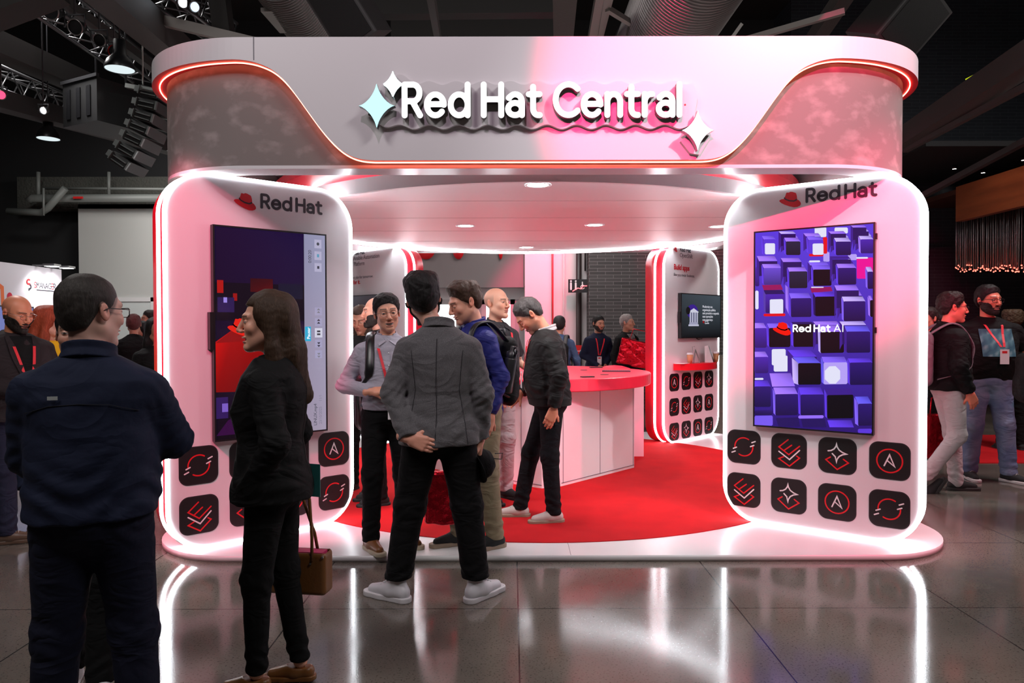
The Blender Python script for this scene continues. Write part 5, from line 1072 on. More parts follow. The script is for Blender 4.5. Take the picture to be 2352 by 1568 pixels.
M_skin = mat('skin', (.6, .35, .25, 1), .45, attr='Col', bump=(160, .08, .001)); M_skin.node_tree.nodes['Principled BSDF'].inputs['Subsurface Weight'].default_value = .06
M_skin.node_tree.nodes['Principled BSDF'].inputs['Subsurface Scale'].default_value = .01
def hairmat(name, col, stretch=(1, 1, .18), sc=260):
    return mat('hair_' + name, col, .55, spec=.25, bump=(sc, .65, .004), var=(sc * .5, tuple(min(1, c * 1.7 + .006) for c in col[:3]) + (1,), .5, .75), stretch=stretch)
def cloth(name, col, rough=.85, sc=60, st=.25, sheen=.0, var=None, fold=(4.2, .38, .08)):
    return mat('cloth_' + name, col, rough, bump=(sc, st, .004), sheen=sheen, var=var, spec=.22, fold=fold)
HAIRS = {'black': (.010, .009, .009, 1), 'dark': (.020, .015, .013, 1), 'brown': (.045, .024, .015, 1), 'long': (.045, .024, .014, 1), 'salt': (.050, .044, .042, 1), 'salt2': (.032, .026, .024, 1), 'grey': (.25, .23, .22, 1), 'red': (.30, .055, .022, 1), 'redlit_tint': (.10, .03, .03, 1), 'curly': (.07, .038, .022, 1)}  # the red-lit tone has the red lamp light put into the hair colour

def head_sdf(P, fem=0, open_=0, smile=0):
    x, y, z = P; ax = np.abs(x); Q = (ax, y, z); SM = (x, y, z - smile * 5 * x * x); mw_ = 1 + .15 * smile
    d = dell(P, (0, .018, .035), (.077, .097, .084))
    d = smin(d, dell(P, (0, -.028, -.03), (.061 - .003 * fem, .062, .086)), .03)
    d = smin(d, dcap(Q, (.046, .005, -.055), (.0, -.068, -.098), .022, .020), .03)
    d = smin(d, dell(P, (0, -.078, -.101), (.020, .016, .016)), .016)
    d = smin(d, dcap(Q, (.012, -.084, .026), (.042, -.070, .026), .011, .009), .018)
    d = smin(d, dell(Q, (.040, -.062, -.022), (.020, .020, .020)), .022)
    d = smax(d, -dell(Q, (.031, -.101, .005), (.019, .019, .013)), .014)
    d = smin(d, dcap(P, (0, -.088, .016), (0, -.110, -.028), .0085, .0115), .009)
    d = smin(d, dell(Q, (.0125, -.100, -.034), (.009, .010, .0075)), .007)
    d = np.minimum(d, dell(Q, (.031, -.0755, .004), (.0135, .0125, .0115)))
    d = smin(d, dell(SM, (0, -.0895, -.059), (.024 * mw_, .012, .0055)), .006)
    d = smin(d, dell(SM, (0, -.0865, -.071 - .013 * open_), (.021 * mw_, .012, .0065)), .006)
    d = smax(d, -dell(SM, (0, -.099, -.0645 - .006 * open_), ((.022 + .004 * open_) * mw_, .014, .0016 + .008 * open_)), .003)
    d = smax(d, -dell(Q, (.005, -.108, -.041), (.0035, .005, .0030)), .003)
    ear = dell((ax - .018 * 0, y - (z * .18), z), (.080, .016, -.002), (.0085, .0175, .030))
    ear = smax(ear, -dell((ax, y - (z * .18), z), (.0905, .010, .002), (.008, .012, .020)), .005)
    d = smin(d, ear, .006)
    return d
def hairline(y, low=0):
    return np.interp(y, [-.13, -.085, -.06, -.04, -.02, .0, .025, .05, .08, .12], [.085, .074, .055, .025, -.005, -.012, .012, -.055, -.072, -.075]).astype(f32) + low
def hair_sdf(P, style, t):
    x, y, z = P; ax = np.abs(x)
    sk = smin(dell(P, (0, .018, .035), (.077, .097, .084)), dell(P, (0, .045, -.02), (.062, .055, .06)), .03)
    if style in ('short', 'buzz', 'quiff', 'curly', 'thin'):
        n = .0035 * wob(P, 70) + (.004 * wob(P, 130, 2) if style == 'curly' else .0015 * wob(P, 150, 1))
        if style == 'buzz': n = n * .4
        top = t * (1 + (1.2 if style == 'quiff' else .6) * np.clip((z - .05) / .06, 0, 1))
        if style == 'quiff': top = top + .012 * np.clip((z - .04) / .06, 0, 1) * np.clip((.05 - y) / .1, 0, 1)
        fade = np.clip((z - hairline(y)) / .06, .05, 1)
        d = sk - top * fade - n
        if style == 'thin':
            d = smax(d, -(z - .085 + .2 * (y + .02)), .01) if False else d
            return smax(d, (hairline(y, .028 * 1.0) - z) * .7, .008)
        return smax(d, (hairline(y) - z) * .75, .008)
    if style in ('long', 'straight', 'redlong'):
        n = .0022 * np.sin(x * 85 + 1.5 * np.sin(z * 14)) + .0025 * np.sin(y * 70 + 1.5 * np.sin(z * 13 + 1)) + .001 * wob(P, 120)
        d = sk - t * np.clip((y + .10) / .06, .25, 1) - n
        face = np.maximum(-y - .040 + .18 * np.clip(z - .03, 0, 1) + .5 * np.maximum(0, -.0 - z) * 0, (z - .078))
        d = smax(d, -np.maximum(np.maximum(y + .047 - .12 * np.clip(.06 - z, 0, .2), ax - .068), z - .070), .008)
        L_ = .29 if style == 'long' else (.30 if style == 'redlong' else .24)
        sway = .05 if style == 'long' else .01
        b_ = dcap(P, (0, .045, .0), (0, .085, -.14), .082, .085); b_ = smin(b_, dcap(P, (0, .085, -.14), (0, .085 + sway, -L_ - .03), .085, .055), .03)
        b_ = smin(b_, dcap((ax, y, z), (.060, .012, .03), (.078, .030, -.16), .030, .034), .03)
        b_ = smin(b_, dcap((ax, y, z), (.075, .02, -.12), (.07, .06, -L_), .032, .026), .03)
        return smin(d, b_ - n * 1.6, .02)
    return sk
def beard_sdf(P, t=.010, full=1):
    x, y, z = P; ax = np.abs(x)
    d = head_sdf(P) - t - .0015 * wob(P, 160)
    reg = np.maximum(z - np.interp(ax, [0, .02, .03, .05, .075], [-.046, -.05, -.062, -.035, -.01]).astype(f32), y - .012)
    reg = np.maximum(reg, -(z + .125))
    mouth = np.maximum(np.maximum(np.abs(z + .066) - .011, ax - .026), -(-y - .06))
    return smax(smax(d, reg, .006), -mouth, .003)

def person(label, loc, heading, H=1.75, skin=(190, 135, 110), hair='dark', style='short', ht=.011, head=(0, 0, 0), headoff=(0, 0), lean=0, neck=0,
           top=('shirt', None), trousers=None, shoes=None, build=1.0, belly=0.0, arms=None, legs=None, hands=('relaxed', 'relaxed'), hand_dir=None, palm=None,
           q=1.0, beard=0, beardcol='dark', glasses=None, collar=None, lanyard=None, fem=0, open_=0, hem=.93, sleeve=1.0, group=None, extras=None,
           stubble=0, waist_in=None, legr=1.0, shoe_kind='sneaker', lips=None, hidden_low=False, shirt_in=None, smile=0, toes=(0, 0), legw=None):
    t = thing('person', label, 'person', loc, R(heading), group)
    sc = H / 1.75; t.scale = (sc, sc, sc)
    lr = R(lean); cl_, sl_ = math.cos(lr), math.sin(lr)
    def ln(p):      # forward lean above the hips
        dz = max(0, p[2] - .95); return (p[0], p[1] - dz * sl_, p[2] - dz * (1 - cl_))
    w_ = build
    # joints
    L = dict(hl=(.092, 0, .92), hr=(-.092, 0, .92))
    legs = legs or {}
    al = legs.get('al', (.11, .01, .085)); ar = legs.get('ar', (-.11, .01, .085))
    kl = legs.get('kl', tuple((L['hl'][i] + al[i]) / 2 + (0, -.02, .01)[i] for i in range(3))); kr = legs.get('kr', tuple((L['hr'][i] + ar[i]) / 2 + (0, -.02, .01)[i] for i in range(3)))
    sl = ln((.185 * w_, .012, 1.415)); sr = ln((-.185 * w_, .012, 1.415))
    A = arms or {}
    el = A.get('el', (.235 * w_ + .02, .03, 1.13)); er = A.get('er', (-.235 * w_ - .02, .03, 1.13))
    wl = A.get('wl', (.245 * w_ + .02, -.03, .87)); wr = A.get('wr', (-.245 * w_ - .02, -.03, .87))
    if not A.get('abs'):
        el, er, wl, wr = ln(el), ln(er), ln(wl), ln(wr)
    nb = ln((0, .022, 1.475)); nb = (nb[0], nb[1], nb[2])
    hc = (nb[0] + headoff[0], nb[1] - .030 - neck + headoff[1], nb[2] + .162 - neck * .45)
    yaw, pitch, tilt = head
    Hm = (Matrix.Rotation(R(yaw), 3, 'Z') @ Matrix.Rotation(R(pitch), 3, 'X') @ Matrix.Rotation(R(tilt), 3, 'Y')); Hi = np.array(Hm.inverted(), f32); Hn = np.array(Hm, f32); hc_ = np.array(hc, f32)
    def toh(P):
        X, Y, Z = P[0] - hc_[0], P[1] - hc_[1], P[2] - hc_[2]
        return tuple((Hi[i][0] * X + Hi[i][1] * Y + Hi[i][2] * Z) / HSZ for i in range(3))
    jaw = hc_ + Hn @ np.array((0, -.005, -.07), f32)
    # torso profile (body)
    def sec(z, a, b_, y=0):
        p = ln((0, y, z)); return (p[2], a, b_, p[0], p[1])
    wi = waist_in if waist_in is not None else (.018 if fem else 0)
    T = [sec(.80, .155 * w_, .115, .0), sec(.93, .172 * w_, .125, .008), sec(1.02, (.160 - wi) * w_, .115 + belly * .6, .0 - belly * .5), sec(1.12, (.155 - wi) * w_, .110 + belly, -.0 - belly * .6), sec(1.25, .170 * w_, .122 + belly * .5, .006 - belly * .3),
         sec(1.34, .182 * w_, .122, .010), sec(1.40, .175 * w_, .105, .014), sec(1.445, .125 * w_, .080, .018), sec(1.49, .070, .062, .020), sec(1.56, .055, .058, .018)]
    if fem: T[4] = sec(1.25, .165 * w_, .135, -.010); T[3] = sec(1.12, (.155 - wi) * w_, .112, -.002)
    sk = np.array(S(*skin)[:3], f32)
    # ---------- body: head, neck, core, limbs, hands in one mesh
    Vs, Qs, Cs = [], [], []; off = 0
    def addp(V, Q, c):
        nonlocal off
        Vs.append(V); Qs.append(Q + off); off += len(V); Cs.append(c if c.ndim == 2 else np.tile(c, (len(V), 1)))
    hh = .0030 / max(q, .3)
    lo, hi = bbox([hc_ - .115, hc_ + .115, nb], .028); lo[2] = nb[2] - .05
    def headf(P):
        Ph = toh(P); d = head_sdf(Ph, fem, open_, smile) * HSZ
        return smin(d, dcap(P, tuple(jaw + Hn @ np.array((0, .028, .0), f32)), (nb[0], nb[1] + .004, nb[2] - .03), .050 - .006 * fem, .058 - .008 * fem), .025)
    V, Q = shape(headf, lo, hi, hh)
    Ph = np.stack(toh((V[:, 0], V[:, 1], V[:, 2])), 1); ax = np.abs(Ph[:, 0]); c = np.tile(sk, (len(V), 1))
    def blend(m, col, k=1.0):
        nonlocal c
        m = (np.clip(m, 0, 1) * k)[:, None]; c = c * (1 - m) + np.array(col, f32)[None] * m
    front = Ph[:, 1] < -.045
    blend(np.exp(-(((ax - .042) / .02) ** 2 + ((Ph[:, 2] + .025) / .018) ** 2)) * front, sk * (1.05, .78, .75), .5)
    blend(np.exp(-((Ph[:, 0] / .014) ** 2 + ((Ph[:, 2] + .03) / .016) ** 2)) * front, sk * (1.05, .75, .7), .4)
    blend((ax > .078).astype(f32), sk * (1.1, .72, .66), .6)
    lipc = S(*(lips or (170, 90, 85)))[:3]
    lm = front & ((Ph[:, 0] / (.025 + .006 * smile)) ** 2 + ((Ph[:, 2] - smile * 5 * Ph[:, 0] ** 2 + .0655 + .007 * open_) / (.0115 + .009 * open_)) ** 2 < 1) & (Ph[:, 1] < -.088)
    blend(lm.astype(f32), lipc, .5 if smile else .7)
    if open_:
        zz_ = Ph[:, 2] + .0645 + .006 * open_ - smile * 5 * Ph[:, 0] ** 2; inn = front & ((Ph[:, 0] / ((.021 + .003 * open_) * (.92 + .15 * smile))) ** 2 + (zz_ / (.0026 + .0075 * open_)) ** 2 < 1)
        blend(inn.astype(f32), (.07, .012, .012), .95)
        if smile: blend((inn & (zz_ > -.0035)).astype(f32), (.60, .56, .52), .95)
    hcol = np.array(HAIRS.get(hair, HAIRS['dark'])[:3], f32)
    if not fem or True:
        bz = .027 + .005 * smile - .10 * (ax - .03) ** 2 * 20; br = np.exp(-((Ph[:, 2] - bz) / .0042) ** 4) * ((ax > .012) & (ax < .052)) * front
        blend(br, hcol if style != 'none' else np.array((.06, .04, .03)), .85)
    ex, ez = (ax - .031) / .0128, (Ph[:, 2] - .003) / (.0044 if pitch < 15 else .0015)
    eye = front & (ex ** 2 + ez ** 2 < 1) & (Ph[:, 1] < -.070)
    lid = front & (ex ** 2 + ez ** 2 < 1.9) & (Ph[:, 2] > .003) & ~eye; blend(lid.astype(f32), sk * .25, .8)
    blend(eye.astype(f32), (.42, .39, .37)); blend((eye & (((ax - .031) / .0066) ** 2 + ez ** 2 * .9 < .95)).astype(f32), (.03, .018, .012))
    if stubble:
        m = np.clip((-.030 - Ph[:, 2] - .25 * (Ph[:, 1] + .1)) / .03, 0, 1) * np.clip((.005 - Ph[:, 1]) / .03, 0, 1) * np.clip((Ph[:, 2] + .135) / .02, 0, 1); blend(m * (1 - np.clip(np.exp(-((ax / .03) ** 2 + ((Ph[:, 2] + .045) / .012) ** 2)), 0, 1)), hcol * 1.5 + .05, stubble * .8)
    if style in ('short', 'buzz', 'quiff', 'thin', 'curly'):
        m = np.clip((Ph[:, 2] - hairline(Ph[:, 1], -.012)) / .02, 0, 1) * (ax < .083) ; blend(m, hcol * 1.4 + .015, .75)
    if style == 'bald':
        m = np.clip((Ph[:, 2] - hairline(Ph[:, 1], .0)) / .02, 0, 1) * (ax < .083) * np.clip((.07 - Ph[:, 2]) / .04, 0, 1) * (Ph[:, 1] > -.02); blend(m, hcol * 2 + .03, .35)
    addp(V, Q, c)
    # core and limbs (under the clothes)
    hb = .016 / max(q, .5)
    def core(P):
        d = dloft(P, [(s_[0], s_[1] * .86, s_[2] * .86, s_[3], s_[4]) for s_ in T]); d = np.maximum(d, P[2] - nb[2] - .02); d = np.maximum(d, .86 - P[2])
        for a, k_, an in ((L['hl'], kl, al), (L['hr'], kr, ar)): d = smin(d, np.minimum(dcap(P, a, k_, .070, .048), dcap(P, k_, an, .045, .034)), .03)
        for s_, e_, w2 in ((sl, el, wl), (sr, er, wr)): d = smin(d, np.minimum(dcap(P, (s_[0] * .88, s_[1], s_[2] - .07), e_, .040, .036), dcap(P, e_, w2, .034, .022)), .02)
        return d
    lo, hi = bbox([al, ar, sl, sr, el, er, wl, wr, nb, (0, .14, .9), (0, -.14, .9), kl, kr], .07)
    V, Q = shape(core, lo, hi, hb); addp(V, Q, sk)
    # hands
    for i, (e_, w2, mode) in enumerate(((el, wl, hands[0]), (er, wr, hands[1]))):
        if mode is None: continue
        d0 = unit((hand_dir or {}).get(i, np.array(w2) - np.array(e_))); n0 = unit((palm or {}).get(i, ((-1, 0, 0) if i == 0 else (1, 0, 0)))); n0 = unit(n0 - d0 * (n0 @ d0))
        s0 = np.cross(d0, n0) * (1 if i == 0 else -1); o_ = np.array(w2, float) + d0 * .012
        curl = {'relaxed': .32, 'fist': 1.25, 'flat': .10, 'hold': .85}[mode]
        def LP(a, b_, c_): return o_ + d0 * a + s0 * b_ + n0 * c_
        segs = [(tuple(LP(-.05, 0, 0)), tuple(LP(.01, 0, 0)), .026, .025)]
        for f_, (bb, ll) in enumerate(((.030, .072), (.010, .080), (-.010, .074), (-.029, .058))):
            b0 = LP(.088 - .006 * abs(f_ - 1), bb, 0); segs.append((tuple(LP(.012, bb * .6, 0)), tuple(b0), .019, .0135))
            ang = curl * .8 * (1 + .06 * f_); p = b0
            for ph, (fr_, rr0, rr1) in enumerate(((.46, .0098, .0090), (.30, .0090, .0082), (.24, .0082, .0070))):
                dv = d0 * math.cos(ang) + n0 * math.sin(ang) + s0 * bb * .8; q_ = p + unit(dv) * ll * fr_; segs.append((tuple(p), tuple(q_), rr0, rr1)); p = q_; ang += curl
        p = LP(.022, .026, .004); segs.append((tuple(LP(.0, .010, 0)), tuple(p), .019, .014))
        d1 = unit(d0 * .75 + s0 * (.75 if mode != 'fist' else .25) + n0 * (.25 + .5 * (mode in ('fist', 'hold')))); q_ = p + d1 * .040; segs.append((tuple(p), tuple(q_), .0125, .0105))
        d2 = unit(d1 + d0 * .35 + n0 * (.35 if mode != 'flat' else .05)); segs.append((tuple(q_), tuple(q_ + d2 * .032), .0105, .0080))
        def hf(P):
            d = dcap(P, *segs[0])
            for k_, s_ in enumerate(segs[1:]): d = smin(d, dcap(P, *s_), .0045 if s_[2] < .0115 else .010)
            return d
        pts = [s_[0] for s_ in segs] + [s_[1] for s_ in segs]; lo, hi = bbox(pts, .026)
        V, Q = shape(hf, lo, hi, .0031 / max(q, .35)); addp(V, Q, sk * (1.0, .88, .84))
    me = nets_mesh('body', np.concatenate(Vs), np.concatenate(Qs), col=np.concatenate(Cs)); me.materials.append(M_skin)
    o = bpy.data.objects.new('body', me); C.objects.link(o); o.parent = t
    def part(name, fn, lo, hi, h, m, smooth=True, parent=None, lab=None):
        V, Q = shape(fn, lo, hi, h)
        if not len(Q): return None
        me = nets_mesh(name, V, Q, smooth); me.materials.append(m); o = bpy.data.objects.new(name, me); C.objects.link(o); o.parent = parent or t
        if lab: o['label'] = lab
        return o
    # ---------- hair and beard
    if style not in ('bald', 'none'):
        ext = .38 if style in ('long', 'straight', 'redlong') else .02
        lo, hi = bbox([hc_ - .12, hc_ + .12], .03); lo[2] -= ext; lo[0] -= ext * .2; hi[0] += ext * .2; hi[1] += ext * .45; lo[1] -= ext * .1
        hd_ = hc_.copy()
        def hf(P):
            Ph = toh(P)
            if ext > .1:    # the length hangs straight down, only the cap turns with the head
                k_ = np.clip((-.02 - (P[2] - hd_[2])) / .12, 0, 1); c2, s2 = math.cos(R(yaw)), math.sin(R(yaw)); Px, Py, Pz = P[0] - hd_[0], P[1] - hd_[1], P[2] - hd_[2]
                Y2 = (c2 * Px + s2 * Py, -s2 * Px + c2 * Py, Pz); Ph = tuple(Ph[i] * (1 - k_) + Y2[i] * k_ for i in range(3))
            return hair_sdf(Ph, style, ht) * HSZ
        part('hair', hf, lo, hi, (.0032 if ext < .1 else .0045) / max(q, .35), hairmat(hair, HAIRS[hair]))
    if beard:
        lo, hi = bbox([hc_ - .11, hc_ + .11], .04)
        def bf(P):
            Ph = toh(P); d = beard_sdf(Ph, .002 + .005 * beard)
            if beard > 1: d = smin(d, np.maximum(dell(Ph, (0, -.070, -.125), (.046, .042, .045 * beard)) - .001 * wob(Ph, 150), -(Ph[2] + .2)), .02)
            return d
        part('beard', bf, lo, hi, .0034 / max(q, .35), hairmat(beardcol, HAIRS[beardcol]))
    # ---------- trousers
    hc2 = .0085 / max(q, .45)
    if trousers:
        r0, r1, r2 = (legw or (.098, .070, .060)); r0 *= legr * (.96 + .04 * w_); r1 *= legr; r2 *= legr
        def tf(P):
            d = dell(P, (0, .012, .935), (.168 * w_, .128 + belly * .4, .135))
            for a, k_, an in ((L['hl'], kl, al), (L['hr'], kr, ar)):
                a2_ = (a[0] * .95, a[1] + .005, a[2] - .02); dd = smin(dcap(P, a2_, k_, r0, r1), dcap(P, k_, (an[0], an[1], an[2] - .01), r1, r2), .04); d = smin(d, dd, .035)
            z = P[2]; fold = .0035 * np.sin(z * 95 + 2.5 * np.sin(P[0] * 30) + 2 * np.sin(P[1] * 33)) * (np.exp(-((z - .15) / .07) ** 2) * 1.3 + .7 * np.exp(-((z - .50) / .08) ** 2) + .55 * np.exp(-((z - .86) / .06) ** 2))
            d = d - fold - .0025 * wob(P, 24)
            d = smax(d, (1.035 - 0) * 1 - 2 * 0 - 1.035 + (z - 1.035), .01); d = smax(d, (legs.get('cuff', .062) if not legs.get('lift') else .0) - z, .008)
            return d
        lo, hi = bbox([al, ar, kl, kr, (.2 * w_, -.17 - belly * .3, 1.04), (-.2 * w_, .16, 1.04)], .10); lo[2] = 0 if legs.get('lift') else .04
        tr = part('trousers', tf, lo, hi, hc2, trousers)
        if legs.get('belt'):
            part('belt', lambda P: np.maximum(np.abs(dell(P, (0, .012, .955), (.180 * w_, .140 + belly * .55, .16))) - .006, np.abs(P[2] - 1.0) - .016), (-.24, -.22, .97), (.24, .2, 1.03), .006, M_black)
    # ---------- shoes
    if shoes:
        for i, an in enumerate((al, ar)):
            a_ = R(toes[i]); fd = np.array((math.sin(a_), -math.cos(a_)), f32); bx, by = an[0], an[1]; gz = an[2] - .085; ssz = legs.get('shoe', 1.0); tp = legs.get('tip', (0, 0))[i]
            ct_, st_ = math.cos(R(tp)), math.sin(R(tp))
            def loc_(P):
                X, Y, Z = P[0] - bx, P[1] - by, P[2] - gz; u = X * fd[0] + Y * fd[1]; v = X * -fd[1] + Y * fd[0]
                u, v, Z = u / ssz, v / ssz, Z / ssz
                uu = (u - .14) * ct_ + Z * st_; zz = -(u - .14) * st_ + Z * ct_
                return (uu + .14, v, zz) if tp else (u, v, Z)
            def outline(p): return smin(dcap(p, (-.045, 0, p[2] * 0), (.09, .004, p[2] * 0), .036, .040), dcap(p, (.09, .002, p[2] * 0), (.165, .0, p[2] * 0), .041, .034), .02)
            def d2o(p): return smin(np.hypot(p[0] - np.clip(p[0], -.045, .09), p[1]) - .037, np.hypot(p[0] - np.clip(p[0], .09, .165), p[1]) - .038, .02)
            def uf(P):
                p = loc_(P); d = dcap(p, (-.035, 0, .045), (.03, 0, .045), .040, .040); d = smin(d, dcap(p, (.03, 0, .050), (.15, 0, .034), .042, .028), .03)
                if shoe_kind in ('sneaker', 'hightop'): d = smin(d, dcap(p, (-.012, 0, .06), (-.005, 0, .105 if shoe_kind == 'sneaker' else .150), .040, .044), .02)
                d = np.maximum(d, .022 - p[2]); 
                if shoe_kind == 'loafer': d = np.maximum(d, p[2] - np.interp(p[0], [-.1, -.03, .03, .07, .2], [.078, .070, .075, .085, .085]).astype(f32))
                d = smin(d, np.maximum(np.abs(p[2] - .035) - .001, d2o(p)) + .004, .006)
                return d * ssz - .0008 * np.sin(p[0] * 420) * (np.abs(p[1]) < .02) * (p[0] > .02) * (p[0] < .11) * (shoe_kind != 'loafer')
            def sf(P):
                p = loc_(P); return smax(d2o(p) - .003, np.abs(p[2] - .014) - .014, .004) * ssz
            ctr = np.array((bx, by, gz)); lo = ctr + (-.24, -.24, -.03 if not tp else -.12); hi = ctr + (.24, .24, .20 if not tp else .34)
            lo = np.array(lo, f32); lo[:2] = np.minimum(np.array((bx, by)) + fd * -.10, np.array((bx, by)) + fd * .22) - .07; hi = np.array(hi, f32); hi[:2] = np.maximum(np.array((bx, by)) + fd * -.10, np.array((bx, by)) + fd * .22) + .07
            so = part('shoe', uf, lo, hi, .0045 / max(q, .5), shoes[0])
            part('sole', sf, lo, hi, .0045 / max(q, .5), shoes[1], parent=so)
            if shoe_kind in ('sneaker', 'hightop') and q > .8 and len(shoes) > 2:
                b = MB()
                for k_ in range(5):
                    u0 = .045 + .018 * k_; zz = .098 - .010 * k_ if shoe_kind == 'sneaker' else .115 - .012 * k_
                    for sg in (-1, 1): b.tube([(bx + fd[0] * u0 - fd[1] * .022 * sg, by + fd[1] * u0 + fd[0] * .022 * sg, gz + zz - .012), (bx + fd[0] * (u0 + .006), by + fd[1] * (u0 + .006), gz + zz - .002), (bx + fd[0] * (u0 + .012) + fd[1] * .022 * sg, by + fd[1] * (u0 + .012) - fd[0] * .022 * sg, gz + zz - .013)], .0028, 5)
                obj('laces', b, shoes[2], so)
    # ---------- top garment
    kind, tm = top; fit = {'shirt': .012, 'tee': .010, 'blazer': .022, 'jacket': .026, 'knit': .012}[kind]
    ra, re, rw = {'shirt': (.060, .052, .040), 'tee': (.056, .056, .05), 'blazer': (.070, .060, .048), 'jacket': (.076, .066, .050), 'knit': (.060, .053, .040)}[kind]
    ra *= (.5 + .5 * w_) * (.93 if fem else 1); re *= (.6 + .4 * w_); TZ = T[:9]
    flare = {'blazer': .030, 'jacket': -.004, 'shirt': -.010, 'tee': .012, 'knit': -.004}[kind]
    G = [(s_[0], s_[1] + fit + (flare * max(0, (1.12 - s_[0]) / .2) if s_[0] < 1.12 else 0), s_[2] + fit + (flare * .7 * max(0, (1.12 - s_[0]) / .2) if s_[0] < 1.12 else 0), s_[3], s_[4]) for s_ in TZ]
    if kind == 'jacket': G[1] = (G[1][0], G[1][1] + .006, G[1][2] + .012, G[1][3], G[1][4]); G[2] = (G[2][0], G[2][1] + .024, G[2][2] + .022, G[2][3], G[2][4]); G[3] = (G[3][0], G[3][1] + .022, G[3][2] + .02, G[3][3], G[3][4])
    G[-1] = (G[-1][0], .074 + fit * .4, .068 + fit * .4, G[-1][3], G[-1][4])
    def gf(P):
        z = P[2]; d = dloft(P, G); d = smax(d, P[2] - (nb[2] + .022) + .25 * (-(P[1] - nb[1])) * 1.0, .008)
        d = smax(d, hem - z, .007)
        for s_, e_, w2 in ((sl, el, wl), (sr, er, wr)):
            s2 = (s_[0] * .92, s_[1], s_[2] - .046 - (ra - .06) * .8); ee = e_
            if sleeve >= 1:
                wv = np.array(w2) - np.array(e_); w3 = tuple(np.array(e_) + wv * (.985 if kind != 'tee' else 1)); dd = smin(dcap(P, s2, ee, ra, re), dcap(P, ee, w3, re, rw), .025)
                u_ = unit(wv); pl = (P[0] - w3[0]) * u_[0] + (P[1] - w3[1]) * u_[1] + (P[2] - w3[2]) * u_[2]
                near = np.sqrt((P[0] - w3[0]) ** 2 + (P[1] - w3[1]) ** 2 + (P[2] - w3[2]) ** 2); dd = np.where(near < .12, smax(dd, pl, .004), dd)
            else:
                ee2 = tuple(np.array(s2) + (np.array(e_) - np.array(s2)) * sleeve); dd = dcap(P, s2, ee2, ra, re + .006)
                u_ = unit(np.array(e_) - np.array(s2)); pl = (P[0] - ee2[0]) * u_[0] + (P[1] - ee2[1]) * u_[1] + (P[2] - ee2[2]) * u_[2]; near = np.sqrt((P[0] - ee2[0]) ** 2 + (P[1] - ee2[1]) ** 2 + (P[2] - ee2[2]) ** 2)
                dd = np.where(near < .13, smax(dd, pl, .004), dd)
            ce = np.array(e_); ed = np.sqrt((P[0] - ce[0]) ** 2 + (P[1] - ce[1]) ** 2 + (P[2] - ce[2]) ** 2)
            dd = dd - .0042 * np.exp(-(ed / .10) ** 2) * np.sin((P[2] + .6 * P[0]) * 130 + 3 * np.sin(P[1] * 30 + P[0] * 14)) - .0016 * np.sin(P[2] * 85 + 4 * np.sin(P[0] * 22 + P[1] * 26))
            d = smin(d, dd, .028)
        amp = {'shirt': .0042, 'tee': .004, 'blazer': .0035, 'jacket': .0045, 'knit': .0030}[kind]
        fz = np.exp(-((z - hem - .10) / .10) ** 2)
        d = d - amp * wob(P, 17, 1) - amp * .5 * wob(P, 38, 2) - amp * .9 * fz * np.sin(z * 70 + 4 * np.sin(P[0] * 15 + P[1] * 9))
        return d
    lo, hi = bbox([sl, sr, el, er, wl, wr, (G[1][1], G[1][2] + .03, hem), (-G[1][1], -G[1][2] - belly - .05, hem), nb, (0, nb[1] + .16, 1.3), (0, nb[1] - .2 - belly, 1.2)], .095)
    tp_ = part({'shirt': 'shirt', 'tee': 't_shirt', 'blazer': 'blazer', 'jacket': 'jacket', 'knit': 'sweater'}[kind], gf, lo, hi, .0075 / max(q, .45), tm)
    def surf(x, z, out=.006, back=False):   # a point lying on the garment's front (or back) at x, z
        za = [g[0] for g in G]; a, b_, cx, cy = (float(np.interp(z, za, [g[k] for g in G])) for k in (1, 2, 3, 4))
        u = min(.97, abs(x - cx) / a); v = (1 - u ** 2.35) ** (1 / 2.35) * b_
        return (x, cy + v + out, z) if back else (x, cy - v - out, z)
    if collar:
        cm, chh, cop = collar
        def cf(P):
            X, Y, Z = P[0] - nb[0], P[1] - nb[1] + .004, P[2] - nb[2]; Zs = Z + .30 * Y * -1; q_ = np.hypot(X / 1.0, Y / .95); th = np.abs(q_ - (.066 + .014 * (kind in ('blazer', 'jacket')) + np.clip(-(Zs - chh * .4), 0, .1) * .45)) - .0055
            d = smax(th, np.abs(Zs - chh * .35) - chh * .65, .005)
            return smax(d, -(np.hypot(X, (Y + .075)) - cop), .004) if cop else d
        part('collar', cf, (nb[0] - .13, nb[1] - .14, nb[2] - .06), (nb[0] + .13, nb[1] + .13, nb[2] + .10), .0042 / max(q, .5), cm)
    if lanyard:
        lm_, zb_, badge = lanyard[:3]; b = MB(); cxb = (lanyard[3] if len(lanyard) > 3 else 0)
        for sg in (-1, 1):
            pts = [(sg * .058, nb[1] + .045, nb[2] + .020), (sg * .078, nb[1] - .005, nb[2] + .004)] + [surf(cxb * (k_ / 6) + sg * (.078 - .066 * k_ / 6), nb[2] - .03 - (nb[2] - .03 - zb_) * k_ / 6, .008) for k_ in range(1, 7)]
            for (p_, r_) in zip(pts[:-1], pts[1:]):
                p_, r_ = Vector(p_), Vector(r_); sd = Vector((.0095, 0, 0)); nn = Vector((0, -.0012, 0))
                b.add([p_ - sd, p_ + sd, r_ + sd, r_ - sd, p_ - sd + nn, p_ + sd + nn, r_ + sd + nn, r_ - sd + nn], [(0, 1, 2, 3), (4, 5, 6, 7), (0, 1, 5, 4), (2, 3, 7, 6), (1, 2, 6, 5), (0, 3, 7, 4)])
        ly = obj('lanyard', b, lm_, t)
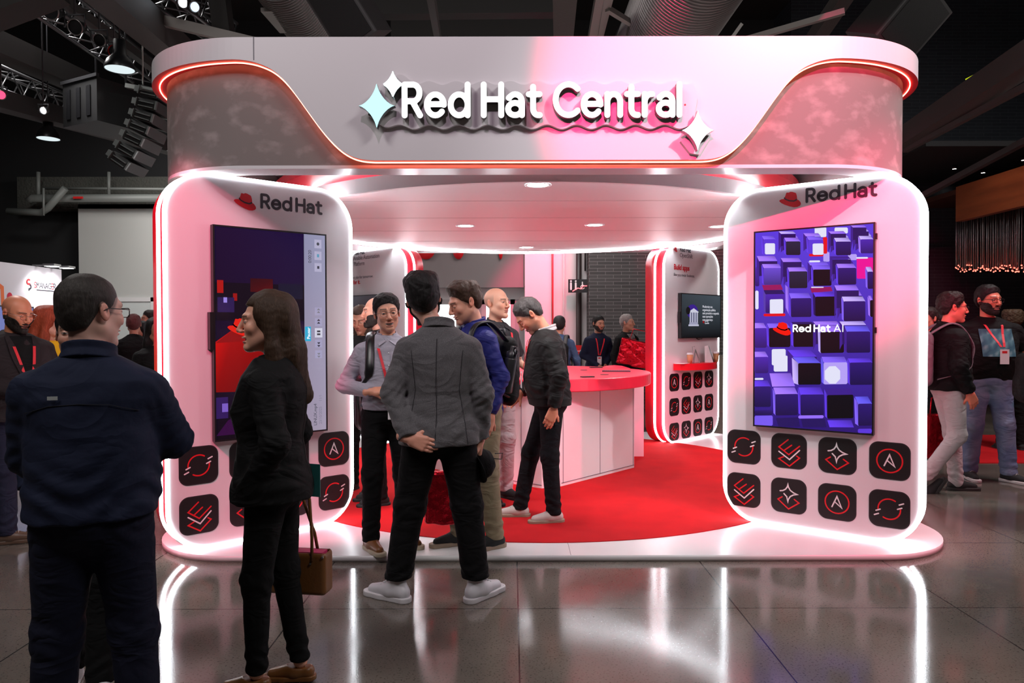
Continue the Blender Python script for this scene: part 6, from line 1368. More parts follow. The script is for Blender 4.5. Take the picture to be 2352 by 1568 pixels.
        if badge:
            p_ = Vector(surf(cxb, zb_ - .02, .014 + belly * .35)); b = MB(); b.box(p_.x - .036, p_.x + .036, p_.y - .002, p_.y, p_.z - .13, p_.z); bd = obj('badge', b, M_inkw, ly)
            b = MB(); b.box(p_.x - .020, p_.x + .020, p_.y - .003, p_.y - .0022, p_.z - .035, p_.z - .015); obj('badge_print', b, M_inkr, ly)
    if glasses:
        b = MB(); HM = Matrix.Translation(hc) @ Hm.to_4x4() @ Matrix.Scale(HSZ, 4)
        for sg in (-1, 1):
            if glasses[1] == 'rect': ring = [(sg * .031 + p_[0], -.098, .002 + p_[1]) for p_ in rrect(-.025, .025, -.016, .014, .008, 4)]
            else: ring = [(sg * .031 + .024 * math.cos(2 * PI * k_ / 20), -.098, .001 + .019 * math.sin(2 * PI * k_ / 20)) for k_ in range(20)]
            b.tube([HM @ Vector(p_) for p_ in ring], glasses[2], 5, closed=True); b.tube([HM @ Vector(p_) for p_ in ((sg * .056, -.097, .008), (sg * .078, -.08, .010), (sg * .086, .005, .010), (sg * .086, .025, .0))], glasses[2], 5)
        b.tube([HM @ Vector(p_) for p_ in ((-.007, -.099, .006), (0, -.105, .009), (.007, -.099, .006))], glasses[2], 5)
        obj('glasses', b, glasses[0], t)
    return dict(t=t, surf=surf, nb=nb, hc=hc_, part=part, sc=sc, G=G, wl=wl, wr=wr, sl=sl, sr=sr, top=tp_, HM=Hm, ln=ln)

M_lan = mat('lanyard_red', (.75, .015, .03, 1), .5, var=(30, (.85, .55, .55, 1), .66, .70))
M_navy = cloth('navy', (.011, .015, .038, 1), .8, fold=(3.0, .28, .08)); M_navyt = cloth('navy_trouser', (.007, .008, .021, 1), .9)
M_blk = cloth('black', (.0040, .0040, .0045, 1), .8); M_blkt = cloth('black_trouser', (.0040, .0040, .0045, 1), .9)
M_lshirt = cloth('pale_shirt', (.40, .39, .46, 1), .7, 45, .35); M_gblaz = mat('grey_wool', (.105, .101, .107, 1), .95, bump=(420, .6, .003), sheen=.2, spec=.2, var=(240, (.16, .155, .16, 1), .45, .7), fold=(3.2, .4, .09))
M_blue = cloth('royal_blue', (.018, .022, .16, 1), .6, 45, .3); M_khaki = cloth('khaki', (.30, .24, .155, 1), .85); M_char = cloth('charcoal', (.030, .029, .033, 1), .8)
M_bomb = cloth('bomber_black', (.0085, .0078, .0076, 1), .65, 30, .25); M_denim = cloth('denim', (.11, .15, .26, 1), .9, 300, .3, var=(6, (.22, .27, .38, 1), .4, .7)); M_cream = cloth('cream_trouser', (.52, .46, .47, 1), .85)
M_wsole = mat('white_rubber', (.62, .60, .60, 1), .5); M_wleather = mat('white_leather', (.62, .61, .64, 1), .4); M_bleather = mat('tan_leather', (.19, .075, .022, 1), .35, bump=(60, .3, .003)); M_gum = mat('gum_rubber', (.30, .22, .16, 1), .6)
M_bshoe = mat('black_suede', (.012, .012, .013, 1), .8); M_gold = mat('wire_frame', (.35, .30, .28, 1), .25, .9)
M_lace = mat('lace', (.45, .43, .42, 1), .8); M_brownshoe = mat('brown_leather', (.11, .065, .045, 1), .3)

# --- the navy man in front, arms crossed, seen from behind
A1 = dict(abs=1, el=(.215, -.08, 1.13), wl=(-.03, -.235, 1.13), er=(-.235, -.12, 1.165), wr=(.05, -.235, 1.12))
n1 = person('person seen from behind in navy jacket with arms crossed, in front of the left panel', (-1.41, 2.45, 0), 196, 1.685, skin=(225, 175, 160), hair='salt2', style='buzz', ht=.0035, head=(-38, 2, 0), headoff=(.0, .0), top=('jacket', M_navy), hem=.93,
       trousers=M_navyt, shoes=(M_bshoe, M_wsole), build=1.04, arms=A1, hands=('flat', 'flat'), palm={0: (0, 1, 0), 1: (0, 1, 0)}, q=1.1, collar=(M_navy, .045, 0), legs=dict(al=(.15, .0, .085), ar=(-.15, .02, .085)), legr=1.08, toes=(12, -12), belly=.03, glasses=(M_black, 'rect', .0018))
b = MB(); p = n1['surf'](.075, 1.352, .008, True); b.box(-.015, .015, 0, .002, -.006, .006); o = obj('reflective_tab', b, mat('tab_grey', (.40, .42, .42, 1), .5), n1['t'], (p[0], p[1] + .001, p[2]))
# --- long-haired woman in black
A2 = dict(abs=1, el=(.225, .08, 1.13), wl=(.165, -.045, .93), er=(-.225, .06, 1.12), wr=(-.165, -.045, .915))
n2 = person('person with long brown hair in black blazer and trousers beside the left screen', (-1.005, 3.05, 0), -88, 1.655, skin=(236, 176, 150), hair='long', style='long', ht=.018, head=(14, 2, 0), top=('blazer', M_blk), hem=.865,
       trousers=M_blkt, shoes=(M_bleather, M_bleather), shoe_kind='loafer', build=.93, arms=A2, hands=(None, 'relaxed'), hand_dir={1: (-.1, -.6, -.7)}, q=1.05, fem=1, lips=(185, 85, 90),
       legs=dict(al=(.05, -.06, .10), ar=(-.07, .10, .095), shoe=.84, cuff=.10), toes=(0, 0), legr=.90, legw=(.102, .068, .050), neck=.01, open_=.5, collar=(M_blk, .028, .06))
# --- light-shirted man with glasses
A3 = dict(el=(.25, .05, 1.14), wl=(.16, -.20, 1.02), er=(-.30, .03, 1.13), wr=(-.115, -.175, 1.10))
n3 = person('smiling person with glasses in pale grey shirt and black trousers, facing the camera', (-.85, 4.98, Z0), 12, 1.685, skin=(225, 165, 138), hair='black', style='short', ht=.015, head=(4, 3, -6), top=('shirt', M_lshirt), hem=.965,
       trousers=M_blkt, shoes=(M_bleather, mat('tan_sole', (.42, .36, .26, 1), .6)), shoe_kind='loafer', build=1.04, belly=.04, arms=A3, hands=('relaxed', 'fist'), hand_dir={1: (1, -.25, .12)}, palm={1: (0, .6, -.8)}, q=1.0, collar=(M_lshirt, .034, .045),
       lanyard=(M_lan, 1.06, 1, .03), glasses=(M_gold, 'round', .0013), open_=.8, smile=1, legs=dict(al=(.125, -.02, .085), ar=(-.125, -.12, .085), belt=1), toes=(28, 22), headoff=(.0, 0))
# --- grey blazer, back view
A4 = dict(abs=1, el=(.245, .06, 1.13), wl=(.15, .165, .905), er=(-.235, .02, 1.12), wr=(-.22, -.05, .88))
n4 = person('tall bearded person seen from behind in grey blazer and white high-top shoes', (-.405, 4.06, 0), 181, 1.80, skin=(228, 172, 150), hair='black', style='quiff', ht=.013, head=(8, -4, 8), headoff=(.085, 0), top=('blazer', M_gblaz), hem=.855,
       trousers=M_blkt, shoes=(M_wleather, mat('white_sole', (.66, .64, .66, 1), .5), M_wleather), shoe_kind='hightop', build=.98, belly=.02, arms=A4, hands=('relaxed', 'relaxed'), hand_dir={0: (-.9, .12, -.28)}, palm={0: (0, -1, 0)}, q=1.0, collar=(M_gblaz, .040, 0), beard=1.2, beardcol='black',
       legs=dict(al=(.235, .0, .085), ar=(-.20, .0, .085), cuff=.12, shoe=1.07), toes=(60, -40), legr=1.0, legw=(.108, .082, .070))
# --- blue shirt, looking down to the left
A5 = dict(el=(.225, .06, 1.13), wl=(.235, -.04, .90), er=(-.225, .02, 1.13), wr=(-.17, -.22, .98))
n5 = person('person in royal blue shirt and khaki trousers with black backpack, looking down', (-.215, 4.94, Z0), -62, 1.785, skin=(222, 160, 135), hair='brown', style='quiff', ht=.012, head=(-4, 22, 0), neck=.05, lean=6, top=('shirt', M_blue), hem=.86,
       trousers=M_khaki, shoes=(M_bshoe, M_gum), build=1.0, arms=A5, q=1.0, collar=(M_blue, .034, .05), lanyard=(M_lan, 1.15, 0), stubble=.25, legs=dict(al=(.09, .06, .085), ar=(-.09, -.12, .085)), toes=(5, -5))
# --- bald man behind
n6 = person('bald person in dark polo shirt and pale trousers standing behind the blue-shirted one', (-.13, 6.22, Z0), 45, 1.80, skin=(232, 178, 150), hair='salt', style='bald', head=(8, -2, 0), top=('tee', M_char), sleeve=.75, hem=.90,
       trousers=M_cream, shoes=(M_bshoe, M_bshoe), build=1.10, belly=.03, q=.85, collar=(M_char, .032, .05), lanyard=(M_lan, 1.12, 0), arms=dict(el=(.28, .02, 1.14), wl=(.22, -.20, 1.06), er=(-.27, .02, 1.13), wr=(-.2, -.14, .93)), legs=dict(al=(.12, .02, .085), ar=(-.12, .0, .085)))
# --- bomber jacket, head bowed
A7 = dict(el=(.255, .05, 1.14), wl=(.245, -.0, .90), er=(-.24, .0, 1.13), wr=(-.16, -.20, .98))
n7 = person('person in black bomber jacket and white sneakers with bowed head at the counter', (.285, 5.62, Z0), -84, 1.725, skin=(222, 150, 120), hair='salt', style='short', ht=.010, head=(0, 48, 0), neck=.095, headoff=(0, -.01), lean=5, top=('jacket', M_bomb), hem=.90,
       trousers=cloth('black_jeans', (.006, .006, .008, 1), .9), shoes=(mat('off_white', (.55, .48, .45, 1), .5), M_gum, M_lace), build=1.04, belly=.02, arms=A7, hand_dir={0: (.0, -.35, -.93)}, q=1.0, stubble=.65, lanyard=(M_lan, 1.18, 1), collar=(cloth('white_hood', (.55, .50, .50, 1), .8), .034, .05),
       legs=dict(al=(.10, .02, .085), ar=(-.10, -.22, .085)), toes=(5, -5), legr=.97)
# --- left group
n8 = person('bald bearded person with glasses in brown blazer at the left edge', (-3.60, 5.30, 0), 60, 1.755, skin=(225, 145, 112), hair='dark', style='bald', head=(12, 16, 0), neck=.03, top=('blazer', cloth('brown_blazer', (.026, .019, .021, 1), .9, 200, .3)), hem=.86,
       trousers=cloth('indigo', (.020, .020, .042, 1), .9), shoes=(M_brownshoe, M_brownshoe, M_lace), build=1.15, belly=.03, arms=dict(el=(.28, .02, 1.14), wl=(.10, -.20, 1.10), er=(-.28, .02, 1.13), wr=(-.1, -.22, 1.08)), q=.9, beard=1, glasses=(M_gold, 'round', .0014), lanyard=(M_lan, 1.1, 0), open_=.7,
       legs=dict(al=(.12, -.04, .085), ar=(-.12, -.1, .085)), toes=(45, 50))
n9 = person('person with long copper hair and yellow top behind the navy jacket', (-3.76, 5.95, 0), 60, 1.68, skin=(225, 175, 150), hair='red', style='redlong', ht=.02, head=(50, 5, 0), top=('tee', cloth('yellow', (.80, .50, .015, 1), .8)), trousers=M_blkt, shoes=(M_bshoe, M_bshoe), fem=1, q=.8, build=.95)
n10 = person('person in dark jacket and white shoe mostly hidden behind the navy jacket', (-1.84, 3.10, 0), 20, 1.60, skin=(200, 150, 130), hair='black', style='buzz', head=(0, 0, 0), top=('knit', M_navy), trousers=M_blkt, shoes=(M_wleather, M_wleather, M_lace), q=.8, build=.9, arms=dict(el=(.22, .03, 1.13), wl=(.18, -.12, .95), er=(-.22, .03, 1.13), wr=(-.18, -.1, .95)), legs=dict(al=(.10, -.16, .085), ar=(-.05, .05, .085)), toes=(10, 0))
far = dict(q=.5)
FP = [
 ('person in dark suit with hair tinted as if red-lit, seen from behind by the pale wall door', (-4.86, 9.4, 0), 205, 1.68, dict(hair='redlit_tint', style='short', top=('blazer', M_blk), trousers=M_blkt)),
 ('person with black bobbed hair between the two suited ones by the pale wall', (-5.16, 10.2, 0), -40, 1.60, dict(hair='black', style='straight', ht=.015, fem=1, top=('knit', M_blk), trousers=M_blkt)),
 ('person in blue suit looking left by the pale wall', (-5.25, 10.6, 0), -45, 1.76, dict(hair='dark', style='short', top=('blazer', cloth('blue_suit', (.02, .028, .14, 1), .8)), trousers=M_navyt)),
 ('person with long black hair and glasses in black beside the glowing left panel edge', (-3.36, 6.9, 0), 50, 1.60, dict(hair='black', style='straight', ht=.018, fem=1, top=('knit', M_blk), trousers=M_blkt, glasses=(M_gold, 'round', .0014), arms=dict(el=(.24, .02, 1.13), wl=(.06, -.22, 1.1), er=(-.24, .02, 1.13), wr=(-.06, -.24, 1.08)))),
 ('person in shiny black jacket behind the bald bearded one', (-4.45, 6.9, 0), 165, 1.52, dict(hair='black', style='short', top=('jacket', M_blk), trousers=M_blkt)),
 ('distant person with dark hair in front of the exhibitor screen', (-5.80, 9.0, 0), -50, 1.56, dict(hair='dark', style='short', fem=1, top=('knit', cloth('pink_knit', (.4, .12, .14, 1), .9)), trousers=M_blkt)),
 ('person with bald crown and dark beard in black shirt inside the stand at left', (-1.14, 6.15, Z0), -70, 1.72, dict(hair='dark', style='bald', beard=.6, skin=(215, 160, 135), head=(0, 3, 0), top=('tee', M_blk), trousers=M_blkt, q=.75)),
 ('person with brown hair in black jacket just right of the left panel edge', (-1.36, 6.60, Z0), -20, 1.66, dict(hair='brown', style='straight', fem=1, head=(10, 22, 0), top=('knit', M_blk), trousers=M_blkt, q=.7, lanyard=(M_lan, 1.15, 0), arms=dict(el=(.26, -.02, 1.14), wl=(.10, -.25, 1.22), er=(-.24, .02, 1.13), wr=(-.06, -.24, 1.08)))),
 ('person in blue shirt with black backpack seen from behind beyond the counter', (.66, 10.2, 0), 172, 1.66, dict(hair='black', style='buzz', top=('tee', cloth('steel_blue', (.05, .09, .17, 1), .8)), trousers=M_navyt)),
 ('distant grey-haired person partly hidden by the backpack wearer', (.45, 11.2, 0), 30, 1.62, dict(hair='grey', style='short', top=('shirt', cloth('grey_shirt', (.25, .22, .22, 1), .8)), trousers=M_blkt)),
 ('person in navy sweater with red lanyard leaning forward by the brick wall', (1.32, 11.5, 0), 12, 1.70, dict(hair='black', style='short', beard=.4, head=(15, 5, 0), top=('knit', M_navy), trousers=cloth('indigo', (.02, .02, .04, 1)), lanyard=(M_lan, 1.12, 1), lean=14, arms=dict(el=(.24, -.02, 1.14), wl=(.10, -.18, .96), er=(-.24, .0, 1.13), wr=(-.02, -.2, .95)))),
 ('grey-haired person in black blazer with badge by the brick wall', (1.78, 11.3, 0), 35, 1.70, dict(hair='grey', style='short', head=(25, 0, 0), top=('blazer', M_blk), trousers=M_blkt, lanyard=(M_lan, 1.1, 1))),
 ('person in black holding the shiny red bag beside the rear right panel', (2.20, 10.85, 0), -60, 1.70, dict(hair='dark', style='buzz', top=('knit', M_blk), trousers=M_blkt, lanyard=(M_lan, 1.1, 0))),
 ('person with slicked dark hair behind the grey backpack', (4.72, 8.3, 0), -70, 1.72, dict(hair='dark', style='short', top=('knit', M_blk), trousers=M_blkt, q=.7)),
 ('person with dark hair between the slick-haired and the spectacled one', (5.20, 8.9, 0), 60, 1.68, dict(hair='black', style='short', top=('knit', M_char), trousers=M_blkt)),
 ('person with curly light brown hair behind the bearded one', (6.15, 9.0, 0), 170, 1.70, dict(hair='curly', style='curly', ht=.03, top=('knit', M_blk), trousers=M_blkt, q=.7)),
 ('person in white shirt and dark trousers at the right picture edge', (4.36, 5.85, 0), 75, 1.72, dict(hair='dark', style='short', top=('shirt', cloth('white_shirt', (.62, .62, .64, 1), .8)), trousers=cloth('indigo', (.02, .02, .04, 1)), q=.8, build=1.1)),
]
PEOPLE = {}
for lb, lc, hg, hgt, kw in FP:
    k2 = dict(q=.5, shoes=(M_bshoe, M_bshoe)); k2.update(kw); r_ = person(lb, lc, hg, hgt, **k2)
    for key in ('grey-haired person in black blazer', 'person in blue suit looking left', 'person in blue shirt with black backpack seen', 'person in white shirt and dark'):
        if lb.startswith(key): PEOPLE[key] = r_
# --- right group
n11 = person('person in black jacket and cream trousers with grey backpack, turned right', (4.02, 6.72, 0), 84, 1.82, skin=(228, 140, 115), hair='dark', style='curly', ht=.015, head=(-6, 4, 0), neck=.02, top=('jacket', M_blk), hem=.90, trousers=M_cream, shoes=(M_bshoe, mat('black_sole', (.03, .025, .025, 1), .8)), build=1.02, q=.85,
       glasses=(M_dark, 'rect', .0016), lanyard=(M_lan, 1.1, 1), arms=dict(el=(.25, .06, 1.13), wl=(.22, -.06, .90), er=(-.25, .04, 1.13), wr=(-.21, -.07, .90)), legs=dict(al=(.07, -.10, .085), ar=(-.07, .22, .16), kr=(-.09, -.03, .51), tip=(0, 55), lift=1), toes=(0, 0))
n12 = person('bearded person with glasses in black printed t-shirt and blue jeans', (4.70, 7.22, 0), -12, 1.90, skin=(215, 138, 110), hair='black', style='short', ht=.014, head=(22, 3, 0), top=('tee', M_blk), sleeve=.7, hem=.92, trousers=M_denim, shoes=(M_bshoe, M_wsole, M_lace), build=1.28, belly=.07, q=.85, beard=.9, beardcol='dark',
       glasses=(M_black, 'rect', .0022), lanyard=(M_lan, 1.22, 1, .04), legs=dict(al=(.16, -.05, .085), ar=(-.13, .04, .085)), toes=(35, 0), legr=1.12, open_=.3, smile=1, arms=dict(el=(.36, .03, 1.13), wl=(.30, -.10, .92), er=(-.34, .05, 1.13), wr=(-.30, .02, .90)))
# printed picture on the t-shirt
b = MB(); b.col = []; nx_, nz_ = 10, 9
for j in range(nz_ + 1):
    for i in range(nx_ + 1):
        x = -.13 + .27 * i / nx_ + .01; z = 1.135 + .245 * j / nz_; b.v.append(n12['surf'](x, z, .007)); v_ = .5 + .5 * math.sin(i * 2.3 + j * 1.7) * math.sin(j * 2.9 - i); b.col.append(S(35 + 90 * v_ ** 3, 75 + 75 * v_ ** 2, 95 + 60 * v_ ** 2))
for j in range(nz_):
    for i in range(nx_): o_ = j * (nx_ + 1) + i; b.f.append([o_, o_ + 1, o_ + nx_ + 2, o_ + nx_ + 1]); b.mi.append(0); b.sm.append(True)
obj('shirt_print', b, mat('print_cloth', (.1, .2, .25, 1), .8, attr='Col'), n12['t'], fix=False)

# ---------------------------------------------------------------- seams, collars and openings on the garments
def seam_line(P_, pts, m, r=.0014, back=True, name='seam', out=.002):
    n_ = 14; fine = []
    for (a_, c_) in zip(pts[:-1], pts[1:]):
        for k_ in range(n_): u = k_ / n_; fine.append(P_['surf'](a_[0] + (c_[0] - a_[0]) * u, a_[1] + (c_[1] - a_[1]) * u, out, back))
    fine.append(P_['surf'](*pts[-1], out, back)); b = MB(); b.tube(fine, r, 5); obj(name, b, m, P_['top'])
def leaf_collar(P_, m, drop=.065, spread=.075, k=1.0):
    nz = P_['nb'][2]; ny = P_['nb'][1]
    for sg in (-1, 1):
        q0 = P_['surf'](sg * .010, nz - .030, .014); q1 = P_['surf'](sg * spread * .80, nz - drop, .016); q2 = (sg * .078, ny - .012, nz + .012); q3 = (sg * .045, ny - .062, nz + .012)
        b = MB(); vs = [Vector(v) for v in (q0, q1, q2, q3)]; nn = Vector((0, .005, .001)); b.add(vs + [v + nn for v in vs], [(0, 1, 2, 3), (4, 5, 6, 7), (0, 1, 5, 4), (1, 2, 6, 5), (2, 3, 7, 6), (3, 0, 4, 7)]); obj('collar_leaf', b, m, P_['top'])
def open_front(P_, inner, lapel, zb_, w_=.075, nz_top=None):
    """the shirt showing in the V of a blazer, and the two lapels"""
    nz = P_['nb'][2] - .012; S_ = P_['surf']; b = MB(); n_ = 10; rows = []
    for j in range(n_ + 1):
        u = j / n_; z = nz + (zb_ - nz) * u; ww = w_ * (1 - u) * (1 if u > .0 else 1) + .002; rows.append([S_(ww * (i_ / 3 - 1), z, .004) for i_ in range(7)])
    for r_ in rows: b.v += r_
    for j in range(n_):
        for i_ in range(6): o_ = j * 7 + i_; b.f.append([o_, o_ + 1, o_ + 8, o_ + 7]); b.mi.append(0); b.sm.append(True)
    obj('inner_shirt', b, inner, P_['top'], fix=False)
    for sg in (-1, 1):
        b = MB(); vs = []
        for j in range(n_ + 1):
            u = j / n_; z = nz + (zb_ - nz) * u; a_ = w_ * (1 - u); lw = .052 * math.sin(PI * min(1, (u * .85 + .12))) ** .7
            vs += [S_(sg * a_, z, .007), S_(sg * (a_ + lw), z, .013)]
        b.add(vs, [(2 * j, 2 * j + 1, 2 * j + 3, 2 * j + 2) for j in range(n_)], 0, True); obj('lapel', b, lapel, P_['top'], fix=False)
M_seam = mat('seam_dark', (.012, .012, .014, 1), .9)
seam_line(n4, [(0, 1.42), (.004, 1.2), (.002, 1.0), (.01, .87)], M_seam); seam_line(n4, [(.135, 1.36), (.115, 1.15), (.15, .95), (.16, .87)], M_seam); seam_line(n4, [(-.135, 1.36), (-.115, 1.15), (-.15, .95), (-.16, .87)], M_seam)
seam_line(n1, [(-.17, 1.30), (-.09, 1.325), (0, 1.33), (.09, 1.325), (.17, 1.30)], mat('seam_navy', (.004, .005, .012, 1), .9))
seam_line(n2, [(.0, 1.40), (.0, 1.1), (.0, .89)], M_seam, .0011)
b = MB(); M_lseam = mat('pale_seam', (.26, .25, .30, 1), .8)
seam_line(n3, [(.015, 1.40), (.017, 1.2), (.017, .99)], M_lseam, .0013, False)
for k_ in range(5):
    p = n3['surf'](.004, 1.36 - .085 * k_, .003); b = MB(); b.lathe([(.001, 0), (.0055, 0), (.0055, .002), (.001, .002)], n=10, M=Matrix.Translation(p) @ Matrix.Rotation(R(90), 4, 'X')); obj('button', b, M_inkw, n3['top'])
for P_, m_ in ((n3, M_lshirt), (n5, M_blue), (n6, M_char)): leaf_collar(P_, m_)
M_bz = cloth('brown_blazer', (0, 0, 0, 1)); open_front(n8, M_blk, M_bz, 1.12)
for key, inner, lap in (('grey-haired person in black blazer', cloth('grey_shirt', (0, 0, 0, 1)), M_blk), ('person in blue suit looking left', M_inkw, cloth('blue_suit', (0, 0, 0, 1)))):
    open_front(PEOPLE[key], inner, lap, 1.16)
seam_line(n7, [(-.002, 1.40), (-.002, 1.15), (0, .93)], M_metal, .0016, False, 'zip')
# placket of the bomber: rib hem and cuffs are slightly different cloth
for P_, z_ in ((n7, .925),):
    b = MB(); vs = []; n_ = 48
    for zz in (z_ - .022, z_ + .03):
        for k_ in range(n_):
            a_ = 2 * PI * k_ / n_; g = P_['G']; za = [q[0] for q in g]; A_, B_, cx_, cy_ = (float(np.interp(zz, za, [q[i_] for q in g])) for i_ in (1, 2, 3, 4)); e_ = 2 / 2.35
            vs.append((cx_ + (A_ + .007) * math.copysign(abs(math.cos(a_)) ** e_, math.cos(a_)), cy_ + (B_ + .007) * math.copysign(abs(math.sin(a_)) ** e_, math.sin(a_)), zz))
    b.add(vs, [(k_, (k_ + 1) % n_, n_ + (k_ + 1) % n_, n_ + k_) for k_ in range(n_)], 0, True); obj('rib_hem', b, mat('rib_knit', (.006, .0055, .0055, 1), .9, bump=(300, .8, .004), stretch=(1, 1, .1)), P_['top'])
# watch on the wrist by the cap
b = MB(); b.tube([(n4['wr'][0] + .030 * math.cos(2 * PI * k_ / 16), n4['wr'][1] + .030 * math.sin(2 * PI * k_ / 16), n4['wr'][2] + .004) for k_ in range(16)], .0065, 6, closed=True); obj('wrist_watch', b, M_metal, n4['t'])

# ---------------------------------------------------------------- bags
def sdf_obj(name, fn, lo, hi, h, m, parent=None, smooth=True):
    V, Q = shape(fn, lo, hi, h); me = nets_mesh(name, V, Q, smooth); me.materials.append(m); o = bpy.data.objects.new(name, me); C.objects.link(o); o.parent = parent; return o
def rbox(P, c, hs, r):
    q = [np.abs(P[i] - c[i]) - hs[i] + r for i in range(3)]; return np.sqrt(np.maximum(q[0], 0) ** 2 + np.maximum(q[1], 0) ** 2 + np.maximum(q[2], 0) ** 2) + np.minimum(np.maximum(q[0], np.maximum(q[1], q[2])), 0) - r
def backpack(P_, label, m, mstrap, size=(.15, .09, .23), z=1.17, dy=.02, q=.8, x=0, sides=(-1, 1), drop=0):
    pt = P_['t']; t = thing('backpack', label, 'backpack', pt.location, pt.rotation_euler.z); t.scale = pt.scale
    yb = P_['surf'](0, z, 0, True)[1] + size[1] + dy
    def f(P):
        d = rbox(P, (x, yb, z), size, .07); d = smin(d, rbox(P, (x, yb + size[1] * .75, z - size[2] * .35), (size[0] * .8, size[1] * .5, size[2] * .45), .04), .03); return d - .003 * wob(P, 30)
    sdf_obj('bag_body', f, (x - size[0] - .05, yb - size[1] - .05, z - size[2] - .05), (x + size[0] + .05, yb + size[1] * 1.4 + .05, z + size[2] + .05), .008 / q, m, t)
    for sg in sides:
        pts = [(sg * .095, yb - size[1] * .6, z + size[2] * .85)]; S_ = P_['surf']; zs = P_['sl'][2]
        pts += [(sg * .105, S_(0, zs, 0)[1] * .0 + P_['nb'][1] + .07, zs + .055), (sg * .115, P_['nb'][1] + .0, zs + .072), (sg * .12, P_['nb'][1] - .07, zs + .035)]
        pts += [S_(sg * (.125), zs - .10, .010), S_(sg * .135, zs - .20, .010), (sg * .19, S_(sg * .15, zs - .32)[1] + .06, zs - .33), (sg * .17, yb - size[1], z - size[2] * .7)]
        b = MB(); n_ = len(pts); vs = []
        # smooth the run of the strap
        fine = []
        for i in range(n_ - 1):
            p0, p1, p2, p3 = (Vector(pts[max(i - 1, 0)]), Vector(pts[i]), Vector(pts[i + 1]), Vector(pts[min(i + 2, n_ - 1)]))
            for k_ in range(4): u = k_ / 4; fine.append(.5 * ((2 * p1) + (p2 - p0) * u + (2 * p0 - 5 * p1 + 4 * p2 - p3) * u * u + (3 * p1 - p0 - 3 * p2 + p3) * u ** 3))
        fine.append(Vector(pts[-1])); rr_ = [.032 if i < len(fine) * .72 else .014 for i in range(len(fine))]
        b.tube(fine, rr_, 10, flat=.28); obj('shoulder_strap', b, mstrap, t)
    b = MB(); b.tube([(x - .04, yb - size[1] * .3, z + size[2]), (x - .03, yb - size[1] * .3, z + size[2] + .04), (x + .03, yb - size[1] * .3, z + size[2] + .04), (x + .04, yb - size[1] * .3, z + size[2])], .009, 6); obj('grab_loop', b, mstrap, t)
    return t, yb
M_bag = cloth('bag_black', (.0045, .0045, .005, 1), .7, 90, .4); M_strap = mat('strap_black', (.012, .012, .013, 1), .5, bump=(150, .3, .002)); M_gbag = cloth('bag_grey', (.20, .18, .20, 1), .9, 200, .5)
t, yb = backpack(n5, 'black backpack worn by the blue-shirted person', M_bag, M_strap, (.14, .055, .235), 1.16)
b = MB(); b.tube([(.0, 0, 0), (.0, 0, .24)], .040, 20); b2 = MB()
bt = thing('water_bottle', 'matt black water bottle in the side pocket of the black backpack', 'bottle', n5['t'].matrix_world @ Vector((0, 0, 0)))
mwp = Matrix.Translation(n5['t'].location) @ Matrix.Rotation(n5['t'].rotation_euler.z, 4, 'Z')
bt.location = mwp @ Vector((.185, yb - .08, 1.05)); bt.rotation_euler = (R(-6), R(8), n5['t'].rotation_euler.z)
b = MB(); b.lathe([(.001, 0), (.036, 0), (.040, .01), (.040, .225), (.036, .235), (.001, .235)], n=28); obj('flask', b, mat('matt_black', (.012, .012, .013, 1), .4), bt)
b = MB(); b.lathe([(.037, .235), (.037, .27), (.018, .28), (.018, .31), (.001, .31)], n=24); b.tube([(.03, 0, .25), (.055, 0, .27), (.045, 0, .31), (.018, 0, .30)], .006, 6); obj('cap', b, M_black, bt)
font_text('bottle_print', 'igo', .035, mat('print_pale', (.5, .48, .48, 1), .5), bt, Matrix.Translation((.008, -.0405, .12)) @ Matrix.Rotation(R(-90), 4, 'Y') @ Matrix.Rotation(R(90), 4, 'X'))
t, yb = backpack(n3, 'black leather backpack hanging from one shoulder of the light-shirted person', mat('bag_leather', (.010, .010, .011, 1), .35, bump=(40, .3, .005)), mat('strap_leather', (.010, .010, .011, 1), .3), (.13, .08, .22), 1.0, sides=(-1,), x=-.10)
t, yb = backpack(n11, 'grey backpack worn by the person in cream trousers', M_gbag, M_gbag, (.155, .10, .25), 1.18, q=.8)
backpack(PEOPLE['person in blue shirt with black backpack seen'], 'black backpack on the distant blue-shirted person beyond the counter', M_bag, M_strap, (.15, .09, .22), 1.16, q=.5)
backpack(PEOPLE['person in white shirt and dark'], 'black backpack on the white-shirted person at the right edge', M_bag, M_strap, (.13, .065, .21), 1.12, q=.7)
# tan handbag hanging behind the woman
hb = thing('handbag', 'tan leather handbag with thin handle and pink lining beside the black trousers', 'bag', (-.945, 3.24, 0), R(-8))
sdf_obj('bag_body', lambda P: smax(rbox(P, (0, 0, .44), (.135 + .08 * (.44 - P[2]) * 0, .05, .095), .02), -rbox(P, (0, 0, .53), (.125, .038, .06), .015), .003), (-.16, -.08, .32), (.16, .08, .58), .0045, M_bleather, hb)
b = MB(); b.box(-.115, .115, -.028, .028, .45, .532); obj('lining', b, mat('pink_lining', (.62, .03, .14, 1), .6), hb)
b = MB(); b.tube([(.075, -.048, .50), (.07, -.035, .60), (.045, 0, .76), (.03, .0, .80), (.015, .0, .76), (.055, .03, .60), (.065, .048, .50)], .0075, 8); obj('handle', b, M_bleather, hb)
for x_, z_ in ((.07, .49), (.125, .52)):
    b = MB(); b.box(x_ - .004, x_ + .004, -.056, -.049, z_ - .004, z_ + .004); obj('rivet', b, M_metal, hb)
b = MB(); b.box(-.03, .03, -.002, .002, 0, .14); tag(obj('leaflet', b, mat('teal_paper', (.03, .20, .19, 1), .6), None, AT(722, 1140, 3.12), R(-20)), 'teal leaflet peeping out behind the black blazer', 'paper')
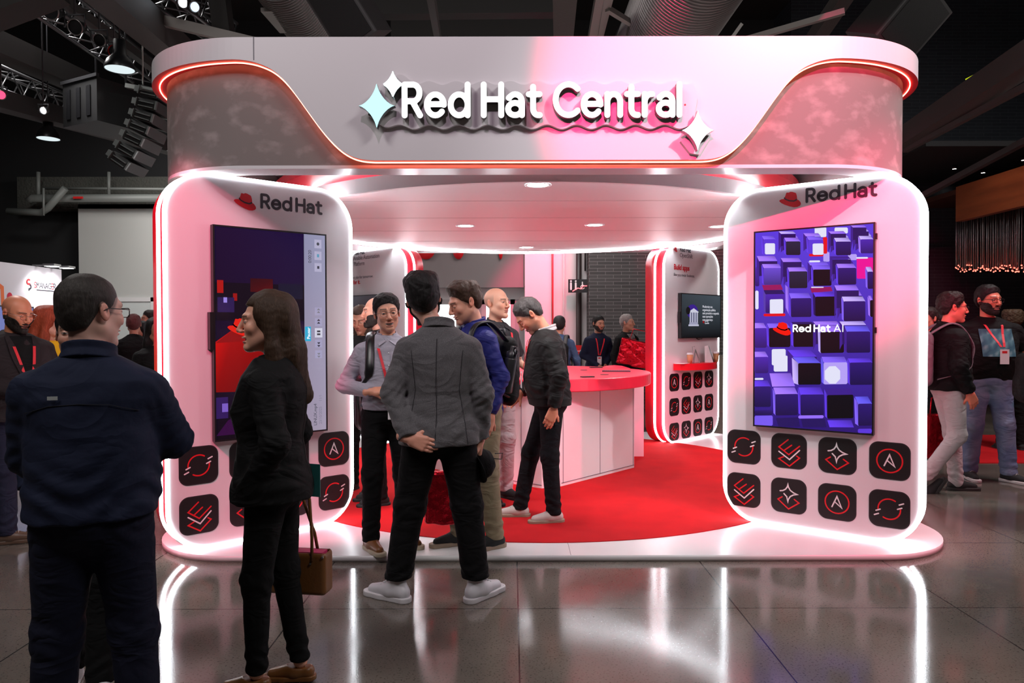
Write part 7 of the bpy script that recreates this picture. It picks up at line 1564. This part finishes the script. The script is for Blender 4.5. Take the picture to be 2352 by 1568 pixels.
# red foil bags
M_foil = mat('red_foil', (.65, .012, .03, 1), .2, .85, bump=(7, .55, .04))
def foil_bag(label, c, rz, w_=.32, h_=.34, d_=.12, tilt=0):
    t = thing('foil_bag', label, 'bag', c, R(rz)); t.rotation_euler.y = R(tilt)
    def f(P): return rbox(P, (0, 0, 0), (w_ / 2 * 1, d_ / 2, h_ / 2), .02) - .010 * wob(P, 22) - .005 * wob(P, 50, 2)
    sdf_obj('bag_body', f, (-w_ / 2 - .04, -d_ / 2 - .04, -h_ / 2 - .04), (w_ / 2 + .04, d_ / 2 + .04, h_ / 2 + .04), .009, M_foil, t, smooth=True)
    b = MB()
    b.tube([(-w_ * .25, -d_ / 2, h_ / 2 - .02), (-w_ * .2, -d_ / 2, h_ / 2 + .16), (w_ * .2, -d_ / 2, h_ / 2 + .16), (w_ * .25, -d_ / 2, h_ / 2 - .02)], .006, 6); obj('handle', b, M_foil, t)
foil_bag('shiny red foil bag between the legs of the grey-blazered person', AT(1012, 1140, 4.75), 10, .20, .34, .12)
foil_bag('shiny red foil bag held by the person beside the rear right panel', AT(1462, 812, 10.7), -20, .50, .38, .2, 12)
foil_bag('shiny red foil bag behind the cream trousers', AT(2138, 1000, 7.0), 10, .28, .42, .14)
# black cap held by the grey-blazered man's left hand
cp = thing('cap', 'black cap with loop hanging beside the grey blazer', 'cap', AT(1090, 1070, 4.16), R(20)); cp.rotation_euler.y = R(72)
b = MB(); b.lathe([(.001, .12), (.05, .11), (.085, .07), (.10, .0), (.095, .0)], n=28); obj('crown', b, M_blkt, cp)
b = MB(); b.prism([(.10 * math.cos(R(a)) + .0, -.10 * math.sin(R(a))) for a in range(20, 161, 10)] + [(.09 * math.cos(R(a)), -.04 - .15 * math.sin(R(a))) for a in range(160, 19, -10)], 0, .006); obj('brim', b, M_blkt, cp)
b = MB(); b.tube([(.0, -.0, .12), (.03, .02, .17), (.0, .03, .19), (-.02, .01, .14)], .003, 5); obj('cord_loop', b, M_black, cp)
# kneeling figure behind the counter: knee and hand only
n13 = person('dark-clothed person crouching behind the counter with one hand on its side', (1.95, 8.75, Z0), -80, 1.62, skin=(225, 160, 140), hair='dark', style='straight', fem=1, top=('knit', M_blk), trousers=M_blkt, q=.5, hidden_low=True, lean=30,
       legs=dict(al=(.10, .12, .085), ar=(-.10, .12, .085), kl=(.12, -.30, .42), kr=(-.12, -.26, .40))) if False else None
